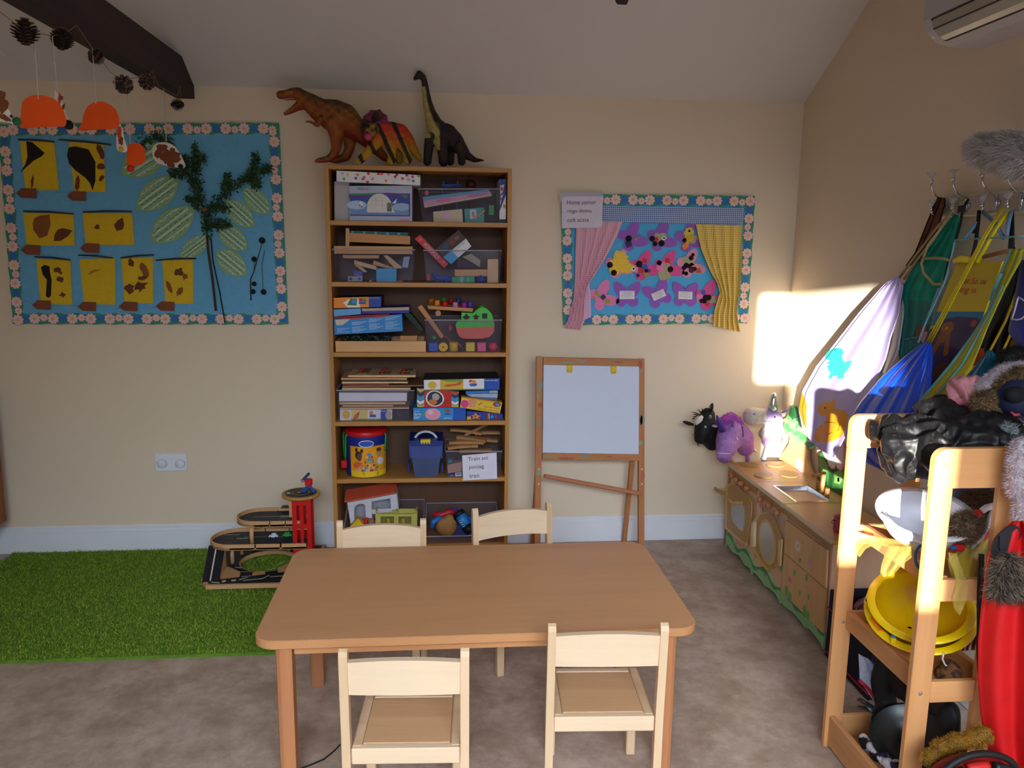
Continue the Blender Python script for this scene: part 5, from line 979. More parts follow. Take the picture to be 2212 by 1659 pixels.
# conifer branch
NEED = [mat(h, .7) for h in ('1C3A1E', '274B22', '152C18', '35602A')]
br = thing('conifer_branch', 'dark green conifer branch fixed upright on the notice board', 'branch', q1(1620, 1490, YB-.02))
m = MB(); y2 = YB-.016; m.tube([q1(1612, 1492, y2), q1(1585, 1250, y2), q1(1555, 1050, y2), q1(1545, 930, y2)], [.0055, .0055, .0055, .005], mat('4A3020', .8), 8); m.build('stem', br)
m = MB(); m.tube([q1(1680, 1582, y2), q1(1640, 1350, y2), q1(1590, 1120, y2), q1(1575, 950, y2)], .0028, mat('1A1614', .8), 6); m.build('thin_stem', br)
paths = [[(1545, 930), (1530, 750), (1470, 600), (1420, 480), (1340, 400)], [(1500, 640), (1460, 480), (1470, 380), (1450, 250)], [(1450, 400), (1530, 340)], [(1545, 900), (1570, 730), (1680, 620), (1780, 540), (1860, 480), (1910, 380), (1905, 330)], [(1680, 620), (1700, 480)], [(1850, 500), (1960, 450), (2020, 430)], [(1860, 520), (1940, 560)], [(1560, 880), (1640, 840), (1710, 850)], [(1480, 700), (1390, 650)], [(1600, 720), (1700, 730)], [(1360, 480), (1275, 460)], [(1400, 440), (1380, 340)]]
mt_ = MB(); fo = [([], []) for _ in NEED]; rb = random.Random(6)
for pa in paths:
    mt_.tube([q1(*p, y2-.004) for p in pa], [.003]*len(pa), mat('2A2416', .8), 5)
    N = int(62*len(pa))
    for i in range(N):
        u = rb.random(); p = along(pa, u); dens = 46 if u < .55 else 26
        a = rb.uniform(0, 2*PI); rr = rb.random()**.7*dens; c = q1(p[0]+rr*math.cos(a), p[1]+rr*math.sin(a), y2-.004-rb.uniform(0, .03)*(1-rr/80))
        d = Vector((rb.gauss(0, 1), rb.gauss(0, .7), rb.gauss(.4, 1))).normalized(); w = d.cross(Vector((0, 1, 0))); w = w  .normalized()*.0034 if w.length > .01 else Vector((.004, 0, 0))
        L_ = rb.uniform(.012, .021); v, f = fo[rb.randrange(4)]; n = len(v); v += [c, c+d*L_*.5+w, c+d*L_, c+d*L_*.5-w]; f.append((n, n+1, n+2, n+3))
mt_.build('twigs', br); m = MB()
for k in range(4): m.add(fo[k][0], fo[k][1], NEED[k])
c = q1(1525, 735, y2-.035); m.sphere(c, (.014, .006, .009), mat('7A4A1C', .7), 10, 6); o = m.build('foliage', br)
m = MB(); rb = random.Random(9); m.tube([q1(1060, 245, y2), q1(1170, 200, y2), q1(1285, 245, y2)], .0018, M_TW, 5)
for i in range(170):
    p = along([(1060, 245), (1120, 205), (1200, 190), (1285, 240)], rb.random()); c = q1(p[0]+rb.gauss(0, 14), p[1]+rb.gauss(0, 22), y2-rb.uniform(0, .012)); d = Vector((rb.gauss(0, 1), rb.gauss(0, .5), rb.gauss(0, 1))).normalized(); w = d.cross(Vector((0, 1, 0))).normalized()*.003; m.add([c, c+d*.008+w, c+d*.016, c+d*.008-w], [(0, 1, 2, 3)], NEED[i % 4])
tag(m.build('conifer_sprig'), 'small conifer sprig above the green leaf at the top of the board', 'sprig')
t = thing('cone_twig', 'thin twig with five little round dark cones at the board\'s right side', 'twig', q1(1920, 1410, YB-.01)); y3 = YB-.009
m = MB(); m.tube([q1(1960, 970, y3), q1(1930, 1080, y3), q1(1895, 1200, y3), q1(1870, 1255, y3), q1(1874, 1412, y3)], [.0015, .0018, .002, .0028, .003], M_TW, 6); m.tube([q1(1975, 1040, y3), q1(1955, 1150, y3), q1(1965, 1345, y3)], .0012, M_TW, 5); m.tube([q1(1895, 1200, y3), q1(1905, 1105, y3)], .0012, M_TW, 5); m.build('twig', t)
for x, y, r in ((1957, 965, 25), (1897, 1105, 21), (1897, 1290, 19), (1890, 1348, 20), (1968, 1350, 23)):
    m = MB(); m.sphere(q1(x, y, y3-.004), .00058*r, mat('221816', .85), 10, 7); m.build('cone', t)
# ---- right board
cb2 = crop(1190, 400, 4.809)
def q2(x, y, y_=YB-.003): return B(*cb2(x, y), y_)
n2 = [q2(112, 92, YB), q2(2118, 118, YB), q2(2040, 1430, YB), q2(128, 1450, YB)]
hb2 = thing('display_board', 'blue play-house window display board with daisy border and gingham curtains', 'notice board', (1.05, -.006, 1.1))
m = MB(); m.prism([n2[0].lerp(n2[2], .008), n2[1].lerp(n2[3], .008), n2[2].lerp(n2[0], .008), n2[3].lerp(n2[1], .008)], (0, .0141, 0), mat('56B2E4', .8, 'plain', 2, var=.03)); m.build('backing', hb2)
m = MB(); W2 = .0465
border_strip(m, n2[0]+dz, n2[1]+dz, W2, (n2[3]-n2[0]).normalized(), -.012); border_strip(m, n2[3]+dz, n2[2]+dz, W2, (n2[0]-n2[3]).normalized(), .0); border_strip(m, n2[0]+dz*1.3, n2[3]+dz*1.3, W2, (n2[1]-n2[0]).normalized(), .03); border_strip(m, n2[1]+dz*1.3, n2[2]+dz*1.3, W2, (n2[0]-n2[1]).normalized(), .06); m.build('daisy_border', hb2)
G_BL = mat('2A4F9E', .85, 'gingham', 1, h2='C9D6EA'); G_PK = mat('D88FA8', .85, 'gingham', 1, h2='EBC4CC'); G_YL = mat('D9B13C', .85, 'gingham', .9, h2='ECD68A')
def drape(mb, left, right, mt, folds, amp, yb=YB-.006, nr=26, nc=22, ph=0):
    rows = []
    for i in range(nr+1):
        t = i/nr; a = along(left, t); b_ = along(right, t); row = []
        for j in range(nc+1):
            u = j/nc; k = .35+.65*min(1, t*3+.3)
            row.append(q2(lerp(a[0], b_[0], u), lerp(a[1], b_[1], u), yb-amp*k*(.5+.5*math.sin(2*PI*folds*u+ph+t*1.2))-.002))
        rows.append(row)
    return mb.grid(rows, mt)
m = MB(); drape(m, [(210, 210), (210, 378)], [(905, 225), (905, 388)], G_BL, 2, .0015); drape(m, [(900, 224), (898, 390)], [(2000, 236), (2000, 418)], G_BL, 3, .0025); o = m.build('blue_valance', hb2)
m = MB(); drape(m, [(262, 375), (258, 600), (248, 1000), (236, 1180), (180, 1400), (130, 1480)], [(745, 380), (690, 520), (560, 770), (400, 1020), (372, 1110), (350, 1400), (315, 1500)], G_PK, 4.5, .020, YB-.007, 30, 30); m.build('pink_curtain', hb2)
m = MB(); drape(m, [(345, 1045), (345, 1200), (345, 1400)], [(400, 1010), (412, 1150), (418, 1370)], mat('C9A0D0', .85, 'gingham', 1, h2='E2CBE4'), 1.5, .004, YB-.005); m.build('curtain_tail', hb2)
m = MB(); drape(m, [(1505, 402), (1560, 660), (1660, 900), (1730, 1020), (1755, 1120), (1700, 1300), (1688, 1462)], [(1990, 420), (1980, 800), (1965, 1050), (1945, 1230), (1932, 1330), (1950, 1440), (1972, 1525)], G_YL, 5, .022, YB-.007, 30, 36, 1); m.build('yellow_curtain', hb2)
# butterflies
BW = [(.0, -.10), (.03, -.20), (.20, -.42), (.42, -.50), (.50, -.40), (.47, -.18), (.36, .02), (.30, .08), (.40, .14), (.42, .28), (.34, .40), (.20, .44), (.10, .38), (.05, .28), (.0, .34)]
BO = smooth(BW+[(-x, y) for x, y in reversed(BW[1:-1])], 3)
def butterfly(lb, cx, cy, sc, rot, col, decos, card=None):
    t = thing('paper_butterfly', lb, 'paper butterfly', q2(cx, cy+sc*.4, YB-.006), 0, 'paper butterflies on the display board'); r = math.radians(rot); yy = YB-.0055
    def f(x, y, k=0): return q2(cx+sc*(x*math.cos(r)-y*math.sin(r)), cy+sc*(x*math.sin(r)+y*math.cos(r)), yy-.0007*k)
    m = MB(); m.prism([f(*p) for p in BO], (0, .0012, 0), col); m.build('wings', t)
    m = MB()
    for s in (-1, 1): m.tube([f(0, -.18, 1), f(s*.03, -.30, 1), f(s*.08, -.36, 1), f(s*.10, -.33, 1)], .0009, col, 5)
    m.build('antennae', t)
    if card:
        m = MB(); a0, b0, a1, b1 = card; m.prism([f(a0, b0, 2), f(a1, b0, 2), f(a1, b1, 2), f(a0, b1, 2)], (0, .001, 0), W_)
        for i in range(7): w = (a1-a0)*(.5 if i == 0 else (.3, .42, .38, .44, .4, .25)[i-1]); x0 = (a0+a1)/2; y = b0+(b1-b0)*(.1+.12*i); m.poly([f(x0-w*.9/ (1.0), y, 3), f(x0+w*.9, y, 3), f(x0+w*.9, y+.012, 3), f(x0-w*.9, y+.012, 3)] if i == 0 else [f(x0-w, y, 3), f(x0+w, y, 3), f(x0+w, y+.008, 3), f(x0-w, y+.008, 3)], mat('8C8AA0', .6), (0, -1, 0))
        m.build('note_card', t)
    for i, d in enumerate(decos):
        kind, x, y, s, c = d; p = f(x, y, 3+i % 3); m = MB()
        if kind == 'pom': m.sphere(p, (s*.00046, .006, s*.00046), c, 10, 6)
        elif kind == 'sq': a = .4*i; m.prism([p+Vector((s*.00052*math.cos(a+PI/4+PI/2*k), 0, s*.00052*math.sin(a+PI/4+PI/2*k))) for k in range(4)], (0, .0008, 0), c)
        elif kind == 'eye': m.disc(p+Vector((0, -.001, 0)), (0, -1, 0), s*.0005, W_, 12); m.disc(p+Vector((.001, -.0016, .001)), (0, -1, 0), s*.00026, BLK, 10)
        elif kind == 'gl':
            pts = bumpy(0, 0, 1, 1, 0, i+int(cx), 14, .35); m.prism([p+Vector((s*.00052*a, 0, s*.00046*b_)) for a, b_ in pts], (0, .0008, 0), c)
        o = m.build({'pom': 'pom_pom', 'sq': 'paper_square', 'eye': 'googly_eye', 'gl': 'glitter_patch'}[kind], t)
VI = mat('9A5CC0', .7); HP = mat('E2549A', .7); LP = mat('EA86BA', .7); BKP = mat('1E1018', .95); GLD = mat('C99A14', .35, 'mottle', 30, h2='E5BE3A', metal=.3); OLV = mat('9AA02A', .6); GLG = mat('9A9A72', .5, 'mottle', 30, h2='B9B58A')
butterfly('violet butterfly, top row left, with a black pompom', 840, 545, 276, 62, VI, [('pom', -.02, .12, 34, BKP), ('sq', .16, .22, 40, NAVY), ('sq', .12, -.12, 18, OLV)])
butterfly('violet butterfly, top row middle, with glitter and a googly eye', 1140, 548, 276, 66, VI, [('gl', .0, .02, 55, GLG), ('sq', -.02, .16, 26, RED), ('pom', -.10, .30, 30, BKP), ('pom', .12, .28, 26, BKP), ('pom', .20, .05, 34, BKP), ('eye', .06, -.10, 18, W_)])
butterfly('violet butterfly, top row right, with yellow glitter by the yellow curtain', 1430, 555, 276, 62, VI, [('gl', -.22, -.12, 44, mat('D9C24A', .5)), ('pom', -.24, -.16, 12, BKP), ('gl', .0, .02, 50, GLD), ('gl', .08, -.16, 46, GLG), ('pom', -.02, .16, 24, BKP), ('gl', .20, .26, 30, ORG)])
butterfly('gold glitter butterfly, middle row first from the left', 705, 832, 266, 64, LP, [('gl', -.26, -.24, 62, GLD), ('gl', .26, -.26, 62, GLD), ('gl', .0, -.06, 90, GLD), ('gl', .16, .24, 50, GLD), ('pom', -.16, .30, 32, BKP), ('pom', .18, .30, 32, BKP)])
butterfly('hot pink butterfly, middle row second from the left, crowded with paper squares', 965, 850, 276, 62, HP, [('gl', -.02, .2, 44, LP), ('pom', -.18, .10, 36, BKP), ('eye', -.12, .38, 22, W_), ('sq', -.20, -.14, 28, RED), ('sq', .06, .16, 34, RED), ('sq', .02, -.04, 34, BLU), ('sq', .0, .06, 22, GRN), ('pom', .17, -.02, 20, BKP), ('sq', .30, .04, 28, OLV), ('sq', .22, -.10, 22, PUR), ('pom', .18, .34, 18, NAVY)])
butterfly('hot pink butterfly, middle row third from the left, with two red squares', 1215, 850, 276, 64, HP, [('gl', -.10, .18, 60, LP), ('gl', .22, .22, 60, GLG), ('gl', .04, .05, 40, GLG), ('sq', -.28, .22, 30, RED), ('sq', -.22, -.10, 30, RED), ('pom', .12, -.05, 32, BKP)])
butterfly('pale pink butterfly, middle row right, covered in dark pompoms', 1445, 828, 266, 64, mat('E59AB8', .7), [('gl', -.14, .0, 60, GLG), ('pom', -.30, -.28, 18, BKP), ('pom', -.22, -.16, 26, BKP), ('pom', -.04, .14, 30, BKP), ('pom', .0, .26, 24, BKP), ('pom', .02, .06, 22, BKP), ('gl', .06, -.06, 30, ORG), ('pom', .20, .02, 34, mat('5A2440', .9)), ('pom', .22, -.10, 22, BKP), ('pom', .24, .28, 22, BKP), ('gl', .36, -.2, 26, mat('B95A3A', .6))])
butterfly('light pink butterfly, bottom left beside the pink curtain', 535, 1158, 276, 62, LP, [('sq', -.22, .12, 24, OLV), ('sq', -.08, .10, 14, OLV), ('sq', .03, -.02, 30, NAVY), ('sq', .03, -.04, 16, GLD), ('sq', .24, -.10, 30, OLV), ('gl', -.12, .30, 14, OLV)])
butterfly('violet butterfly with a note card, bottom row left of three', 792, 1142, 276, 0, VI, [], (-.28, -.16, .28, .15))
butterfly('violet butterfly with a tilted note card, bottom row middle of three', 1115, 1136, 276, -24, VI, [], (-.24, -.12, .26, .16))
butterfly('violet butterfly with a note card, bottom row right of three', 1395, 1142, 266, 2, VI, [], (-.26, -.14, .28, .16))
butterfly('hot pink butterfly with dark pompoms, bottom right against the yellow curtain', 1640, 1160, 276, 62, HP, [('gl', -.10, .30, 40, LP), ('sq', -.24, .10, 28, BLU), ('pom', -.02, .12, 34, BKP), ('pom', .02, .02, 32, BKP), ('pom', .06, .22, 28, BKP), ('pom', .0, .32, 22, BKP), ('gl', .16, -.08, 40, GLG), ('sq', .22, .18, 26, RED)])
# paper sign on the board
t = thing('paper_sign', 'white laminated sign taped over the display board\'s top left corner', 'sign', q2(320, 448, YB-.02)); ys = YB-.022
p = [q2(112, 76, ys), q2(543, 76, ys), q2(528, 440, ys), q2(114, 448, ys)]
m = MB(); m.prism(p, (0, .001, 0), mat('D6CCDC', .5)); m.build('sheet', t)
m = MB(); m.prism([q2(90, 82, ys-.001), q2(545, 74, ys-.001), q2(543, 112, ys-.001), q2(120, 118, ys-.001), q2(104, 180, ys-.001), q2(88, 180, ys-.001)], (0, .0006, 0), mat('D9D6E0', .12, 'clear', h2='F4F2F6', alpha=.45, spec=.7)); m.build('tape', t)
m = MB(); art_on(m, p, [('t', 'Home corner', .13, .215, .835, .335, INK), ('t', 'rogu domu', .135, .46, .73, .60, INK), ('t', 'colt acasa', .135, .71, .67, .825, INK)]); m.build('lettering', t)
# ------------------------------------------------------------------ dinosaurs on top of the bookcase
dd = crop(580, 130, 4.174); KP = .000515
def D_(x, y, yy): return B(*dd(x, y), yy)
def dino(name, label, chains, colfn, y0, extra=None, vox=.0045):
    m = MB()
    for ch in chains:
        pts = [D_(x, y, y0+dy) for x, y, dy, r in ch]; rs = [r*KP for *_, r in ch]
        # densify
        P2, R2 = [], []
        for i in range(len(pts)-1):
            for k in range(4): u = k/4; P2.append(pts[i].lerp(pts[i+1], u)); R2.append(lerp(rs[i], rs[i+1], u))
        P2.append(pts[-1]); R2.append(rs[-1]); m.tube(P2, R2, VC, 10)
        for p, r in ((P2[0], R2[0]), (P2[-1], R2[-1])): m.sphere(p, r, VC, 10, 7)
    # keep feet on the shelf top
    m.v = [(x, y, max(z, KZ+.0008)) for x, y, z in m.v]
    b_ = skin(m, vox, colfn, 5); b_.v = [(x, y, max(z, KZ+.0006)) for x, y, z in b_.v]
    c = D_(chains[0][len(chains[0])//2][0], 930, y0); t = thing(name, label, 'toy dinosaur', (c.x, y0, KZ)); b_.build('body', t)
    return t
def mixc(a, b_, t): t = max(0, min(1, t)); return tuple(lerp(x, y, t) for x, y in zip(a, b_))
rs_ = lambda p, f, s=0: .5+.5*math.sin(p.x*f+s)*math.sin(p.z*f*1.3+s*2)
YT = -.165
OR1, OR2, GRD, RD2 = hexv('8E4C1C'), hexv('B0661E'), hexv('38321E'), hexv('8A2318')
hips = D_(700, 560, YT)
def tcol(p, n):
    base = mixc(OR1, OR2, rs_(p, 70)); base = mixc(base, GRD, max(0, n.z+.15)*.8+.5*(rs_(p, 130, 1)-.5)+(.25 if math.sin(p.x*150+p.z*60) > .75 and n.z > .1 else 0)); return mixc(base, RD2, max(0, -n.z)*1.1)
t = dino('toy_dinosaur', 'orange-brown toy tyrannosaurus with open jaws on the bookcase', [
    [(105, 312, 0, 34), (160, 316, 0, 44), (215, 305, 0, 50), (265, 300, 0, 52), (310, 335, 0, 62), (390, 395, 0, 84), (470, 455, 0, 105), (580, 500, .005, 140), (690, 540, .005, 138), (780, 610, .012, 100), (870, 700, .03, 72), (960, 790, .05, 50), (1050, 880, .06, 34), (1090, 905, .06, 22)],
    [(150, 482, 0, 18), (205, 455, 0, 26), (260, 420, 0, 36), (320, 390, 0, 52)], [(260, 262, 0, 18), (225, 285, 0, 20)],
    [(600, 560, -.03, 88), (612, 680, -.035, 62), (612, 780, -.03, 44), (590, 850, -.025, 36), (540, 890, -.03, 30), (450, 905, -.035, 22), (425, 912, -.035, 14)],
    [(730, 580, .05, 92), (735, 700, .05, 64), (728, 800, .045, 44), (700, 870, .045, 40), (620, 900, .04, 30), (565, 908, .04, 18)],
    [(470, 530, -.055, 26), (440, 585, -.06, 22), (400, 565, -.065, 14), (350, 548, -.065, 10), (332, 565, -.065, 6)]], tcol, YT)
m = MB()
for s, y in ((-.012, -.0285),):
    c = D_(205, 290, YT-.027); m.sphere(c, .0042, mat('E0B02A', .3), 8, 6); m.sphere(c+Vector((-.001, -.003, 0)), .002, BLK, 6, 5)
m.build('eye', t)
m = MB()
for i in range(9):
    x = 110+14*i; 
    for dy in (-.014, .010): c = D_(x, 352-2*i, YT+dy); m.tube([c, c+Vector((0, 0, -.009))], [.0022, .0004], mat('E4DCC0', .4), 5)
for i in range(6):
    for dy in (-.009, .008): c = D_(155+20*i, 470-14*i, YT+dy); m.tube([c, c+Vector((0, 0, .008))], [.002, .0004], mat('E4DCC0', .4), 5)
m.build('teeth', t)
YC_ = -.235
RED3, YL3, BK3 = hexv('C83A14'), hexv('B98A1C'), hexv('1C1A16')
zt_, zb_ = D_(1130, 570, YC_).z, KZ
def ccol(p, n):
    h = (p.z-zb_)/(zt_-zb_); c = mixc(YL3, RED3, (h-.35)*2.2); s = math.sin((p.x*1.0+p.z*.45)*92); return mixc(c, BK3, 1 if s > .62 else 0)
t = dino('toy_dinosaur', 'red and yellow toy triceratops with a purple frill on the bookcase', [
    [(905, 690, -.02, 40), (950, 640, -.01, 70), (1010, 640, .0, 85), (1100, 660, .01, 98), (1180, 670, .02, 92), (1240, 720, .035, 70), (1300, 800, .05, 44), (1350, 870, .06, 28), (1372, 905, .06, 16)],
    [(1000, 700, -.025, 62), (940, 780, -.03, 46), (880, 850, -.032, 38), (820, 905, -.035, 34), (795, 918, -.035, 18)], [(1090, 730, -.02, 58), (1110, 820, -.02, 42), (1112, 890, -.02, 38), (1100, 915, -.025, 34)],
    [(1190, 740, -.01, 52), (1240, 820, -.01, 38), (1262, 895, -.01, 32), (1255, 915, -.012, 30)], [(1150, 740, .06, 50), (1170, 830, .06, 36), (1180, 905, .06, 32)]], ccol, YC_, None, .004)
m = MB(); c0_ = D_(945, 590, YC_-.012); PURD = hexv('6A2A5A'); ring = []; N = 30
dirn = Vector((-.45, -1, .15)).normalized(); ux = Vector((0, 0, 1)).cross(dirn).normalized(); uy = dirn.cross(ux)
fr_v = [c0_+dirn*.008]; fcol = [hexv('2A2024')]
for rr, push in ((.030, .006), (.052, -.004), (.064, -.014)):
    for i in range(N): a = 2*PI*i/N; k = rr*(1+(.10 if rr > .06 and i % 3 == 0 else 0)); fr_v.append(c0_+ux*(k*math.cos(a))+uy*(k*math.sin(a)*1.05)+dirn*push); fcol.append(hexv('8A2E5C') if (rr > .06 or (i//3) % 3 == 0) else hexv('241C22') if rr < .04 else mixc(hexv('7A3A30'), hexv('1E1A1C'), (i % 4)/3))
fs = [(0, 1+i, 1+(i+1) % N) for i in range(N)]
for k in range(2): fs += [(1+k*N+i, 1+(k+1)*N+i, 1+(k+1)*N+(i+1) % N, 1+k*N+(i+1) % N) for i in range(N)]
m.add(fr_v, fs, VC, True, fcol); m.build('frill', t, .006)
m = MB(); h0 = D_(920, 650, YC_-.03)
hd = MB(); hd.tube([D_(950, 610, YC_-.02), D_(925, 660, YC_-.035), D_(905, 705, YC_-.045), D_(895, 720, YC_-.05)], [.034, .030, .020, .010], VC, 10); hb_ = skin(hd, .004, lambda p, n: mixc(hexv('3A342A'), hexv('A8841E'), rs_(p, 150)), 3); hb_.build('head', t)
m = MB()
for a, b_, r in (((905, 590), (850, 555), .007), ((965, 610), (985, 660), .006), ((898, 660), (880, 640), .005)): p_ = D_(*a, YC_-.045); q_ = D_(*b_, YC_-.10); m.tube([p_, q_], [r, .001], mat('2E2822', .5), 8)
m.build('horn', t)
m = MB(); m.sphere(D_(900, 690, YC_-.062), (.016, .010, .015), mat('C83A6A', .5), 10, 7); m.build('tongue', t)
YBR = -.15
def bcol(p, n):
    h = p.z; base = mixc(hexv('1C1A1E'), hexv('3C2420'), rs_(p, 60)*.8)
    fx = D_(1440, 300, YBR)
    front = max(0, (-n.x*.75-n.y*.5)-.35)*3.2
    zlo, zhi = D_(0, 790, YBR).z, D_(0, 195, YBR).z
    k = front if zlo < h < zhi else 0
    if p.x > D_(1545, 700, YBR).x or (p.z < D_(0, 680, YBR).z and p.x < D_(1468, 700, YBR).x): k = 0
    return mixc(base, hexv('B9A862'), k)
t = dino('toy_dinosaur', 'dark long-necked toy brachiosaurus with pale throat on the bookcase', [
    [(1318, 168, 0, 16), (1340, 150, 0, 26), (1362, 128, 0, 30), (1392, 150, 0, 28), (1408, 200, 0, 27), (1418, 280, 0, 33), (1432, 380, 0, 42), (1455, 470, 0, 52), (1490, 570, 0, 74), (1540, 660, 0, 108), (1610, 700, .005, 118), (1680, 740, .01, 88), (1740, 800, .012, 58), (1790, 860, .014, 38), (1860, 900, .016, 24), (1945, 903, .016, 8)],
    [(1460, 700, -.03, 50), (1442, 800, -.032, 42), (1436, 880, -.032, 38), (1432, 915, -.034, 38)], [(1560, 740, -.045, 60), (1572, 840, -.045, 46), (1578, 915, -.046, 44)],
    [(1725, 780, -.02, 56), (1738, 850, -.02, 36), (1742, 915, -.022, 36)], [(1650, 780, .05, 50), (1640, 850, .05, 36), (1640, 915, .05, 36)], [(1350, 105, 0, 14), (1365, 108, 0, 16)]], bcol, YBR)
# ------------------------------------------------------------------ hanging hedgehog garland
hg = crop(0, 0, 3.456); XG = -1.0862
def G_(x, y): return P(*hg(x, y), 0, XG)
M_TWN = mat('9A6F4A', .8); M_WS = mat('C9C2BC', .7)
gar = [(-60, 40), (130, 190), (270, 245), (390, 268), (490, 250), (570, 185), (690, 365), (830, 545), (920, 590), (1060, 575), (1100, 580), (1135, 530), (1185, 640), (1322, 720), (1345, 640), (1350, 745)]
m = MB(); m.tube([G_(*p) for p in gar], .0011, M_TWN, 5); tag(m.build('garland_string'), 'thin brown twine garland looped along the dark ceiling beam', 'string')
M_PC = [mat(h, .75) for h in ('3A2620', '4A3026', '2A1C18')]; M_PCT = mat('8A7266', .75)
def pinecone(c, r, ln, ax, name='pine_cone'):
    t = thing(name, '', 'pine cone', c, 0, 'pine cones on the garland'); c = Vector(c); ax = Vector(ax).normalized(); u = ax.orthogonal().normalized(); v = ax.cross(u)
    m = MB(); m.tube([c-ax*ln*.5, c-ax*ln*.2, c+ax*ln*.2, c+ax*ln*.5], [r*.35, r*.6, r*.5, r*.15], M_PC[2], 8); rows = 8
    for i in range(rows):
        s = -.48+.98*i/(rows-1); rr = r*math.sqrt(max(.06, 1-(2*s+.1)**2*.92))
        for k in range(9):
            a = 2*PI*k/9+i*.62; d = u*math.cos(a)+v*math.sin(a); b0 = c+ax*(ln*s)+d*rr*.35; tip = c+ax*(ln*(s+.12))+d*rr*1.15; w = d.cross(ax)*r*.24
            m.add([b0-w*.6, b0+w*.6, tip+w, tip-w, (b0+tip)/2+ax*r*.10], [(0, 1, 4), (1, 2, 4), (2, 3, 4), (3, 0, 4), (0, 3, 2, 1)], M_PC[(i+k) % 3])
            m.add([tip-w*.9, tip+w*.9, tip+d*r*.10+ax*r*.05], [(0, 1, 2)], M_PCT)
    m.build('scales', t); return t
base = pinecone((0, 0, 0), .026, .05, (0, 0, 1))
cones = [((188, 248), 1.15, 'pine cone nearest the frame\'s left edge on the garland'), ((462, 300), 1.05, 'large pine cone second from the left on the garland'), ((712, 425), .85, 'small pine cone hanging under the beam\'s edge, third from the left'), ((918, 632), 1.05, 'pine cone fourth from the left, in front of the cream wall'), ((1100, 612), .98, 'pine cone fifth from the left, against the beam\'s lower edge'), ((1330, 780), .90, 'pine cone hanging at the far right end of the garland')]
for i, (p, s, lb) in enumerate(cones):
    k = G_(*p)
    if i == 0: base.location = k; base.scale = (s,)*3; base['label'] = lb; o = base; base.rotation_euler = (.3, .2, 0)
    else: o = dup(base, k, None, lb, s); o.rotation_euler = (.2+.3*i, -.3+.2*i, i)
M_OR = mat('F0560A', .75); M_ORP = mat('F59A70', .75); M_HW = mat('E3D8CE', .75); M_HB = mat('7A4222', .8)
def hedgehog(label, cen, outline, col, string, yaw, nose=None, spots=(), eye=None, back=None):
    c = G_(*cen); n = Vector((math.sin(math.radians(yaw)), -math.cos(math.radians(yaw)), 0)); h = lambda x, y, k=0: PN(*hg(x, y), c-n*0+n*(.0007*k), n)
    t = thing('hedgehog', label, 'paper hedgehog', c, 0, 'paper hedgehogs hanging on the garland')
    m = MB(); pts = [h(*p) for p in smooth(outline, 3)]; m.prism(pts, n*-.0015, back or col, col); m.build('card', t)
    a, b_ = string; m = MB(); A = G_(*a); Bq = h(*b_, 1); m.tube([A, A.lerp(Bq, .5)+Vector((.001, 0, 0)), Bq], .0016, M_WS, 6); kp = A.lerp(Bq, .45); m.tube([kp+Vector((-.012, 0, -.012)), kp, kp+Vector((.013, 0, -.016))], .0008, M_WS, 5); m.build('string', t)
    if spots:
        m = MB()
        for i, (x, y, rx, ry, cc) in enumerate(spots):
            m.poly([h(*q, 1+.3*(i % 3)) for q in bumpy(x, y, rx, ry, .3*i, i+int(x), 12, .3)], cc, n)
        m.build('painted_prickles', t)
    if nose: m = MB(); m.sphere(h(nose[0], nose[1], 3), nose[2], nose[3], 12, 8); m.build('nose', t)
    if eye: m = MB(); m.sphere(h(eye[0], eye[1], 2), .004, mat('3A3A6A', .4), 8, 6); m.build('eye', t)
hedgehog('brown and white hedgehog card cut off by the left frame edge, green nose', (30, 820), [(-60, 640), (0, 660), (40, 740), (70, 830), (110, 880), (150, 910), (130, 935), (60, 915), (0, 905), (-60, 890)], M_HW, ((-20, 92), (-10, 690)), 12, (126, 905, .0105, mat('1E6A3A', .7)), [(10, 720, 30, 50, M_HB), (25, 800, 30, 60, M_HB), (40, 880, 50, 24, M_HB), (-30, 780, 40, 60, M_HB)], (85, 868))
hedgehog('large plain orange hedgehog card, leftmost of the orange ones', (320, 830), [(155, 955), (155, 860), (165, 770), (200, 728), (260, 710), (330, 712), (410, 742), (455, 790), (482, 850), (495, 900), (490, 930), (470, 945), (300, 948)], M_OR, ((250, 240), (285, 740)), 10, None, [], None)
hedgehog('white hedgehog card with a big black nose just right of the first orange one', (500, 860), [(412, 668), (428, 690), (460, 760), (495, 850), (535, 920), (545, 955), (500, 960), (470, 940), (430, 860), (405, 760)], M_HW, ((390, 268), (425, 690)), 28, (510, 932, .014, mat('121014', .8)), [(445, 740, 12, 40, mat('C83A44', .7)), (470, 800, 10, 30, M_HB), (458, 730, 16, 14, M_HB)])
hedgehog('orange hedgehog card hanging second, with a flared lower left corner', (740, 870), [(585, 972), (612, 920), (622, 860), (650, 800), (700, 765), (760, 757), (820, 780), (865, 820), (888, 880), (890, 930), (860, 960), (720, 968)], M_OR, ((690, 365), (715, 775)), 6, None, [(730, 985, 10, 14, M_HB)])
hedgehog('narrow hedgehog card seen almost edge-on, with a yellow nose', (905, 1030), [(890, 910), (918, 975), (930, 1040), (950, 1105), (940, 1135), (900, 1132), (872, 1110), (870, 1020), (880, 950)], M_HW, ((850, 554), (872, 930)), 30, (905, 1112, .009, mat('D9B02A', .6)), [(892, 1000, 16, 60, mat('C8481C', .75)), (905, 1050, 18, 34, M_HB)])
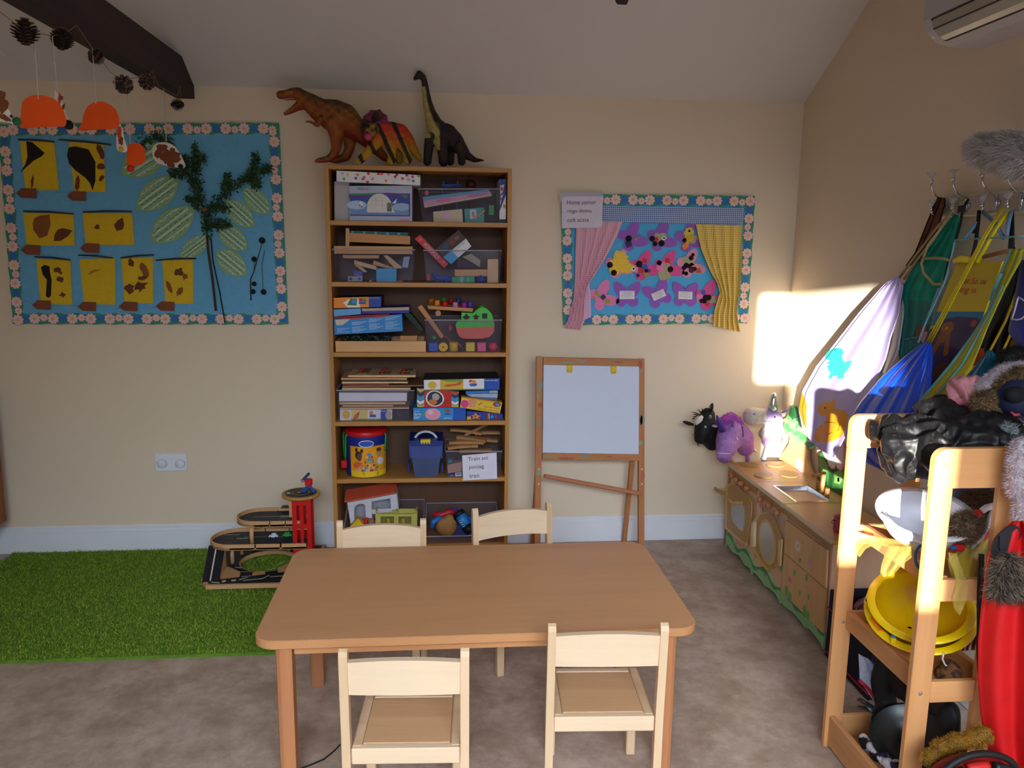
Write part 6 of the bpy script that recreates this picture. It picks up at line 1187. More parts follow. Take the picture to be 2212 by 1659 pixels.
hedgehog('smallest orange hedgehog card, with a red nose at its lower left', (1015, 1160), [(950, 1262), (945, 1150), (958, 1085), (1000, 1066), (1040, 1072), (1075, 1110), (1086, 1170), (1075, 1210), (1045, 1232), (1005, 1236), (1000, 1268), (975, 1275)], M_OR, ((945, 587), (972, 1075)), 0, (975, 1260, .012, mat('D02A14', .7)), [])
hedgehog('brown and white hedgehog card facing right with a small black nose', (1255, 1160), [(1138, 1120), (1150, 1085), (1190, 1065), (1250, 1065), (1300, 1090), (1340, 1140), (1375, 1210), (1385, 1240), (1360, 1258), (1310, 1248), (1220, 1232), (1165, 1210), (1142, 1170)], M_HW, ((1222, 659), (1242, 1075)), 4, (1349, 1243, .010, mat('1A1414', .8)), [(1210, 1110, 48, 34, M_HB), (1180, 1150, 26, 40, M_HB), (1240, 1170, 48, 50, M_HB), (1310, 1175, 34, 40, M_HB), (1270, 1215, 44, 26, M_HB), (1285, 1120, 18, 20, M_HB)])
# ------------------------------------------------------------------ play kitchen along the right wall
kk_ = crop(1540, 960, 3.606); hh = crop(1460, 840, 5.821)
XF = 1.430
def K(x, y, xp=XF): return P(*kk_(x, y), 0, xp)
def H(x, y, yp): return B(*hh(x, y), yp)
def HX(x, y, xp): return P(*hh(x, y), 0, xp)
def KZp(x, y, z): return P(*kk_(x, y), 2, z)
M_KW = mat('D8AE78', .45, 'woodz', .6, h2='CB9E68'); M_KT = mat('C99A66', .4, 'woody', .6, h2='BC8B57'); M_KC = mat('E0B696', .45, 'woodz', .5, h2='D6A886')
M_ZB = mat('D9AE68', .45, 'stripe', 3.4, h2='6E4620'); M_GLDR = mat('D8B25A', .4); M_EDGE = mat('D9CDB0', .5)
M_GR1 = mat('8FBE86', .6); M_GR2 = mat('3F8F55', .6); M_PINKF = mat('DE8AA8', .6); M_LEAF = mat('6FAE5A', .6); M_DAISY = mat('ECE6E0', .6); M_REDP = mat('B5566A', .6); M_LILF = mat('C9A0C0', .6)
NX = Vector((-1, 0, 0))
ZC = .445
def unit(name, label, y0, y1, top=True):
    t = thing(name, label, 'play kitchen unit', (1.57, (y0+y1)/2, 0)); m = MB(); yc = (y0+y1)/2; w = y1-y0-.004
    m.box((1.573, yc, .24), (.278, w, .372), M_KC, .002); m.build('carcass', t); return t
def counter(t, y0, y1, hole=None):
    m = MB(); x0, x1 = 1.414, 1.708
    if not hole: m.box(((x0+x1)/2, (y0+y1)/2, ZC-.009), (x1-x0, y1-y0, .018), M_KT, .003)
    else:
        hx0, hx1, hy0, hy1 = hole
        for a, b_, c, d in ((x0, hx0, y0, y1), (hx1, x1, y0, y1), (hx0, hx1, y0, hy0), (hx0, hx1, hy1, y1)): m.box(((a+b_)/2, (c+d)/2, ZC-.009), (b_-a, d-c, .018), M_KT)
    m.build('worktop', t); m = MB(); m.box((x0-.001, (y0+y1)/2, ZC-.009), (.002, y1-y0, .016), M_EDGE); m.build('worktop_edging', t)
def kpoly(mb, pts, mt, lay=1, xp=XF): mb.poly([K(x, y, xp)+NX*(.0006*lay) for x, y in pts], mt, NX)
def kdisc(mb, x, y, r, mt, lay=1, sy=1.0): c = K(x, y)+NX*(.0006*lay); mb.poly([c+Vector((0, r*math.cos(2*PI*i/16), r*sy*math.sin(2*PI*i/16))) for i in range(16)], mt, NX)
def kflower(mb, x, y, r, pet, cen, lay=2, k=7):
    c = K(x, y)+NX*(.0006*lay)
    for i in range(k):
        a = 2*PI*i/k; d = Vector((0, math.cos(a), math.sin(a))); s = Vector((0, -d.z, d.y)); mb.poly([c+d*(r*.25)-s*r*.12, c+d*r*.7-s*r*.3, c+d*r, c+d*r*.7+s*r*.3, c+d*r*.25+s*r*.12], pet, NX)
    c2 = c+NX*.0006; mb.poly([c2+Vector((0, r*.32*math.cos(2*PI*i/12), r*.32*math.sin(2*PI*i/12))) for i in range(12)], cen, NX)
def grass(t, y0, y1, seed, stems, extra=None):
    """scalloped painted grass skirt standing in front of the carcass"""
    r = random.Random(seed); n = 18; top = []; bot = []; mid = []
    for i in range(n+1):
        y = y0+(y1-y0)*i/n; s = (y-y0)/(y1-y0)
        top.append((y, .075+.012*math.sin(9*y*3.1)+.006*math.sin(31*y+1))); bot.append((y, .010+.016*abs(math.sin(11*y*1.7+seed))+(.0 if r.random() > .3 else .004)))
    bot[0] = (bot[0][0], .0015); bot[-1] = (bot[-1][0], .0015)
    m = MB(); m.prism([(XF-.004, y, z) for y, z in top]+[(XF-.004, y, z) for y, z in reversed(bot)], (.008, 0, 0), M_GR1)
    band = [(XF-.0048, y, z) for y, z in top]+[(XF-.0048, y, z-.016-.004*math.sin(60*y)) for y, z in reversed(top)]; m.poly(band, M_GR2, NX)
    for y, z, k in stems:
        for dy, dz, s in ((0, 0, 1), (.013, -.006, .8), (-.012, -.008, .8))[:k]:
            c = Vector((XF-.0055, y+dy, z+dz)); m.poly([c+Vector((0, .006*s*math.cos(q), .010*s*math.sin(q))) for q in [PI*i/8 for i in range(9)]], M_REDP, NX); m.poly([c+Vector((-.0002, .0018*s, 0)), c+Vector((-.0002, -.0018*s, 0)), c+Vector((-.0002, -.0018*s, -.012*s)), c+Vector((-.0002, .0018*s, -.012*s))], mat('B9A88A', .6), NX)
            for q, w in ((.5, .4), (-.45, .5), (.05, .75)): m.disc(c+Vector((-.0004, .006*s*q, .010*s*w)), NX, .0011, M_DAISY, 6)
    if extra: extra(m)
    m.build('painted_grass_skirt', t)
def knob(t, x, y, cc):
    c = K(x, y); m = MB(); m.tube([c+NX*.002, c+NX*.022], [.0125, .0118], mat('D08A50', .45), 18); m.disc(c+NX*.0224, NX, .0075, cc, 14); m.build('knob', t)
# cooker
Y0, Y1 = -.466, -.128
ck = unit('play_cooker', 'wooden play cooker with four hob rings, oven door and painted grass', Y0, Y1); counter(ck, Y0, Y1)
m = MB(); kpoly(m, [(128, 170), (343, 313), (339, 393), (124, 250)], M_ZB, 1); m.build('control_panel', ck)
for x, y, c in ((160, 241, mat('8A4A7A', .4)), (196, 274, mat('6F8FA0', .4)), (237, 306, mat('6F9FC0', .4)), (279, 342, mat('4A8FA0', .4))): knob(ck, x, y, c)
od = MB(); od.prism([K(x, y) for x, y in ((114, 325), (150, 302), (185, 305), (285, 405), (308, 455), (306, 560), (268, 786), (180, 720), (104, 650))], (-.010, 0, 0), M_GLDR, None); XD = XF-.010
kpoly(od, [(118, 330), (150, 310), (185, 314), (280, 410), (300, 460), (296, 560), (260, 772), (180, 710), (108, 645)], M_ZB, 1, XD); do = od.build('oven_door', ck)
m = MB(); wp = [(152, 470), (172, 452), (220, 462), (246, 490), (246, 600), (232, 672), (200, 650), (160, 600), (150, 560)]; kpoly(m, [(x+(x-198)*.10, y+(y-560)*.08) for x, y in wp], M_GLDR, 2, XD); kpoly(m, wp, mat('A9B0B4', .2, h2='8A9096', spec=.7), 3, XD); m.build('oven_window', do)
a, b_ = K(110, 350, XD), K(235, 452, XD); a.z += .0; ofs = Vector((-.052, 0, .0)); m = MB(); m.tube([a+ofs+Vector((0, .02, 0)), b_+ofs+Vector((0, -.02, 0))], .0075, mat('C79A5A', .4, 'woody', 1), 12)
m.build('door_handle', do)
for q in (a, b_): m = MB(); m.bar(q+Vector((.001, 0, 0)), q+ofs, .010, .010, mat('D0A86A', .4)); m.build('handle_bracket', do)
grass(ck, Y0, Y1, 1, [(-.24, .058, 3)], lambda m: (kflower(m, 190, 760, .016, M_PINKF, YEL, 8), kflower(m, 215, 775, .012, M_PINKF, YEL, 9), kflower(m, 118, 690, .012, M_LILF, YEL, 8)))
for x, y in ((290, 162), (486, 163), (394, 246), (593, 241)):
    c = KZp(x, y, ZC); m = MB(); m.cyl(c, c+Vector((0, 0, .0045)), .043, mat('B99A5A', .35, metal=.0), 36); m.cyl(c+Vector((0, 0, .0045)), c+Vector((0, 0, .0050)), .041, mat('AE8A56', .45, 'woody', .6), 36); m.build('hob_ring', ck)
XB = 1.705
m = MB(); m.prism([HX(x, y, XB) for x, y in ((1290, 925), (1318, 850), (1420, 690), (1428, 605), (1600, 640), (1655, 770), (1650, 880), (1690, 1010), (1765, 1165), (1600, 1110))], (.012, 0, 0), mat('D2A55E', .45, 'woodz', .6, h2='C29550'), M_KW); m.build('back_board', ck)
m = MB(); m.prism([HX(x, y, XB-.004) for x, y in ((1512, 872), (1535, 862), (1580, 915), (1580, 1055), (1510, 990))], (.003, 0, 0), mat('DCC9CC', .5)); 
for x, y in ((1560, 945), (1560, 1000), (1535, 925)): m.disc(HX(x, y, XB-.0045), NX, .0035, BLK, 8)
m.build('painted_socket', ck)
m = MB(); r_ = random.Random(4); GT = [mat(h, .6) for h in ('4FA85A', '7FD07A', '2F7A3E')]
m.prism([HX(x, y, XB-.007) for x, y in ((1400, 330), (1440, 260), (1520, 205), (1600, 260), (1640, 420), (1700, 640), (1750, 730), (1690, 760), (1600, 655), (1540, 690), (1500, 640), (1400, 590), (1355, 520), (1365, 400))], (.006, 0, 0), GT[1])
for x, y, rx, ry, c in ((1480, 300, 60, 80, 2), (1560, 360, 50, 80, 2), (1440, 520, 40, 24, 0), (1520, 560, 50, 30, 0), (1590, 600, 40, 40, 0), (1680, 700, 60, 36, 2), (1400, 470, 30, 40, 0), (1540, 470, 40, 40, 0)): m.poly([HX(a_, b2, XB-.0076) for a_, b2 in bumpy(x, y, rx, ry, 0, x, 14, .2)], GT[c], NX)
for x, y in ((1380, 395), (1475, 450), (1560, 505)): m.poly([HX(a_, b2, XB-.0082) for a_, b2 in bumpy(x, y, 32, 24, .3, 1, 12, .05)], mat('E9C98A', .6), NX)
m.build('painted_tree', ck)
# washing machine and sink unit
Y0, Y1 = -.776, -.469
ws = unit('play_sink_unit', 'wooden play sink unit with a round washing machine door beneath', Y0, Y1)
sx0, sx1 = 1.475, 1.655; c4 = [KZp(x, y, ZC) for x, y in ((495, 328), (745, 320), (905, 441), (645, 447))]
sx0, sx1, sy0, sy1 = (c4[0].x+c4[3].x)/2, min(1.66, (c4[1].x+c4[2].x)/2), max(Y0+.02, (c4[2].y+c4[3].y)/2), min(Y1-.015, (c4[0].y+c4[1].y)/2)
counter(ws, Y0, Y1, (sx0, sx1, sy0, sy1))
M_ST = mat('C9CAD0', .25, metal=.85, var=.02); m = MB(); zb2 = ZC-.055
cs = [(sx0, sy0), (sx1, sy0), (sx1, sy1), (sx0, sy1)]; ins = [(sx0+.012, sy0+.012), (sx1-.012, sy0+.012), (sx1-.012, sy1-.012), (sx0+.012, sy1-.012)]; out = [(sx0-.008, sy0-.008), (sx1+.008, sy0-.008), (sx1+.008, sy1+.008), (sx0-.008, sy1+.008)]
for i in range(4):
    j = (i+1) % 4; m.add([(*cs[i], ZC+.001), (*cs[j], ZC+.001), (*ins[j], zb2), (*ins[i], zb2)], [(0, 3, 2, 1)], M_ST); m.add([(*out[i], ZC+.0015), (*out[j], ZC+.0015), (*cs[j], ZC+.0025), (*cs[i], ZC+.0025)], [(0, 1, 2, 3)], M_ST)
m.add([(*q, zb2) for q in ins], [(0, 1, 2, 3)], M_ST); m.build('sink', ws)
for x, y, x2, y2, r in ((848, 382, 850, 212, .0105), (812, 358, 814, 288, .008), (888, 412, 890, 342, .0095)):
    c = KZp(x, y, ZC); zt_ = B(*kk_(x2, y2), c.y).z; m = MB(); m.cyl(c, (c.x, c.y, zt_), r, mat('B9834F', .45, 'woodz', 1), 14); m.build('tap', ws)
    if r > .010: m = MB(); m.cyl((c.x, c.y, zt_-.012), (c.x-.05, c.y, zt_-.018), .0075, mat('B9834F', .45, 'woodz', 1), 12); m.build('spout', ws)
m = MB(); kpoly(m, [(364, 346), (580, 498), (578, 560), (362, 404)], M_ZB, 1)
kflower(m, 372, 470, .020, M_PINKF, mat('C97A9A', .6)); kflower(m, 425, 500, .014, mat('B9B4D0', .6), YEL)
for x, y, c in ((498, 585, mat('8FB4C4', .6)), (540, 610, mat('C4B4C8', .6))): m.poly([K(x, y)+NX*.0012+Vector((0, .012*math.cos(q), .024*math.sin(q)*abs(math.sin(q*.5+.8)))) for q in [2*PI*i/16 for i in range(16)]], c, NX)
for x, y in ((392, 515),): m.poly([K(x, y)+NX*.0012+Vector((0, .010*math.cos(q), .016*math.sin(q))) for q in [2*PI*i/10 for i in range(10)]], M_LEAF, NX)
m.build('painted_panel', ws)
for x, y, c in ((386, 428, mat('5A8FA8', .4)), (450, 476, mat('8A2A4A', .4)), (516, 532, mat('4A7FA0', .4))): knob(ws, x, y, c)
dc = (425, 760)
m = MB(); octo = [(300, 700), (330, 600), (372, 535), (432, 528), (490, 590), (522, 700), (545, 742), (532, 850), (520, 948), (488, 945), (440, 985), (375, 905), (318, 800)]
m.prism([K(x, y) for x, y in octo], (-.012, 0, 0), M_GLDR); XD2 = XF-.012; kpoly(m, [(x+(dc[0]-x)*.05, y+(dc[1]-y)*.04) for x, y in octo], M_ZB, 1, XD2); wd = m.build('washer_door', ws)
m = MB(); el = lambda k: [(425+58*k*math.cos(2*PI*i/28)+0, 760+148*k*math.sin(2*PI*i/28)+40*k*math.cos(2*PI*i/28)) for i in range(28)]; kpoly(m, el(1.18), M_GLDR, 2, XD2); kpoly(m, el(1.0), mat('B9AE9A', .2, spec=.7), 3, XD2); m.build('porthole', wd)
m = MB(); m.prism([K(x, y, XD2) for x, y in ((321, 608), (341, 604), (336, 795), (316, 800))], (-.014, 0, 0), mat('E2CFA0', .45)); m.build('door_handle', wd)
m = MB(); m.prism([K(x, y, XD2) for x, y in ((520, 742), (546, 742), (532, 948), (512, 948))], (-.006, 0, 0), mat('D9BC78', .45)); m.build('door_hinge', wd)
grass(ws, Y0, Y1, 2, [(-.53, .060, 1), (-.62, .062, 3), (-.69, .055, 2)], lambda m: [m.poly([K(x, y)+NX*.006+Vector((0, .010*math.cos(q), .016*math.sin(q))) for q in [2*PI*i/10 for i in range(10)]], M_LEAF, NX) for x, y in ((535, 965), (345, 860))])
# splashback with leaves and a big daisy
m = MB(); m.prism([HX(x, y, XB) for x, y in ((1785, 838), (1830, 800), (2150, 700), (2150, 1350), (1960, 1290), (1800, 1180))], (.012, 0, 0), mat('2F6A34', .6), mat('3A7A3C', .6))
for pts, c in (([(1790, 850), (1850, 870), (1920, 980), (1900, 1050), (1830, 1060), (1795, 960)], mat('6FA048', .6)), ([(1990, 1060), (2080, 1010), (2110, 1120), (2060, 1200), (1990, 1180)], mat('7FB45A', .6)), ([(1930, 1010), (1990, 1010), (1960, 1260), (1920, 1240)], mat('1F5A2C', .6)), ([(2030, 1120), (2055, 1115), (2055, 1170), (2030, 1165)], mat('8A2A2A', .6))): m.poly([HX(x, y, XB-.0008) for x, y in pts], c, NX)
m.build('painted_splashback', ws)
m = MB(); pet = [(1760, 760), (1840, 780), (1870, 860), (1900, 890), (1920, 960), (1960, 1010), (2000, 1000), (2015, 940), (2035, 1010), (2080, 1020), (2110, 940), (2120, 760), (2110, 680), (1900, 640)]
m.prism([HX(x, y, XB-.010) for x, y in pet], (.008, 0, 0), mat('C9707C', .6), mat('E4BCC0', .6)); m.poly([HX(1950+(x-1950)*.90, 800+(y-800)*.90, XB-.0108) for x, y in pet], mat('EEE4E4', .6), NX); m.build('painted_daisy', ws)
# cupboard
Y0, Y1 = -1.165, -.779
cu_ = unit('play_cupboard', 'wooden play fridge cupboard painted with flowers, nearest of the kitchen units', Y0, Y1); counter(cu_, Y0-.025, Y1)
m = MB(); kpoly(m, [(585, 500), (925, 752), (912, 812), (582, 572)], M_ZB, 1); m.build('top_panel', cu_)
XF_ = XF
du = MB(); du.prism([K(x, y) for x, y in ((582, 588), (905, 825), (892, 1118), (567, 838))], (-.008, 0, 0), M_KW)
dl = MB(); dl.prism([K(x, y) for x, y in ((566, 848), (892, 1128), (872, 1470), (545, 1140))], (-.008, 0, 0), M_KW)
XF = XF_-.008
def K(x, y, xp=None): return P(*kk_(x, y), 0, XF if xp is None else xp)
def kpoly(mb, pts, mt, lay=1, xp=None): mb.poly([K(x, y, xp)+NX*(.0006*lay) for x, y in pts], mt, NX)
m = du; kflower(m, 662, 792, .026, M_DAISY, YEL, 1, 9); kflower(m, 760, 915, .020, M_LILF, M_PINKF, 1, 6)
for x, y in ((690, 755), (700, 770), (712, 782)): kdisc(m, x, y, .0055, YEL if x != 700 else ORG, 2)
kdisc(m, 703, 752, .007, mat('A9C4DC', .6), 1); kpoly(m, [(674, 885), (690, 890), (688, 915), (668, 912)], M_LEAF, 1); m.build('upper_door', cu_)
m = dl; kflower(m, 600, 1055, .020, M_PINKF, M_REDP, 1, 7); kflower(m, 676, 905, .008, M_LEAF, M_LEAF, 1, 4)
for x, y, s in ((637, 1000, 1), (730, 1038, 1.1), (678, 1158, .9), (748, 1190, .8), (600, 1190, 1.6), (575, 1140, 1.8), (715, 1300, 1.8), (740, 1330, 1.4)): c = K(x, y)+NX*.0008; m.poly([c+Vector((0, .009*s*math.cos(q), .014*s*math.sin(q))) for q in [2*PI*i/10 for i in range(10)]], M_LEAF, NX)
m.build('lower_door', cu_)
XF = XF_
def K(x, y, xp=None): return P(*kk_(x, y), 0, XF if xp is None else xp)
grass(cu_, Y0, Y1, 3, [(-.86, .060, 2), (-.90, .058, 1), (-1.11, .062, 1)])
# pink pan on the counter
c = P(1806, 1128, 2, ZC); c = Vector((1.500, -1.105, ZC+.0008)); pk = thing('toy_saucepan', 'small pink toy saucepan on the near end of the play worktop', 'saucepan', c); M_PK2 = mat('B94A6C', .4)
m = MB(); T_ = Matrix.Translation(c); m.lathe([(0, .0), (.036, 0), (.038, .004), (.038, .052), (.040, .054), (.035, .053), (.035, .008), (0, .006)], M_PK2, T_, 28); m.build('pot', pk)
m = MB(); m.tube([c+Vector((-.037, 0, .042)), c+Vector((-.052, -.006, .046)), c+Vector((-.055, -.010, .040)), c+Vector((-.050, -.008, .036))], .0022, mat('8A8A90', .3, metal=.8), 6); m.build('handle', pk)
# navy fabric basket on the floor
nbk = thing('fabric_basket', 'dark navy fabric basket with thin red trim, on the floor behind the dress-up shelf', 'basket', (1.55, -1.33, 0)); M_NV = mat('14162E', .8)
m = MB(); x0, x1, y0, y1, zt = 1.415, 1.69, -1.50, -1.20, .262
for c, s in (((x0+.006, (y0+y1)/2, zt/2), (.012, y1-y0, zt)), ((x1-.006, (y0+y1)/2, zt/2), (.012, y1-y0, zt)), (((x0+x1)/2, y0+.006, zt/2), (x1-x0-.024, .012, zt)), (((x0+x1)/2, y1-.006, zt/2), (x1-x0-.024, .012, zt)), (((x0+x1)/2, (y0+y1)/2, .006), (x1-x0-.024, y1-y0-.024, .012))): m.box(c, s, M_NV, .003)
m.build('body', nbk); m = MB(); M_RT = mat('B4203C', .7)
for z in (.19, .024): m.tube([(x0-.0015, y1, z), (x0-.0015, y0, z), (x1, y0-.0015, z)], .003, M_RT, 6)
m.build('trim', nbk); m = MB(); m.sphere((1.55, -1.33, .22), (.10, .11, .05), mat('B98A96', .8, 'mottle', 2, h2='6A3A48')); m.build('contents', nbk)
# ------------------------------------------------------------------ hobby horses in the corner
KH = .000372
def horse(name, label, chains, y0, colfn, stick, sticky=-.066, vox=.006, fz=0):
    m = MB()
    for ch in chains:
        P2, R2 = [], []; pts = [H(x, y, y0+dy) for x, y, dy, r in ch]; rs = [r*KH for *_, r in ch]
        for i in range(len(pts)-1):
            for k in range(4): u = k/4; P2.append(pts[i].lerp(pts[i+1], u)); R2.append(lerp(rs[i], rs[i+1], u))
        P2.append(pts[-1]); R2.append(rs[-1]); m.tube(P2, R2, VC, 12)
        for p, r in ((P2[0], R2[0]), (P2[-1], R2[-1])): m.sphere(p, r, VC, 12, 8)
    b_ = skin(m, vox, colfn, 4); top = H(stick[0], stick[1], sticky+0.0); t = thing(name, label, 'hobby horse', (top.x, sticky, 0)); b_.build('head', t)
    a = MB(); nk = H(chains[0][-1][0], chains[0][-1][1], y0+chains[0][-1][2]); a.tube([nk, top, (top.x, sticky, .0005)], .0125, mat(stick[2], .5), 12); a.build('stick', t); return t
def ear(t, base, tip, r, y0, dy, cc, ic):
    a = H(*base, y0+dy); b_ = H(*tip, y0+dy-.004); m = MB(); md = a.lerp(b_, .45); m.tube([a, md, a.lerp(b_, .8), b_], [r*.6, r, r*.7, r*.12], cc, 10, flat=.55); e_ = m.build('ear', t)
    m = MB(); d = (CAM-md).normalized(); ax = (b_-a).normalized(); s = ax.cross(d).normalized(); o = d*(r*.62); m.poly([a.lerp(b_, .2)+o, md+s*r*.5+o, a.lerp(b_, .8)+o*.8, md-s*r*.5+o], ic, d); m.build('inner_ear', e_)
def eye(t, p, y, r, iris='4A2A3A'):
    c = H(*p, y); d = (CAM-c).normalized(); m = MB(); m.sphere(c, (r*1.2, r*.5, r*1.5), W_, 10, 8); m.sphere(c+d*r*.32+Vector((-r*.1, 0, 0)), (r*.85, r*.45, r*1.1), BLK, 10, 8); m.sphere(c+d*r*.62+Vector((-r*.2, 0, r*.35)), r*.25, W_, 8, 6); m.build('eye', t)
BKc = hexv('121014')
hb_ = horse('hobby_horse', 'black hobby horse head with white blaze, leftmost of the three', [[(400, 330, .0, 100), (375, 430, -.012, 138), (340, 540, -.03, 125), (300, 610, -.045, 88), (400, 600, .0, 120), (455, 690, .01, 95)], [(380, 420, 0, 130), (440, 560, .01, 140), (470, 700, .015, 80)]], -.09, lambda p, n: mixc(BKc, hexv('2A262C'), max(0, n.z)*.5), (700, 900, 'B98A5A'))
ear(hb_, (430, 290), (462, 178), .018, -.09, -.02, mat('141216', .8), mat('8A949C', .7)); ear(hb_, (215, 450), (85, 410), .018, -.09, -.02, mat('141216', .8), mat('B9A0A4', .7))
m = MB(); sph = H(290, 400, -.145); m.tube([H(330, 345, -.138), H(295, 385, -.146), H(262, 425, -.148), H(255, 455, -.148)], [.008, .016, .012, .003], mat('DAD4CE', .8), 10); m.build('blaze', hb_)
m = MB()
for x, y, dx, dy in ((330, 310, -70, -60), (300, 330, -110, -45), (270, 335, -60, -20), (350, 300, -30, -60), (250, 350, -40, 0), (275, 680, 20, 50), (380, 290, -10, -30), (230, 370, -30, 10)): m.tube([H(x, y, -.12), H(x+dx*.6, y+dy*.7, -.13), H(x+dx, y+dy, -.13)], [.0035, .002, .0004], mat('0E0C10', .8), 5)
m.build('mane', hb_); eye(hb_, (432, 352), -.142, .0055); eye(hb_, (222, 575), -.165, .0035)
m = MB(); m.disc(H(372, 478, -.172), (0, -1, .2), .006, mat('8FB0A4', .4), 10); m.build('bridle_stud', hb_)
PU1, PU2, PU3 = hexv('A070C0'), hexv('9A4AA8'), hexv('B98AD0')
pn = horse('hobby_horse', 'lilac and purple hobby unicorn head hanging over the cooker corner', [[(720, 470, .02, 120), (665, 560, -.0, 150), (640, 660, -.025, 145), (620, 750, -.05, 122), (595, 850, -.075, 96), (590, 890, -.08, 84), (720, 620, .0, 130), (850, 640, .03, 130), (880, 740, .035, 110)], [(760, 500, .03, 120), (850, 620, .04, 140), (870, 740, .04, 110)]], -.17, lambda p, n: mixc(mixc(PU1, PU3, rs_(p, 40)), hexv('B060B8'), max(0, (p.x-H(780, 600, -.15).x)*14)), (905, 880, 'A97AC0'))
m = MB(); mm_ = MB()
for x, y, r in ((620, 390, 60), (690, 370, 75), (760, 400, 60), (800, 450, 50), (650, 420, 60)): mm_.sphere(H(x, y, -.165), r*KH, VC, 10, 7)
sk = skin(mm_, .006, lambda p, n: mixc(hexv('A040B0'), hexv('C060C0'), rs_(p, 90)), 2); fur(sk, [Vector(q) for q in sk.v], sk.n, .012, .002, VC, lambda p: mixc(hexv('8A309A'), hexv('C468C8'), RND.random()), 0, 500); sk.build('mane', pn)
m = MB(); m.tube([H(595, 520, -.225), H(560, 450, -.232), H(535, 390, -.236), H(515, 335, -.238)], [.0185, .0150, .0105, .004], mat('4A2A8A', .4), 14); m.build('horn', pn)
ear(pn, (520, 470), (452, 465), .012, -.17, -.055, mat('B08ACC', .7), mat('C8A0D0', .7)); ear(pn, (715, 480), (750, 405), .015, -.17, -.045, mat('A878C8', .7), mat('6A3A9A', .7)); eye(pn, (752, 640), -.2265, .0085)
m = MB(); ring = []; 
for i in range(21): a = math.radians(-150+120*i/20); ring.append(H(620+112*math.cos(a)*1.0, 805+30*math.sin(a)-0, -.262-.010*math.sin(-a)))
m.tube([H(520, 800, -.248), H(560, 812, -.268), H(610, 816, -.274), H(660, 812, -.266), H(700, 800, -.245)], .008, mat('C8B4E0', .6), 8, flat=.5); m.build('noseband', pn)
m = MB(); m.tube([H(835, 470, -.20), H(850, 560, -.21), H(845, 600, -.205)], .004, mat('8A4AA0', .6), 6); m.tube([H(960, 750, -.15), H(1000, 780, -.15), H(1020, 800, -.15)], [.009, .006, .001], mat('C9CCD4', .3, metal=.5), 8); m.build('rein', pn)
WU = [hexv('E2DCE8'), hexv('A88AD0'), hexv('CFC4C0')]
wx = H(1080, 340, -.1).x
def wcol(p, n):
    if p.x < wx: return WU[2]
    h = H(1200, 480, -.1).z; return mixc(WU[1], WU[0], .5+.5*math.sin((p.z-h)*48+1.2))
wu = horse('hobby_horse', 'white and lilac hobby unicorn with a silver horn, rightmost of the three', [[(950, 345, .0, 118), (985, 345, .0, 124), (1060, 345, .0, 105), (1150, 340, 0, 106), (1250, 350, .0, 98), (1230, 480, 0, 128), (1190, 590, .0, 165), (1185, 640, .0, 120)]], -.12, wcol, (1105, 880, '9FB0CC'))
m = MB(); m.tube([H(1215, 262, -.13), H(1222, 190, -.13), H(1232, 110, -.13), H(1238, 52, -.13)], [.0245, .022, .016, .008], mat('C4CCD0', .18, metal=.75), 18); m.build('horn', wu)
ear(wu, (1330, 300), (1430, 250), .013, -.12, -.02, mat('9A84B4', .7), mat('7A5A9A', .7)); eye(wu, (1245, 350), -.165, .0065)
m = MB(); m.tube([H(1095, 405, -.158), H(1180, 420, -.178), H(1280, 470, -.172), H(1340, 500, -.15)], .004, mat('C9D0DC', .4, metal=.3), 6); m.tube([H(1345, 500, -.14), H(1355, 640, -.15), H(1345, 730, -.15), H(1315, 735, -.15)], .003, mat('C9C0B8', .5), 6); m.build('bridle', wu)
m = MB(); m.sphere(H(985, 315, -.168), (.007, .003, .006), mat('8A94BC', .5), 8, 6); m.build('nostril', wu)
# ------------------------------------------------------------------ coat rail, bags and dressing-up clothes on the right wall
r1 = crop(1692, 240, 4.254); r2 = crop(1692, 580, 4.254); r3 = crop(1740, 860, 4.686); r4 = crop(1740, 1090, 4.686); r5 = crop(1740, 1305, 4.686); m1 = crop(2000, 740, 6.382); m2 = crop(2000, 1040, 6.382); m3 = crop(2000, 420, 4.877)
def X_(f, x, y, xp): return P(*f(x, y), 0, xp)
CR_Y0, CR_Y1 = -2.02, -1.165
rail = thing('coat_rail', 'white wall-mounted coat rail with chrome double hooks and glassy knobs', 'coat rail', (1.72, (CR_Y0+CR_Y1)/2, 1.595))
m = MB(); m.box((1.7205, (CR_Y0+CR_Y1)/2, 1.630), (.019, CR_Y1-CR_Y0, .070), mat('CFC3B6', .5), .004); m.build('rail_board', rail)
M_CHR = mat('C8CAD0', .12, metal=.95, var=.02); M_CRY = mat('D8DCE4', .06, 'clear', h2='F6F6FA', alpha=.35, spec=.8)
for y in (-1.20, -1.315, -1.455, -1.565, -1.68, -1.79, -1.90):
    h = MB(); h.cyl((1.711, y, 1.630), (1.703, y, 1.630), .012, M_CHR, 16); h.tube([(1.704, y, 1.648), (1.690, y, 1.652), (1.668, y, 1.668), (1.652, y, 1.690), (1.648, y, 1.712)], [.0045, .0042, .004, .004, .0045], M_CHR, 8); h.tube([(1.704, y, 1.612), (1.694, y, 1.604), (1.676, y, 1.600), (1.662, y, 1.610), (1.658, y, 1.622)], [.0045, .0042, .004, .004, .0045], M_CHR, 8); h.tube([(1.703, y, 1.606), (1.7025, y, 1.655)], .006, M_CHR, 8)
    for x, z in ((1.648, 1.712), (1.658, 1.622)): h.sphere((x, y, z), .0075, M_CHR, 10, 7); h.tube([(x, y, z+.004), (x, y, z+.010)], .0062, M_CHR, 10)
    ho = h.build('hook', rail)
    for x, z in ((1.648, 1.722), (1.658, 1.632)): k = MB(); k.tube([(x, y, z), (x, y, z+.008), (x, y, z+.020)], [.0055, .009, .017], M_CRY, 10); k.build('glass_knob', ho)
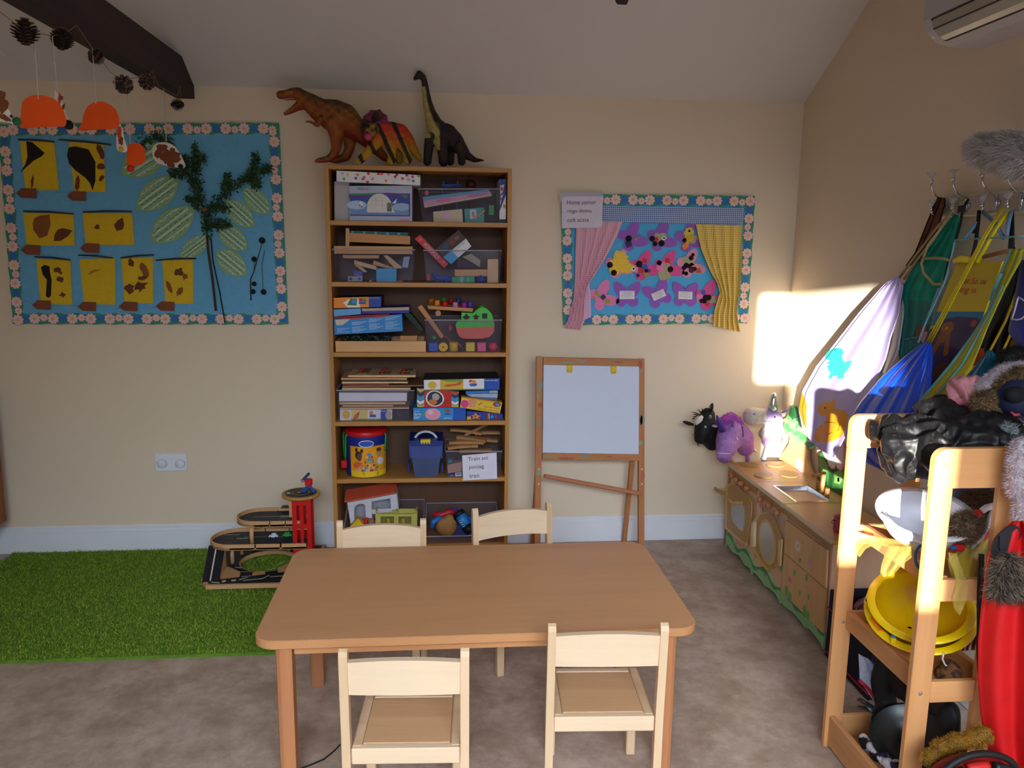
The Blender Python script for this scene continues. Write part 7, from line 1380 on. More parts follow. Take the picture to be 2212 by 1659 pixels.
HK = [Vector((1.672, y, 1.60)) for y in (-1.20, -1.315, -1.455, -1.565, -1.68)]
def sheet(rows, f, nr=26, nc=22, folds=4, amp=.012, ph=0, gather=True, edge=0.0, twist=1.0):
    """cloth from rows of (left px, right px, left x, right x); returns grid of points and a sampling function"""
    def pt(t, u, off=0):
        a = along([(l[0], l[1], r_[0], r_[1], xl, xr) for l, r_, xl, xr in rows], t)
        x = lerp(a[4], a[5], u); p = X_(f, lerp(a[0], a[2], u), lerp(a[1], a[3], u), x)
        k = .4+.6*t if gather else 1
        w = amp*k*math.sin(2*PI*folds*u+ph+twist*t)+amp*.35*math.sin(2*PI*folds*2.3*u+3*t+ph)
        d = (CAM-p).normalized(); return p+d*(w+off+edge*(1-(2*u-1)**2))
    return [[pt(i/nr, j/nc) for j in range(nc+1)] for i in range(nr+1)], pt
def cloth(name, label, cat, rows, f, mt, part='cloth', thick=.003, group=None, **kw):
    g_, pt = sheet(rows, f, **kw); m = MB(); m.grid(g_, mt); lowest = min((p for r_ in g_ for p in r_), key=lambda q: q.z)
    t = thing(name, label, cat, g_[-1][len(g_[0])//2], 0, group); m.build(part, t, thick); return t, pt
def artcloth(mb, pt, pts, mt, off=.004):
    c = (sum(p[0] for p in pts)/len(pts), sum(p[1] for p in pts)/len(pts)); P3 = [pt(v, u, off) for u, v in pts]; cc = pt(c[1], c[0], off+.001); n = len(P3); a = 0
    nr = (P3[0]-cc).cross(P3[1]-cc); fs = [(0, 1+i, 1+(i+1) % n) for i in range(n)] if nr.dot(CAM-cc) > 0 else [(0, 1+(i+1) % n, 1+i) for i in range(n)]
    mb.add([cc]+P3, fs, mt, True)
def cord(name, label, pts, f, r, mt, cat='cord', parent=None, group=None):
    P3 = [X_(f, x, y, xx) for x, y, xx in pts]; m = MB(); m.tube(P3, r, mt, 7); o = m.build(name, parent); 
    if parent is None: tag(o, label, cat, group)
    return o
# brown striped sash on the first hook
t, pt = cloth('brown_sash', 'dark brown striped sash hanging from the first hook', 'sash', [((1425, 790), (1490, 800), 1.672, 1.668), ((1390, 860), (1488, 870), 1.672, 1.666), ((1300, 1080), (1420, 1100), 1.668, 1.66), ((1215, 1300), (1300, 1300), 1.66, 1.655), ((1130, 1420), (1200, 1420), 1.66, 1.655)], r1, mat('5A3018', .8, 'mottle', 3, h2='7A4A22'), folds=1.5, amp=.004, nc=10, part='cloth')
m = MB()
for u in (.04, .35, .92): m.tube([pt(v/12, u, .003) for v in range(13)], .0045, mat('14100E', .8), 5, flat=.5)
m.build('black_stripe', t)
# teal bag and its clear front
t, pt = cloth('teal_bag', 'teal green cloth bag behind cream rope ties', 'bag', [((1590, 930), (1610, 930), 1.694, 1.692), ((1480, 1060), (1605, 1130), 1.690, 1.686), ((1330, 1260), (1560, 1290), 1.682, 1.676), ((1180, 1460), (1500, 1440), 1.670, 1.664), ((1080, 1660), (1420, 1660), 1.662, 1.654), ((1090, 1900), (1370, 1900), 1.654, 1.646), ((1060, 2200), (1300, 2200), 1.65, 1.64), ((1090, 2450), (1290, 2450), 1.65, 1.64)], r1, mat('0F8A76', .7, 'mottle', 2, h2='189C86'), folds=3, amp=.008)
m = MB(); g_ = [[pt(.62+.36*i/8, .08+.86*j/8, .012) for j in range(9)] for i in range(9)]; m.grid(g_, mat('5FAFAE', .15, 'clear', h2='CDE6E6', alpha=.35, spec=.8)); m.build('clear_pocket', t)
m = MB(); m.sphere(pt(.78, .86, .004), (.030, .02, .03), mat('8A4A2C', .8), 12, 8); m.sphere(pt(.80, .92, .018), (.018, .012, .02), mat('C9949C', .8), 10, 7); m.build('toy_monkey', t)
m = MB(); m.tube([pt(.55, .98, .012), pt(.66, .90, .014), pt(.80, .62, .014), pt(.81, .1, .014)], .0028, mat('7FA8D8', .5), 6); m.build('piping', t)
# black cord hanging from second hook
cord('lanyard', 'black cord with a knotted buckle on the second hook', [(1700, 810, 1.67), (1650, 900, 1.655), (1620, 1060, 1.648), (1560, 1260, 1.64), (1510, 1420, 1.63), (1480, 1560, 1.62)], r1, .0042, mat('141014', .7))
o = bpy.data.objects['lanyard']
m = MB(); m.box(X_(r1, 1640, 900, 1.650), (.012, .030, .022), mat('141014', .6), .003); m.build('buckle', o)
# lilac apron with dinosaur and ducks
M_APR = mat('C4B6EE', .55, 'plain', .5, var=.03); M_APW = mat('E6E0F4', .55)
AROWS = [((1035, 75), (1060, 70), 1.655, 1.652), ((925, 150), (1100, 160), 1.640, 1.632), ((700, 400), (1060, 420), 1.625, 1.600), ((480, 680), (985, 640), 1.615, 1.58), ((300, 900), (940, 830), 1.610, 1.565), ((170, 1130), (830, 1080), 1.605, 1.555), ((140, 1300), (690, 1280), 1.60, 1.552), ((180, 1500), (600, 1480), 1.60, 1.552), ((330, 1660), (470, 1740), 1.60, 1.57)]
def apx(pts):      # crop r2 pixels to apron (u,v) by rows
    rowsA = [((1035, 75), (1060, 70)), ((925, 150), (1100, 160)), ((700, 400), (1060, 420)), ((480, 680), (985, 640)), ((300, 900), (940, 830)), ((170, 1130), (830, 1080)), ((140, 1300), (690, 1280)), ((180, 1500), (600, 1480)), ((330, 1660), (470, 1740))]
    out = []
    for x, y in pts:
        best = None
        for k in range(161):
            v = k/160; q = along([(*a, *b_) for a, b_ in rowsA], v); u = (x-q[0])/max(1e-6, q[2]-q[0]); yy = lerp(q[1], q[3], u); e_ = abs(yy-y)
            if best is None or e_ < best[0]: best = (e_, u, v)
        out.append((best[1], best[2]))
    return out
M_TQ = mat('2FC4C4', .5); M_DK = mat('F0A018', .5); M_LN2 = mat('1A1A22', .6)
PR = [(apx(smooth([(385, 800), (400, 760), (470, 735), (540, 735), (560, 770), (545, 810), (570, 860), (635, 845), (600, 920), (560, 970), (560, 1005), (500, 1010), (500, 985), (455, 985), (460, 1005), (415, 1005), (435, 960), (400, 900), (440, 880), (385, 875), (430, 850), (385, 825)], 2)), M_TQ), (apx(smooth([(320, 1280), (345, 1240), (440, 1225), (470, 1200), (485, 1250), (460, 1280), (560, 1300), (600, 1350), (590, 1440), (540, 1540), (440, 1590), (340, 1600), (290, 1560), (310, 1470), (380, 1420), (400, 1360), (350, 1350), (325, 1320)], 2)), M_DK), (apx([(150, 1150), (180, 1150), (205, 1200), (222, 1270), (218, 1380), (215, 1470), (185, 1440), (155, 1330), (150, 1230)]), M_DK)]
def inside(u, v, pg):
    c = False; k = len(pg)
    for i in range(k):
        (a, b_), (d, e_) = pg[i], pg[i-1]
        if (b_ > v) != (e_ > v) and u < (d-a)*(v-b_)/(e_-b_)+a: c = not c
    return c
NR, NC = 170, 110; g_, pt = sheet(AROWS, r2, NR, NC, 1.6, .010, 1.2); fm = {M_APR: []}
for i in range(NR):
    for j in range(NC):
        mt = M_APR
        for pg, q in PR:
            if inside((j+.5)/NC, (i+.5)/NR, pg): mt = q
        n_ = NC+1; fm.setdefault(mt, []).append((i*n_+j, i*n_+j+1, (i+1)*n_+j+1, (i+1)*n_+j))
ap = thing('apron', 'lilac wipe-clean apron with turquoise dinosaur and yellow duck prints, brightly sunlit', 'apron', g_[-1][NC//2])
m = MB(); m.grid(g_, M_APR); m.f = []; m.mi = []; m.sm = []
for q in fm: k = m.slot(q); m.f += fm[q]; m.mi += [k]*len(fm[q]); m.sm += [True]*len(fm[q])
o = m.build('printed_cloth', ap, .003)
m = MB(); wg = apx([(340, 1450), (400, 1410), (470, 1415), (520, 1440), (505, 1480), (440, 1510), (400, 1535)]); m.tube([pt(v, u, .004) for u, v in wg], .0013, M_LN2, 5); q = apx([(385, 1285)])[0]; m.sphere(pt(q[1], q[0], .003), .004, M_LN2, 8, 6); q = apx([(478, 752)])[0]; m.tube([pt(q[1], q[0]-.02, .004), pt(q[1]-.004, q[0], .004), pt(q[1], q[0]+.02, .004)], .0012, M_LN2, 5); m.build('duck_outline', o)
m = MB(); m.tube([pt(v/30, .06, .006) for v in range(3, 26)], .0014, M_LN2, 5); m.build('seam', ap)
M_ROPE = mat('A8946A', .85)
for nm, pts in (('tie_rope', [(1680, 790, 1.672), (1610, 830, 1.668), (1540, 940, 1.660), (1430, 1050, 1.654), (1330, 1180, 1.650), (1200, 1350, 1.650), (1060, 1540, 1.654)]), ('tie_rope', [(1540, 940, 1.658), (1460, 1060, 1.650), (1370, 1200, 1.648), (1240, 1350, 1.648), (1110, 1545, 1.650)]), ('tie_rope', [(1470, 1050, 1.650), (1330, 1230, 1.640), (1270, 1400, 1.628), (1290, 1490, 1.615), (1380, 1590, 1.618), (1460, 1590, 1.616), (1480, 1560, 1.618)]), ('tie_rope', [(1290, 1355, 1.630), (1400, 1350, 1.624), (1480, 1355, 1.62), (1540, 1375, 1.616)])):
    cord(nm, '', pts, r1, .0046, M_ROPE, 'cord', ap)
# white plastic apron behind
cloth('plastic_apron', 'plain pale pink plastic apron hanging behind the lilac printed one', 'apron', [((1000, 170), (1110, 130), 1.672, 1.670), ((980, 420), (1110, 420), 1.658, 1.648), ((930, 700), (1060, 760), 1.648, 1.630), ((880, 980), (950, 980), 1.635, 1.620)], r2, mat('D8CCD0', .4), folds=1.5, amp=.006, nc=12)
# blue drawstring bag
bb, pt = cloth('drawstring_bag', 'shiny royal blue drawstring bag catching the sun, on yellow cords', 'bag', [((1300, 680), (1365, 690), 1.543, 1.538), ((1130, 800), (1370, 860), 1.528, 1.513), ((900, 1000), (1360, 1050), 1.518, 1.493), ((700, 1240), (1340, 1250), 1.513, 1.483), ((590, 1420), (1280, 1420), 1.513, 1.483), ((600, 1600), (1240, 1620), 1.518, 1.488), ((760, 1780), (1400, 1880), 1.528, 1.498), ((1000, 1900), (1900, 2000), 1.538, 1.518)], r2, mat('1450E0', .34, 'plain', .6, spec=.5), folds=4.5, amp=.010, nr=36, nc=40, edge=.02)
M_YCD = mat('D9C41A', .5)
for dx in (0, 22, 44): cord('yellow_cord', '', [(1310+dx, 690, 1.540), (1450+dx*.9, 430, 1.545), (1620+dx*.7, 120, 1.575), (1840+dx*.6, -300, 1.600), (2010+dx*.4, -560, 1.655)], r2, .0026, M_YCD, 'cord', bb)
# black cord on third hook and clear book bag
cord('black_strap', 'short black strap with a bow hanging from the third hook', [(1800, 915, 1.668), (1790, 1040, 1.662), (1770, 1200, 1.658), (1740, 1340, 1.656)], r1, .0058, mat('141016', .7), 'strap')
o = bpy.data.objects['black_strap']; m = MB(); m.sphere(X_(r1, 1750, 1095, 1.66), (.010, .016, .010), mat('141016', .7), 10, 7); m.build('bow', o)
bkb = thing('book_bag', 'clear plastic book bag holding a yellow picture book with red lettering', 'bag', X_(m3, 400, 1659, 1.60))
bk4 = [X_(m3, 355, 690, 1.618), X_(m3, 805, 700, 1.608), X_(m3, 600, 1659, 1.570), X_(m3, 0, 1659, 1.580)]
sl = lambda u, v: bilin([X_(m3, 340, 690, 1.618), X_(m3, 805, 705, 1.606), X_(m3, 340, 2040, 1.556), X_(m3, -190, 1980, 1.566)], u, v)
nb_ = (sl(1, 0)-sl(0, 0)).cross(sl(0, 1)-sl(0, 0)).normalized(); nb_ = nb_ if nb_.dot(CAM-sl(.5, .5)) > 0 else -nb_
m = MB(); m.prism([sl(0, 0), sl(1, 0), sl(1, 1), sl(0, 1)], -nb_*.022, mat('E8C808', .5)); bko = m.build('book', bkb)
m = MB(); TB = mat('A85A1C', .6); a_ = [('p', [(.0, .41), (.18, .40), (1, .385), (1, .52), (0, .52)], mat('1F7FB0', .5)), ('p', [(.1, .52), (.25, .46), (.5, .435), (.9, .435), (1, .46), (1, 1), (0, 1), (0, .56)], mat('32184E', .5)), ('c', .38, .53, .13, .05, TB), ('p', [(.28, .555), (.48, .555), (.60, .74), (.52, .76), (.44, .64), (.36, .66), (.30, .80), (.2, .78)], mat('9A4E1A', .6)), ('c', .37, .53, .03, .011, mat('D0A82A', .5)), ('c', .33, .515, .01, .005, BLK), ('c', .43, .515, .01, .005, BLK), ('c', .62, .88, .18, .07, mat('6A3418', .6)), ('c', .88, .48, .06, .027, mat('A84A5A', .5)), ('t', 'at So us', .36, .13, .84, .178, mat('D01408', .5)), ('t', 'ling is', .30, .20, .70, .262, mat('D01408', .5))]
art_on(m, [sl(0, 0), sl(1, 0), sl(1, 1), sl(0, 1)], a_, nb_); m.build('printed_cover', bko)
m = MB(); M_CLR = mat('C8D8DC', .08, 'clear', h2='F6F8F8', alpha=.055, spec=.9); g2, pt2 = sheet([((310, 480), (1034, 440), 1.632, 1.615), ((210, 900), (1034, 800), 1.605, 1.582), ((0, 1350), (760, 1350), 1.575, 1.555), ((-80, 1560), (560, 1650), 1.558, 1.540)], m3, folds=3, amp=.005, nr=24, nc=24); m.grid(g2, M_CLR); m.build('clear_bag', bkb)
M_CYF = mat('7FB4C4', .6); m = MB(); m.tube([pt2(0, u/10, .002) for u in range(11)], .006, M_CYF, 6, flat=.5); m.tube([pt2(v/14, .0, .002) for v in range(15)], .0035, M_CYF, 6); m.build('binding', bkb)
for pts in ([(600, 190, 1.668), (720, 290, 1.655), (820, 460, 1.625)], [(540, 290, 1.66), (470, 390, 1.648), (400, 475, 1.632)], [(900, 180, 1.66), (870, 300, 1.645), (850, 440, 1.622)]): cord('ribbon_handle', '', pts, m3, .006, mat('6F94B8', .6), 'cord', bkb)
m = MB(); m.tube([X_(m3, 310, 700, 1.602), X_(m3, 360, 680, 1.602), X_(m3, 460, 690, 1.600)], [.010, .011, .010], mat('E0C23A', .5), 10); m.tube([X_(m3, 600, 660, 1.605), X_(m3, 760, 620, 1.600), X_(m3, 900, 590, 1.597)], .006, mat('9A5A2A', .6), 8); m.build('puppet_sticks', bkb)
cord('yellow_ribbon', 'doubled bright yellow ribbon hanging from the fourth hook', [(880, 170, 1.664), (770, 320, 1.640), (640, 540, 1.612), (540, 720, 1.592)], m3, .0065, mat('D9C80E', .45), 'ribbon')
# yellow bag with turquoise piping
yb_, pt = cloth('yellow_bag', 'yellow-green fabric bag with turquoise piping, slanting down beside the book bag', 'bag', [((890, 580), (1034, 570), 1.570, 1.560), ((760, 900), (1000, 700), 1.555, 1.540), ((650, 1250), (820, 1020), 1.535, 1.520), ((480, 1500), (650, 1400), 1.510, 1.490), ((250, 1800), (500, 1780), 1.47, 1.455), ((-90, 2200), (200, 2160), 1.445, 1.435), ((-95, 2270), (20, 2380), 1.445, 1.435)], m3, mat('B9A820', .6, 'mottle', 1.5, h2='9CA42A'), folds=1.2, amp=.010, nr=34, nc=16, edge=.02)
M_TQP = mat('5FA4A8', .5); m = MB(); m.tube([pt(v/24, .05, .010) for v in range(25)], .0042, M_TQP, 6); m.tube([pt(v/24, .55, .012) for v in range(6, 25)], .0040, M_TQP, 6); m.build('piping', yb_)
m = MB(); rl = [(955, 650), (890, 660), (830, 760), (790, 860), (830, 830), (900, 790), (955, 700), (945, 655)]; m.tube([X_(m3, x, y, 1.572) for x, y in rl], .006, M_TQP, 8); m.tube([X_(m3, x, y, 1.536) for x, y in [(800, 830), (750, 940), (710, 1040), (690, 1120)]], .006, M_TQP, 8); m.build('strap_loop', yb_)
# turquoise drawstring bags further right
tq, pt = cloth('drawstring_bag', 'turquoise drawstring bag hanging low on a yellow cord, behind the pink cloth', 'bag', [((855, 110), (905, 110), 1.57, 1.565), ((780, 200), (955, 170), 1.565, 1.555), ((640, 380), (960, 330), 1.558, 1.545), ((460, 560), (960, 560), 1.552, 1.535), ((160, 820), (960, 800), 1.55, 1.53), ((60, 1000), (960, 960), 1.548, 1.53)], m1, mat('0E7AA8', .4), folds=4, amp=.010, nc=26, edge=.015)
cord('yellow_cord', '', [(885, 110, 1.567), (960, -30, 1.585), (1100, -300, 1.61), (1250, -700, 1.64)], m1, .0035, mat('D0A81A', .5), 'cord', tq)
tq2, pt = cloth('drawstring_bag', 'second turquoise drawstring bag half hidden at the right frame edge', 'bag', [((1040, 100), (1100, 100), 1.56, 1.555), ((1000, 200), (1180, 190), 1.555, 1.545), ((950, 420), (1353, 400), 1.55, 1.53), ((940, 640), (1353, 640), 1.55, 1.53)], m1, mat('0D6A94', .4), folds=3, amp=.008, nc=18)
cord('yellow_cord', '', [(1070, 100, 1.557), (1130, -30, 1.575), (1240, -300, 1.60), (1340, -700, 1.63)], m1, .0035, mat('D0A81A', .5), 'cord', tq2)
# royal blue bag with a white letter
rb_, pt = cloth('blue_bag', 'deep royal blue bag with white chalky letter D, cut by the right frame edge', 'bag', [((1020, 690), (1250, 660), 1.575, 1.56), ((960, 950), (1300, 930), 1.565, 1.548), ((890, 1330), (1300, 1330), 1.555, 1.535), ((870, 1440), (1300, 1440), 1.553, 1.535), ((940, 1560), (1300, 1620), 1.555, 1.54), ((1034, 1640), (1300, 1720), 1.56, 1.545)], m3, mat('1F2AA0', .6, 'mottle', 1.5, h2='2A38B8'), folds=1.2, amp=.008, nc=18, edge=.025)
m = MB(); M_WL = mat('C8CCDC', .6); L3 = lambda x, y: X_(m3, x, y, 1.522); m.tube([L3(975, 1080), L3(955, 1150), L3(935, 1230), L3(905, 1315)], .0022, M_WL, 6); m.tube([L3(905, 1312), L3(960, 1322), L3(1010, 1310), L3(1060, 1260), L3(1080, 1200), L3(1050, 1130), L3(975, 1080)], .0022, M_WL, 6); m.build('letter', rb_)
cloth('dark_gap_sheet', 'black sheet filling in the dark gap between yellow bag and blue bag', 'clothing', [((905, 175), (925, 175), 1.680, 1.680), ((870, 560), (930, 560), 1.680, 1.680), ((860, 960), (1034, 760), 1.680, 1.680), ((700, 1300), (1034, 1250), 1.680, 1.680), ((560, 1600), (1034, 1600), 1.680, 1.680), ((500, 2000), (1100, 2000), 1.680, 1.680)], m3, mat('17110F', .85), folds=3, amp=.012)  # black backing sheet stands in for the dark gap between the bags
cloth('orange_garment', 'mustard orange cloth just below the royal blue bag', 'clothing', [((1180, -20), (1353, -40), 1.585, 1.575), ((1150, 80), (1353, 60), 1.58, 1.57), ((1120, 180), (1353, 200), 1.578, 1.565)], m1, mat('B9780E', .7), folds=2, amp=.008, nc=12, nr=10)
cloth('orange_tinsel', 'orange-red scarf showing behind the turquoise drawstring bag', 'scarf', [((735, 80), (790, 80), 1.60, 1.595), ((690, 180), (800, 180), 1.595, 1.59), ((600, 330), (740, 300), 1.59, 1.585)], m1, mat('B8381A', .6), folds=2, amp=.006, nc=8, nr=10)
# shaggy hat above the rail
def shaggy(name, label, cat, balls, ln, w, cols, n, vox=.008, part='fur', parent=None, droop=.3, curl=0):
    m = MB()
    for p, r in balls: m.sphere(p, r, VC, 12, 8)
    cf = lambda p, nn=None: cols[RND.randrange(len(cols))]
    dk = lambda p, nn: tuple(q*.7 for q in cols[0]); b_ = skin(m, vox, dk, 2); fur(b_, [Vector(q) for q in b_.v], b_.n, ln, w*.5, VC, lambda p: cols[RND.randrange(len(cols))], droop, int(n*2.4))
    if parent is None:
        o = b_.build(name); tag(o, label, cat); return o
    return b_.build(part, parent)
GWh = [hexv(h) for h in ('F2E8E4', 'E0D6D2', 'FAF4F2', 'C4B8B4', 'ECE4E4')]
shaggy('shaggy_hat', 'grey-white shaggy fur hat hanging above the coat rail at top right', 'hat', [(P(2150, 325, 0, 1.57), (.05, .075, .042)), (P(2195, 330, 0, 1.57), (.05, .08, .050)), (P(2225, 345, 0, 1.57), (.05, .08, .045)), (P(2125, 318, 0, 1.58), (.035, .05, .030))], .030, .0022, GWh, 5200)
# ------------------------------------------------------------------ dress-up shelf
M_SW = mat('D89C66', .45, 'woodz', .7, h2='CC8E58'); M_SX = mat('D89C66', .45, 'woodx', .7, h2='CC8E58'); M_SY = mat('CE9460', .45, 'woody', .7, h2='BE8452')
SX0, SX1, NYF, FYF = 1.150, 1.372, -2.110, -1.728
du_ = thing('dress_up_shelf', 'beech dress-up shelf unit with rounded ends, loaded with hats and costumes', 'shelf unit', ((SX0+SX1)/2, (NYF+FYF)/2, 0)); TH = .018
def endframe(y):
    zt, zr = 1.026, .930; pts = [(SX0, zr), (SX0, zt-.03)]+[(SX0+.03-.03*math.cos(a), zt-.03+.03*math.sin(a)) for a in [PI/2*i/6 for i in range(1, 7)]]+[(SX1-.03+.03*math.sin(a), zt-.03+.03*math.cos(a)) for a in [PI/2*i/6 for i in range(7)]]+[(SX1, zr)]
    m = MB(); m.prism([(x, y, z) for x, z in pts], (0, TH, 0), M_SX); m.build('top_rail', du_)
    for x in (SX0, SX1-.053): m = MB(); m.box((x+.0265, y+TH/2, zr/2), (.053, TH, zr), M_SW, .002); m.build('post', du_)
    for z in (.672, .405, .055): m = MB(); m.box(((SX0+SX1)/2, y+TH/2, z), (SX1-SX0-.106, TH-.002, .056 if z > .1 else .09), M_SX, .002); m.build('cross_rail', du_)
    for z in (.985, .672, .405):
        m = MB(); c = Vector((SX0+.026, y-.001, z)); m.tube([c+Vector((0, -.0012, 0)), c], [.0035, .0055], mat('B9B4B0', .3, metal=.7), 10); m.build('bolt', du_)
endframe(NYF); endframe(FYF)
ya, yb = NYF+TH+.0005, FYF-.0005
for z, xl, nm in ((.655, 1.212, 'upper'), (.388, 1.184, 'middle'), (.022, 1.160, 'lower')):
    m = MB(); m.box(((xl+SX1)/2+.002, (ya+yb)/2, z), (SX1-xl-.03, yb-ya, .016), M_SY, .001); m.build('shelf', du_)
    hz = (.655, .702) if nm == 'upper' else (.384, .440) if nm == 'middle' else (.008, .104)
    for x in (xl, SX1-.016): m = MB(); m.box((x+.008, (ya+yb)/2, (hz[0]+hz[1])/2), (.016, yb-ya, hz[1]-hz[0]), M_SY, .002); m.build('lip_rail', du_)
SH1, SH2, SH3 = .664, .397, .031
# black crumpled cloth over the top
from mathutils import noise as MN
def crumple(name, label, cat, blobs, colfn, vox=.008, fseed=1, amp=.008, mt=None, freq=13):
    m = MB()
    for p, r in blobs: m.sphere(p, r, VC, 12, 8)
    b_ = skin(m, vox, None, 3, mt or VC); vs = []; o_ = Vector((fseed*7.3, fseed*3.1, fseed))
    for q, n in zip(b_.v, b_.n):
        q = Vector(q); w = Vector((MN.noise(q*9+o_), MN.noise(q*9-o_), MN.noise(q*9+o_*2)))*.05
        k = 1-2.6*abs(MN.noise((q+w)*freq+o_)); k2 = 1-2.2*abs(MN.noise((q+w)*freq*2.1-o_))
        vs.append(q+n*(amp*(k+.15*k2-.45)))
    b_.v = [tuple(q) for q in vs]; b_.c = [colfn(Vector(q), n) for q, n in zip(b_.v, b_.n)]
    o = b_.build(name); return tag(o, label, cat)
def blk(p, n): k = RND.random(); return hexv('101014') if k < .97 else hexv('34322E')
VCS = mat('FFFFFF', .5, 'vcol', 2)
BC = lambda x, y, yy: B(*r3(x, y), yy)
crumple('black_cloth', 'crumpled shiny black cloth heaped over the top of the dress-up shelf', 'clothing',
    [(BC(780, 350, -1.80), (.030, .045, .030)), (BC(900, 330, -1.84), (.040, .06, .035)), (BC(1020, 320, -1.86), (.045, .07, .040)), (BC(1140, 300, -1.86), (.045, .07, .035)), (BC(950, 480, -1.90), (.045, .05, .050)), (BC(1080, 480, -1.92), (.05, .05, .055)), (BC(1180, 560, -1.94), (.040, .05, .055)), (BC(1050, 610, -1.92), (.040, .045, .045)), (BC(920, 600, -1.88), (.030, .04, .050)), (BC(960, 700, -1.86), (.024, .03, .035)), (BC(790, 620, -1.85), (.014, .03, .026)), (BC(1130, 690, -1.95), (.026, .03, .022)), (BC(1330, 200, -1.84), (.045, .08, .055)), (BC(1400, 130, -1.84), (.040, .06, .040)), (BC(1450, 300, -1.90), (.06, .10, .050)), (BC(1600, 300, -1.93), (.06, .10, .050)), (BC(1750, 330, -1.95), (.06, .10, .050)), (BC(1900, 370, -1.98), (.06, .09, .050)), (BC(2050, 420, -2.00), (.05, .07, .040)), (BC(1320, 430, -1.95), (.05, .08, .055)), (BC(1500, 430, -1.99), (.06, .06, .040)), (BC(1700, 440, -2.0), (.06, .06, .040)), (BC(1290, 560, -2.0), (.025, .05, .05))], blk, .0042, 3, .017, VCS, 15)
# helmets
def bowl(name, label, c, n, r, dep, mt, mi, brim=.014, squash=1.0, cat='helmet'):
    c = Vector(c); n = Vector(n).normalized(); T = Matrix.Translation(c) @ n.to_track_quat('Z', 'Y').to_matrix().to_4x4(); t = thing(name, label, cat, c-n*dep)
    prof = [(0, -dep)]+[(r*math.sin(PI/2*i/10), -dep*math.cos(PI/2*i/10)) for i in range(1, 11)]
    m = MB(); m.lathe(prof, mt, T, 36, True, 1, squash); inn = [(0, -dep+.004)]+[((r-.004)*math.sin(PI/2*i/10), -(dep-.004)*math.cos(PI/2*i/10)) for i in range(1, 11)]; m.lathe(inn[::-1], mi, T, 36, True, 1, squash); m.build('shell', t)
    m = MB(); m.lathe([(r-.004, .0005), (r+brim, .003), (r+brim+.001, .0), (r+brim, -.003), (r-.002, -.004)], mt, T, 36, True, 1, squash); m.build('brim', t); return t, T
M_HWH = mat('E4E4EC', .28, spec=.6); hw, T = bowl('hard_hat', 'white hard hat lying upside down on the upper shelf of the dress-up unit', (1.272, -1.915, .800), (-.10, -.28, 1), .108, .098, M_HWH, mat('D6D6E2', .35))
m = MB(); m.tube([T @ Vector((.1*math.cos(a), .1*math.sin(a), -.012)) for a in [PI*1.1+PI*.8*i/14 for i in range(15)]], .004, mat('C4C4D0', .4), 6); m.tube([T @ Vector(q) for q in ((-.11, -.02, 0), (-.06, -.10, -.01), (.0, -.125, -.02))], .006, M_HWH, 8); m.build('headband', hw)
M_YH = mat('F2CC08', .25, spec=.6); M_YH2 = mat('E0B606', .35)
hy, T = bowl('hard_hat', 'upper of two nested yellow hard hats, tipped so its inside shows', (1.270, -1.935, .556), (-.28, -.36, .89), .1135, .092, M_YH, M_YH2, .016)
m = MB(); 
for p in ((-.02, -.02, -.084), (.022, -.03, -.081)): q = T @ Vector(p); m.poly([q+(T.to_3x3() @ Vector((.006*math.cos(a), .0035*math.sin(a), .0015))) for a in [PI/3*i for i in range(6)]], BLK)
m.build('moulded_mark', hy)
st = MB(); lab = [T @ Vector((r_*math.cos(a), r_*math.sin(a), -.002+.0015)) for r_, a in ()]; ex = T.to_3x3()
# warning sticker inside the brim, at the lower right
cdir = (T.inverted() @ P(2078, 1385, 1, -2.02)); an = math.atan2(cdir.y, cdir.x); 
def rimp(a, rr, k=0): return T @ Vector((rr*math.cos(a), rr*math.sin(a), -.092*math.sqrt(max(0, 1-(min(rr, .113)/.1135)**2))+.0052+k))
st.add([rimp(an-.32+.64*i/8, r_) for r_ in (.094, .108) for i in range(9)], [(i, i+1, 10+i, 9+i) for i in range(8)], mat('D9D6CC', .5))
for j, r_ in enumerate((.097, .1035)):
    for k in range(10): a0 = an-.28+.056*k; st.add([rimp(a0, r_, .0008), rimp(a0+.042, r_, .0008), rimp(a0+.042, r_+.0035, .0008), rimp(a0, r_+.0035, .0008)], [(0, 1, 2, 3)], DKT)
st.build('warning_sticker', hy)
h2, T2 = bowl('hard_hat', 'lower of two nested yellow hard hats, resting on the middle shelf', (1.2795, -1.9227, .5256), (-.28, -.36, .89), .121, .092, M_YH, M_YH2, .016)
m = MB()
for a in (PI*1.05, PI*1.38): q = T2 @ Vector((.129*math.cos(a), .129*math.sin(a), .008)); m.box(q, (.012, .012, .018), M_YH, .002); m.sphere(q+Vector((0, 0, .011)), .006, mat('2A6FA8', .4), 8, 6)
q0, q1_ = T2 @ Vector((.128*math.cos(PI*1.17), .128*math.sin(PI*1.17), .010)), T2 @ Vector((.128*math.cos(PI*1.29), .128*math.sin(PI*1.29), .010)); m.bar(q0, q1_, .012, .004, mat('EE7A12', .4)); m.build('harness_clip', h2)
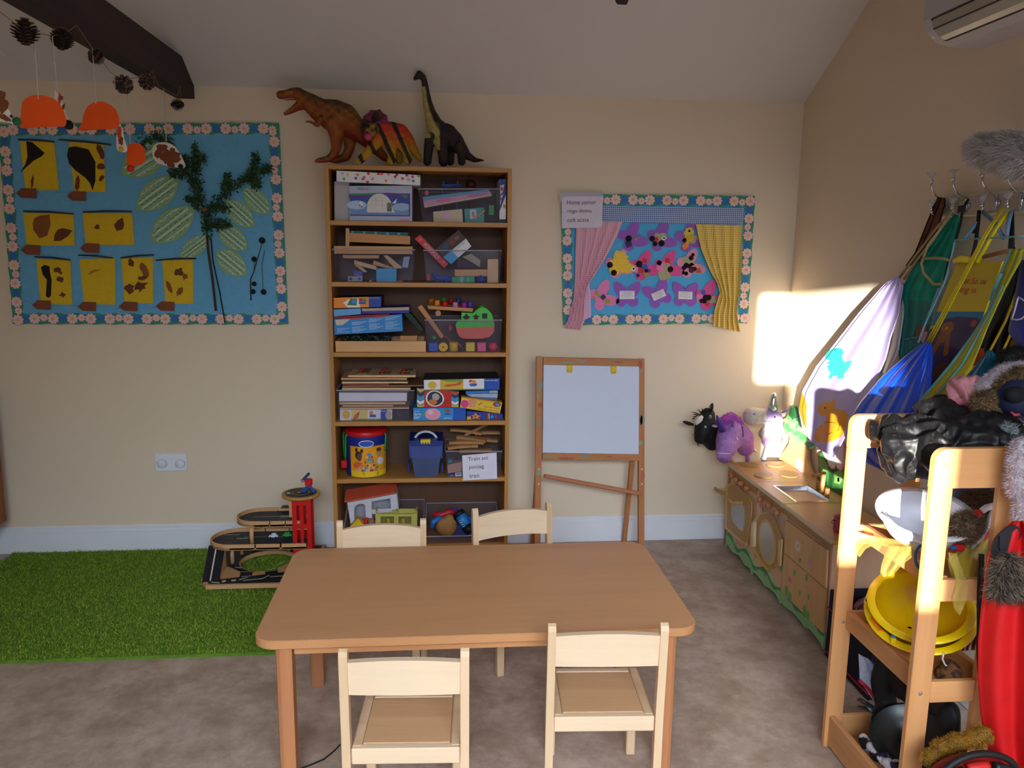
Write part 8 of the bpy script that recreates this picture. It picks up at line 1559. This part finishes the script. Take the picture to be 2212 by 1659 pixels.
# ribbon and organza scarf on the upper shelf
def ysheet(name, label, cat, rows, f, mt, thick=.0015, folds=3, amp=.01, nr=20, nc=16, ph=0, group=None, parent=None):
    g_ = []
    for i in range(nr+1):
        a = along([(l[0], l[1], r_[0], r_[1], yl, yr) for l, r_, yl, yr in rows], i/nr); row = []
        for j in range(nc+1): u = j/nc; y = lerp(a[4], a[5], u)+amp*math.sin(2*PI*folds*u+ph+2.2*i/nr); row.append(B(*f(lerp(a[0], a[2], u), lerp(a[1], a[3], u)), y))
        g_.append(row)
    m = MB(); m.grid(g_, mt); o = m.build(name, parent, thick)
    if parent is None: tag(o, label, cat, group)
    return o
M_ORG = mat('D2C060', .5, 'sheer', alpha=.26); M_ORG2 = mat('DCC84A', .5, 'sheer', alpha=.5)
cloth('satin_ribbon', 'pale tan ribbon curling over the side of the upper shelf', 'ribbon', [((385, 1275), (410, 1330), 1.185, 1.185), ((480, 1330), (490, 1400), 1.19, 1.19), ((580, 1370), (590, 1440), 1.197, 1.197), ((700, 1400), (720, 1450), 1.20, 1.20)], r3, mat('D2AE92', .5), 'strip', .001, folds=1, amp=.004, nr=14, nc=5)
cloth('organza_scarf', 'sheer yellow organza strip trailing left from under the white hard hat', 'scarf', [((470, 1530), (545, 1612), 1.196, 1.196), ((545, 1445), (610, 1525), 1.196, 1.196), ((690, 1400), (720, 1475), 1.197, 1.197), ((880, 1425), (870, 1520), 1.198, 1.198), ((1090, 1480), (1070, 1600), 1.20, 1.20)], r3, M_ORG, 'veil', .0006, folds=1.3, amp=.004, nr=24, nc=10)
cloth('organza_scarf', 'sheer yellow organza loop drooping over the side of upper shelf', 'scarf', [((850, 1500), (1120, 1500), 1.19, 1.19), ((800, 1590), (1105, 1590), 1.186, 1.186), ((768, 1690), (1010, 1660), 1.184, 1.184), ((756, 1770), (940, 1730), 1.184, 1.184), ((790, 1812), (880, 1795), 1.186, 1.186)], r3, M_ORG, 'veil', .0006, folds=2, amp=.005, nr=20, nc=14)
ysheet('organza_scarf', 'sheer yellow organza scarf hanging over the near end of upper shelf', 'scarf', [((510, 770), (1020, 660), -1.99, -1.97), ((420, 980), (960, 900), -2.03, -2.0), ((300, 1060), (880, 1120), -2.06, -2.03), ((330, 1260), (830, 1340), -2.08, -2.06), ((400, 1420), (800, 1440), -2.085, -2.07)], m2, M_ORG2, .0008, 3, .010, 22, 18)
ysheet('organza_scarf', 'loose tail of yellow organza hanging in front of the shelf\'s near rail', 'scarf', [((310, 980), (420, 990), -2.1085, -2.1085), ((330, 1100), (460, 1120), -2.1125, -2.1125), ((390, 1250), (520, 1260), -2.1155, -2.1155), ((420, 1420), (590, 1420), -2.118, -2.118), ((360, 1600), (560, 1640), -2.119, -2.119), ((390, 1760), (470, 1850), -2.119, -2.119)], m2, M_ORG, .0008, 1.5, .003, 20, 10)
m = MB(); c = B(*r3(1180, 1610), -2.02); m.tube([c+Vector((.018*math.cos(a), .004*math.sin(a), .030*math.sin(a))) for a in [2*PI*i/20 for i in range(21)]], .0035, mat('1E5F9C', .4), 7); tag(m.build('bangle'), 'blue ring bangle hanging beside the near post of the dress-up shelf', 'bangle')
# toy walking cane with red edging, red ball
cn = thing('toy_cane', 'white bent plastic toy cane with a red edge, lying on the upper shelf', 'toy', B(*m2(620, 960), -2.0)); cy2 = -2.0; M_WPL = mat('D8CEDA', .4)
m = MB(); cp = [(770, 410), (840, 360), (920, 340), (955, 380), (930, 440), (870, 560), (780, 720), (680, 870), (560, 970), (470, 1000)]; m.tube([B(*m2(x, y), cy2) for x, y in cp], [.008, .0085, .009, .009, .009, .0085, .008, .0075, .008, .007], M_WPL, 12); m.build('tube', cn)
m = MB(); m.tube([B(*m2(x+55, y+20), cy2+.006) for x, y in ((960, 360), (935, 440), (870, 570), (785, 730), (690, 850), (590, 890))], .0042, mat('C41436', .4), 8); m.build('red_edge', cn)
m = MB(); m.sphere(B(*m2(715, 445), -1.99), .0105, mat('D42A14', .5)); tag(m.build('red_ball'), 'small red pompom ball by the crook of the toy cane', 'ball')
m = MB(); m.box(B(*m2(450, 910), -2.03), (.026, .02, .016), mat('C81C18', .4), .004); m.sphere(B(*m2(385, 915), -2.04), (.009, .006, .006), mat('24529C', .4), 10, 7); tag(m.build('toy_stethoscope'), 'small red and blue toy piece beside the near post on the upper shelf', 'toy')
BRF = [hexv(h) for h in ('4A2E1A', '6A452A', '38220F', '7F5A38')]
shaggy('fur_hat', 'dark brown fur hat at the back of the upper shelf', 'hat', [(B(*m2(900, 360), -1.90), (.07, .05, .045)), (B(*m2(1050, 450), -1.92), (.06, .05, .06)), (B(*m2(760, 300), -1.88), (.05, .04, .030)), (B(*m2(1120, 560), -1.94), (.05, .04, .05))], .020, .0016, BRF, 2600)
shaggy('fur_collar', 'brown and buff fur collar beside the white hard hat', 'collar', [(B(*m2(560, 620), -1.99), (.035, .03, .035)), (B(*m2(470, 690), -2.0), (.025, .03, .035)), (B(*m2(640, 560), -1.98), (.03, .03, .025))], .018, .0014, [hexv(h) for h in ('6A4A34', '9A7E62', '4A3428', 'B59A80')], 1800)
# blue cloth hanging low behind the shelf
cloth('blue_bag', 'blue cloth bag hanging low behind the shelf\'s near top rail', 'bag', [((1500, 880), (2080, 870), 1.56, 1.52), ((1490, 1000), (2060, 960), 1.555, 1.52), ((1560, 1070), (2000, 1040), 1.55, 1.52)], r3, mat('14479C', .5), folds=3, amp=.006, nr=10, nc=18)
# straw hat, sheer red fabric
t = thing('straw_hat', 'patterned brown straw hat with white cord under the yellow hard hat', 'hat', B(*r4(1570, 1600), -1.99)); c = Vector((1.295, -2.045, SH2+.013)); m = MB(); T_ = Matrix.Translation(c) @ Matrix.Rotation(.1, 4, 'Y'); m.lathe([(.045, -.010), (.042, .004), (.035, .010), (.032, .028), (.02, .036), (0, .038)], mat('8A5A30', .8, 'mottle', 6, h2='3A2A1E'), T_, 28, True, .62, 1.0); m.build('body', t)
m = MB(); m.tube([B(*r4(x, y), -2.05) for x, y in ((1400, 1500), (1385, 1560), (1410, 1620), (1460, 1650), (1500, 1655))], .0024, mat('D8C4C4', .6), 6); m.build('cord', t)
ysheet('sheer_cloth', 'reddish sheer cloth bunched behind the yellow hard hats', 'clothing', [((1600, 1000), (1790, 1010), -1.92, -1.92), ((1640, 1150), (1790, 1150), -1.93, -1.93), ((1620, 1330), (1770, 1330), -1.95, -1.95), ((1580, 1480), (1740, 1470), -1.97, -1.97)], r4, mat('6A2A26', .7, 'mottle', 3, h2='A87A80'), .002, 3, .012)
# lower shelf
pn_ = thing('frying_pan', 'black toy wok with a long handle on the bottom shelf', 'pan', (1.26, -1.93, SH3)); M_IRN = mat('1B2024', .35, spec=.6)
nT = Vector((-.30, -.30, .9)).normalized(); c = Vector((1.285, -1.945, .170)); T = Matrix.Translation(c) @ nT.to_track_quat('Z', 'Y').to_matrix().to_4x4()
m = MB(); m.lathe([(0, -.062), (.05, -.058), (.085, -.035), (.108, .0), (.110, .001), (.106, .0), (.082, -.032), (.048, -.054), (0, -.058)], M_IRN, T, 36); m.build('bowl', pn_)
hl = P(*r5(640, 1060), 0, 1.20); m = MB(); m.tube([P(*r5(690, 1075), 0, 1.215), P(*r5(620, 1010), 0, 1.205), P(*r5(545, 965), 0, 1.20)], [.016, .010, .009], M_IRN, 10, flat=.5); m.tube([P(*r5(690, 1085), 0, 1.215), P(*r5(620, 1060), 0, 1.205), P(*r5(545, 1040), 0, 1.20)], [.012, .010, .009], M_IRN, 10, flat=.5); m.build('handle', pn_)
def spot(p, n): return hexv('D4D0DC') if math.sin(p.x*130+1)*math.sin(p.y*90+p.z*60)+.5*math.sin(p.z*140+p.x*50) > .12 else (hexv('2A1E44') if math.sin(p.x*70+p.z*90) > .6 else hexv('0E0C12'))
PB5 = lambda x, y, xx: P(*r5(x, y), 0, xx)
SPX = 1.196
crumple('spotted_costume', 'black and white patterned fabric costume crumpled on the bottom shelf', 'clothing', [(P(*r5(x, y), 0, SPX), r) for x, y, r in ((590, 1370, (.014, .016, .018)), (620, 1420, (.016, .02, .018)), (680, 1450, (.016, .02, .018)), (720, 1520, (.018, .022, .018)), (790, 1560, (.018, .02, .018)), (850, 1610, (.018, .02, .018)), (930, 1640, (.018, .02, .016)))], spot, .004, 2, .002)
crumple('dark_costume', 'black costume bundle at the back of the bottom shelf', 'clothing', [(Vector((1.30, -1.79, .13)), (.040, .035, .075)), (Vector((1.295, -1.78, .24)), (.045, .03, .10)), (Vector((1.315, -1.95, .295)), (.030, .10, .045)), (Vector((1.31, -1.85, .28)), (.035, .06, .06)), (Vector((1.318, -2.04, .285)), (.028, .03, .045))], lambda p, n: hexv('0D0C11'), .008, 5, .006)  # last ball added to darken the region right of the near post
t = thing('white_cloth', 'grey-white cloth with a red edge at the far end of the lower shelf', 'clothing', P(*r5(750, 1000), 1, -1.76))
ysheet('cloth', '', '', [((540, 505), (640, 560), -1.745, -1.745), ((545, 640), (740, 660), -1.75, -1.752), ((548, 780), (855, 780), -1.755, -1.758), ((700, 990), (855, 1010), -1.765, -1.765)], r5, mat('A7A9BC', .8, 'mottle', 2, h2='8F90A4'), .003, 2, .004, 16, 12, 0, None, t)
m = MB(); m.tube([B(*r5(x, y), -1.772) for x, y in ((548, 775), (610, 830), (680, 910), (740, 1008))], .006, mat('A01028', .6), 6); m.build('red_edge', t)
# costumes hanging at the near end
RJ = thing('red_jacket', 'bright red costume jacket with black shoulder and grey fur trim, hanging at the right', 'clothing', B(2160, 1659, -2.20))
M_RJ = mat('C80A10', .6, 'plain', .6, var=.08); JY = -2.185
ysheet('jacket', '', '', [((1210, 560), (1353, 540), JY, JY-.03), ((1020, 720), (1420, 700), JY, JY-.05), ((880, 1000), (1450, 1000), JY, JY-.05), ((840, 1150), (1480, 1150), JY, JY-.06), ((800, 1500), (1500, 1500), JY, JY-.06), ((760, 1800), (1500, 1800), JY, JY-.06), ((720, 2200), (1500, 2200), JY, JY-.06), ((715, 2700), (1500, 2700), JY, JY-.06), ((760, 3200), (1500, 3200), JY, JY-.06), ((830, 3600), (1500, 3600), JY, JY-.06), ((980, 4000), (1500, 4000), JY, JY-.06)], m2, M_RJ, .006, 1.6, .009, 40, 24, 0, None, RJ)
m = MB(); JS = JY-.032; m.prism([B(*m2(x, y), JS) for x, y in ((1025, 725), (1130, 640), (1225, 600), (1290, 640), (1320, 740), (1230, 880), (1100, 1000), (1035, 1070), (1015, 900))], (0, .006, 0), mat('1E1E24', .7)); m.build('shoulder_patch', RJ)
m = MB(); m.prism([B(*m2(x, y), JS+.004) for x, y in ((1020, 725), (960, 800), (905, 960), (940, 1090), (1000, 1080), (1010, 900))], (0, .006, 0), mat('16161C', .7)); m.build('shoulder_patch', RJ)
mbl = [(B(*m2(x, y), JS-.012), (.020, .016, .020)) for x, y in ((1150, 1130), (1080, 1220), (1200, 1200), (1040, 1320), (1160, 1320), (1260, 1280), (1090, 1440), (1220, 1440), (1330, 1380), (1300, 1520), (1020, 1520))]
mm_ = MB(); [mm_.sphere(p, r, VC, 10, 7) for p, r in mbl]; sk = skin(mm_, .006, lambda p, n: hexv('3A3230'), 2); FC = [hexv(h) for h in ('8C745E', '5A5048', '33302F', 'A89078', '242226')]; fur(sk, [Vector(q) for q in sk.v], sk.n, .024, .0007, VC, lambda p: FC[RND.randrange(5)], .8, 6000); sk.build('fur_trim', RJ)
ysheet('dark_robe_strip', '', '', [((1760, 500), (1800, 500), -2.15, -2.15), ((1740, 900), (1800, 900), -2.15, -2.15), ((1730, 1400), (1800, 1400), -2.15, -2.15), ((1745, 1700), (1830, 1750), -2.15, -2.15)], r4, mat('101018', .8), .004, 1, .004, 16, 5, 0, None, RJ)  # black strip of a separate dark robe, only parented to the jacket
# white fluffy garment right of the top rail
WF = [hexv(h) for h in ('D8C8D0', 'C4B4BE', 'E6DAE0', 'B0A0AA')]
shaggy('white_fluffy_garment', 'white fluffy garment hanging at the right end of the shelf\'s top rail', 'clothing', [(B(2200, 990, -2.17), (.020, .02, .05)), (B(2195, 1040, -2.17), (.018, .02, .04)), (B(2212, 1090, -2.17), (.022, .02, .05)), (B(2225, 1020, -2.17), (.03, .02, .07)), (B(2205, 1150, -2.165), (.016, .015, .05))], .012, .0016, WF, 1500, .006)
m = MB(); m.tube([B(*m2(1090, 205), -2.05), B(*m2(1180, 235), -2.05), B(*m2(1300, 265), -2.06)], [.001, .006, .010], mat('B98A96', .7), 8, flat=.4); tag(m.build('pink_ribbon'), 'thin pink pointed ribbon by the white fluffy garment', 'ribbon')
# heap on top at the right: pink cloth, white and brown fur, navy hood
def q_y(x, y, yy): return B(*m1(x, y), yy)
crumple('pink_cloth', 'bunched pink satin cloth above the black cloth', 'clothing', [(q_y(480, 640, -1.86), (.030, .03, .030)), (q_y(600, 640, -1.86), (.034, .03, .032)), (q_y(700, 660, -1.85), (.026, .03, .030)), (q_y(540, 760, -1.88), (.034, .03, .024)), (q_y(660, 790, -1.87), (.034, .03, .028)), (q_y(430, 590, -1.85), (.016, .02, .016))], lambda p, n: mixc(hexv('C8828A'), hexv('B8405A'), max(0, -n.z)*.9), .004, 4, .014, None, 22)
shaggy('white_fur', 'white fur strip on the heap above the dress-up shelf', 'fur', [(q_y(x, y, -1.90), (.024, .024, .020)) for x, y in ((800, 640), (880, 580), (950, 520), (1030, 460), (1110, 400), (1200, 360), (1280, 350), (860, 680), (960, 600), (1350, 340))], .010, .0014, WF, 1600, .006)
CB_ = [hexv(h) for h in ('7A5C3A', '5A4028', '9A7C54', '4A3420', 'B49A70')]
shaggy('navy_hood', 'navy blue hooded costume with curly brown fur edging, at the right edge', 'hat', [(q_y(x, y, -1.93), (.022, .024, .022)) for x, y in ((760, 830), (820, 780), (800, 900), (880, 840), (900, 940), (960, 780), (980, 900), (1000, 1000), (860, 1000), (1040, 660), (1080, 600), (1160, 540), (1240, 480), (1020, 720), (1320, 440))], .012, .0018, CB_, 3600, .006)
nh = bpy.data.objects['navy_hood']
m = MB(); m.sphere(q_y(1240, 770, -1.95), (.052, .045, .05), mat('141C3C', .7), 16, 10); m.sphere(q_y(1240, 720, -1.985), (.028, .016, .022), mat('07080E', .8), 12, 8); m.build('hood', nh)
m = MB(); m.tube([q_y(1170, 960, -1.99), q_y(1230, 1000, -2.0), q_y(1285, 990, -2.0)], .004, mat('B43A4A', .6), 6); m.build('red_stitching', nh)
shaggy('black_fur', 'black fur piece at the right edge above the white fur', 'fur', [(q_y(1160, 210, -1.88), (.026, .024, .024)), (q_y(1240, 200, -1.88), (.034, .024, .030)), (q_y(1330, 230, -1.88), (.03, .024, .034))], .012, .0014, [hexv('0E0C0C'), hexv('1A1614'), hexv('080808')], 900, .006)
shaggy('knitted_scarf', 'dark purple, red and white patterned knit at the right edge', 'scarf', [(q_y(1100, 1150, -1.98), (.020, .02, .018)), (q_y(1180, 1160, -1.98), (.026, .02, .022)), (q_y(1270, 1150, -1.98), (.028, .02, .026)), (q_y(1350, 1140, -1.98), (.03, .02, .03))], .006, .0018, [hexv('2A1428'), hexv('1A1030'), hexv('B4465A'), hexv('C8C0CC')], 1500, .005)
shaggy('grey_fur', 'grey-white fur edging below the patterned knit', 'fur', [(q_y(1150, 1200, -2.03), (.016, .016, .014)), (q_y(1200, 1260, -2.04), (.018, .016, .018)), (q_y(1250, 1320, -2.05), (.018, .016, .018)), (q_y(1310, 1380, -2.06), (.018, .016, .02))], .014, .0014, [hexv('9AA4A8'), hexv('6A7478'), hexv('C4C8CC')], 700, .005)
# yellow and red-black items at the bottom right
shaggy('yellow_fur', 'yellow-brown fur costume at the bottom right by the red jacket', 'clothing', [(B(2035, 1618, -2.20), (.025, .02, .022)), (B(2070, 1605, -2.20), (.03, .02, .022)), (B(2105, 1595, -2.19), (.03, .02, .022)), (B(2010, 1640, -2.20), (.018, .02, .02)), (B(2125, 1585, -2.19), (.02, .02, .022))], .010, .0014, [hexv('9A6A0E'), hexv('B8860E'), hexv('6A460A')], 1300, .006)
t = thing('red_backpack', 'red and black padded bag cut off by the bottom frame edge', 'bag', B(2090, 1700, -2.26)); c = B(2105, 1665, -2.27)
m = MB(); m.sphere(c+Vector((0, .01, -.04)), (.105, .05, .072), mat('8A0E12', .5), 22, 14); zt__ = c.z-.02; m.sphere(Vector((c.x, c.y+.01, zt__/2)), (.11, .05, zt__/2), mat('8A0E12', .5), 22, 14); m.build('body', t)
m = MB(); 
for k, (a0, a1) in enumerate(((2.75, 2.45), (2.35, 2.05), (1.95, 1.5), (1.35, .95), (.8, .45))):
    m.tube([c+Vector((.106*math.cos(lerp(a0, a1, i/6)), -.030, -.04+.073*math.sin(lerp(a0, a1, i/6)))) for i in range(7)], .011, mat('C0201E', .5) if k % 2 == 0 else mat('141016', .5), 8)
m.tube([c+Vector((.10*math.cos(PI-PI*i/16), -.018, -.022+.078*math.sin(PI-PI*i/16))) for i in range(17)], .008, mat('160E12', .6), 8); m.build('padding', t)
m = MB(); m.tube([c+Vector((.03, -.03, .02)), c+Vector((.055, -.035, -.01)), c+Vector((.075, -.038, -.05))], .004, mat('C8A81A', .4), 6); m.build('zip', t)
# ------------------------------------------------------------------ wall-mounted air conditioner
ac = thing('air_conditioner', 'white wall-mounted air conditioner with glossy louvre at the top right', 'air conditioner', (1.64, -1.66, 2.12)); M_AC = mat('C6C2C6', .35, var=.02); ay1, ay0 = -1.262, -2.10
prof = [(1.7312, 2.42), (1.56, 2.42), (1.535, 2.40), (1.530, 2.20), (1.545, 2.165), (1.575, 2.138), (1.63, 2.124), (1.7312, 2.122)]
m = MB(); m.prism([(x, ay1, z) for x, z in prof], (0, ay0-ay1, 0), M_AC); m.build('housing', ac)
M_LV = mat('A39C90', .3, var=.02); m = MB(); a_y = ay1-.045
lv = [(1.5315, 2.192), (1.5425, 2.164), (1.562, 2.146), (1.580, 2.1365)]
for i in range(3): (xa, za_), (xb_, zb_) = lv[i], lv[i+1]; m.add([(xa-.002, a_y, za_-.002), (xb_-.002, a_y, zb_-.003), (xb_-.002, ay0+.04, zb_-.003), (xa-.002, ay0+.04, za_-.002)], [(0, 1, 2, 3)], M_LV)
m.build('louvre', ac); m = MB()
for (x, z) in ((1.5290, 2.194), (1.5385, 2.1655), (1.583, 2.1335)): m.bar((x, a_y, z), (x, ay0+.04, z), .003 if x < 1.58 else .010, .003, BLK, 0)
m.bar((1.529, a_y, 2.194), (1.578, a_y, 2.134), .003, .003, BLK, 0); m.build('slot_line', ac)
m = MB(); m.disc((1.5575, ay1-.018, 2.1475), (-.6, 0, -.8), .006, mat('F4F0E8', .2), 12); m.build('indicator', ac)
# ------------------------------------------------------------------ shared phrases for repeats
GROUPS = {'puzzle_box': 'boxed puzzles in the bookcase', 'game_box': 'boxed games in the bookcase', 'activity_box': 'picture boxes tipped above the second-shelf tub', 'wooden_stick': 'wooden sticks in the clear tubs', 'wooden_block': 'wooden blocks on the shelves', 'toy_block': 'small plastic bricks in the tubs', 'toy_piece': 'small toys in the bottom right tub', 'toy_train': 'toy train pieces in the bookcase', 'craft_pack': 'craft packs in the top tub', 'toy_dinosaur': 'toy dinosaurs on top of the bookcase', 'hobby_horse': 'hobby horses in the corner', 'hard_hat': 'hard hats on the dress-up shelf', 'organza_scarf': 'yellow organza scarves on the dress-up shelf', 'drawstring_bag': 'drawstring bags on the coat rail', 'toy_figure': 'little toy figures in the stable', 'toy_car': 'toy cars in the garage'}
for o in list(SC.objects):
    if o.parent is None and 'label' in o and 'group' not in o:
        k = o.name.split('.')[0]
        if k in GROUPS: o['group'] = GROUPS[k]
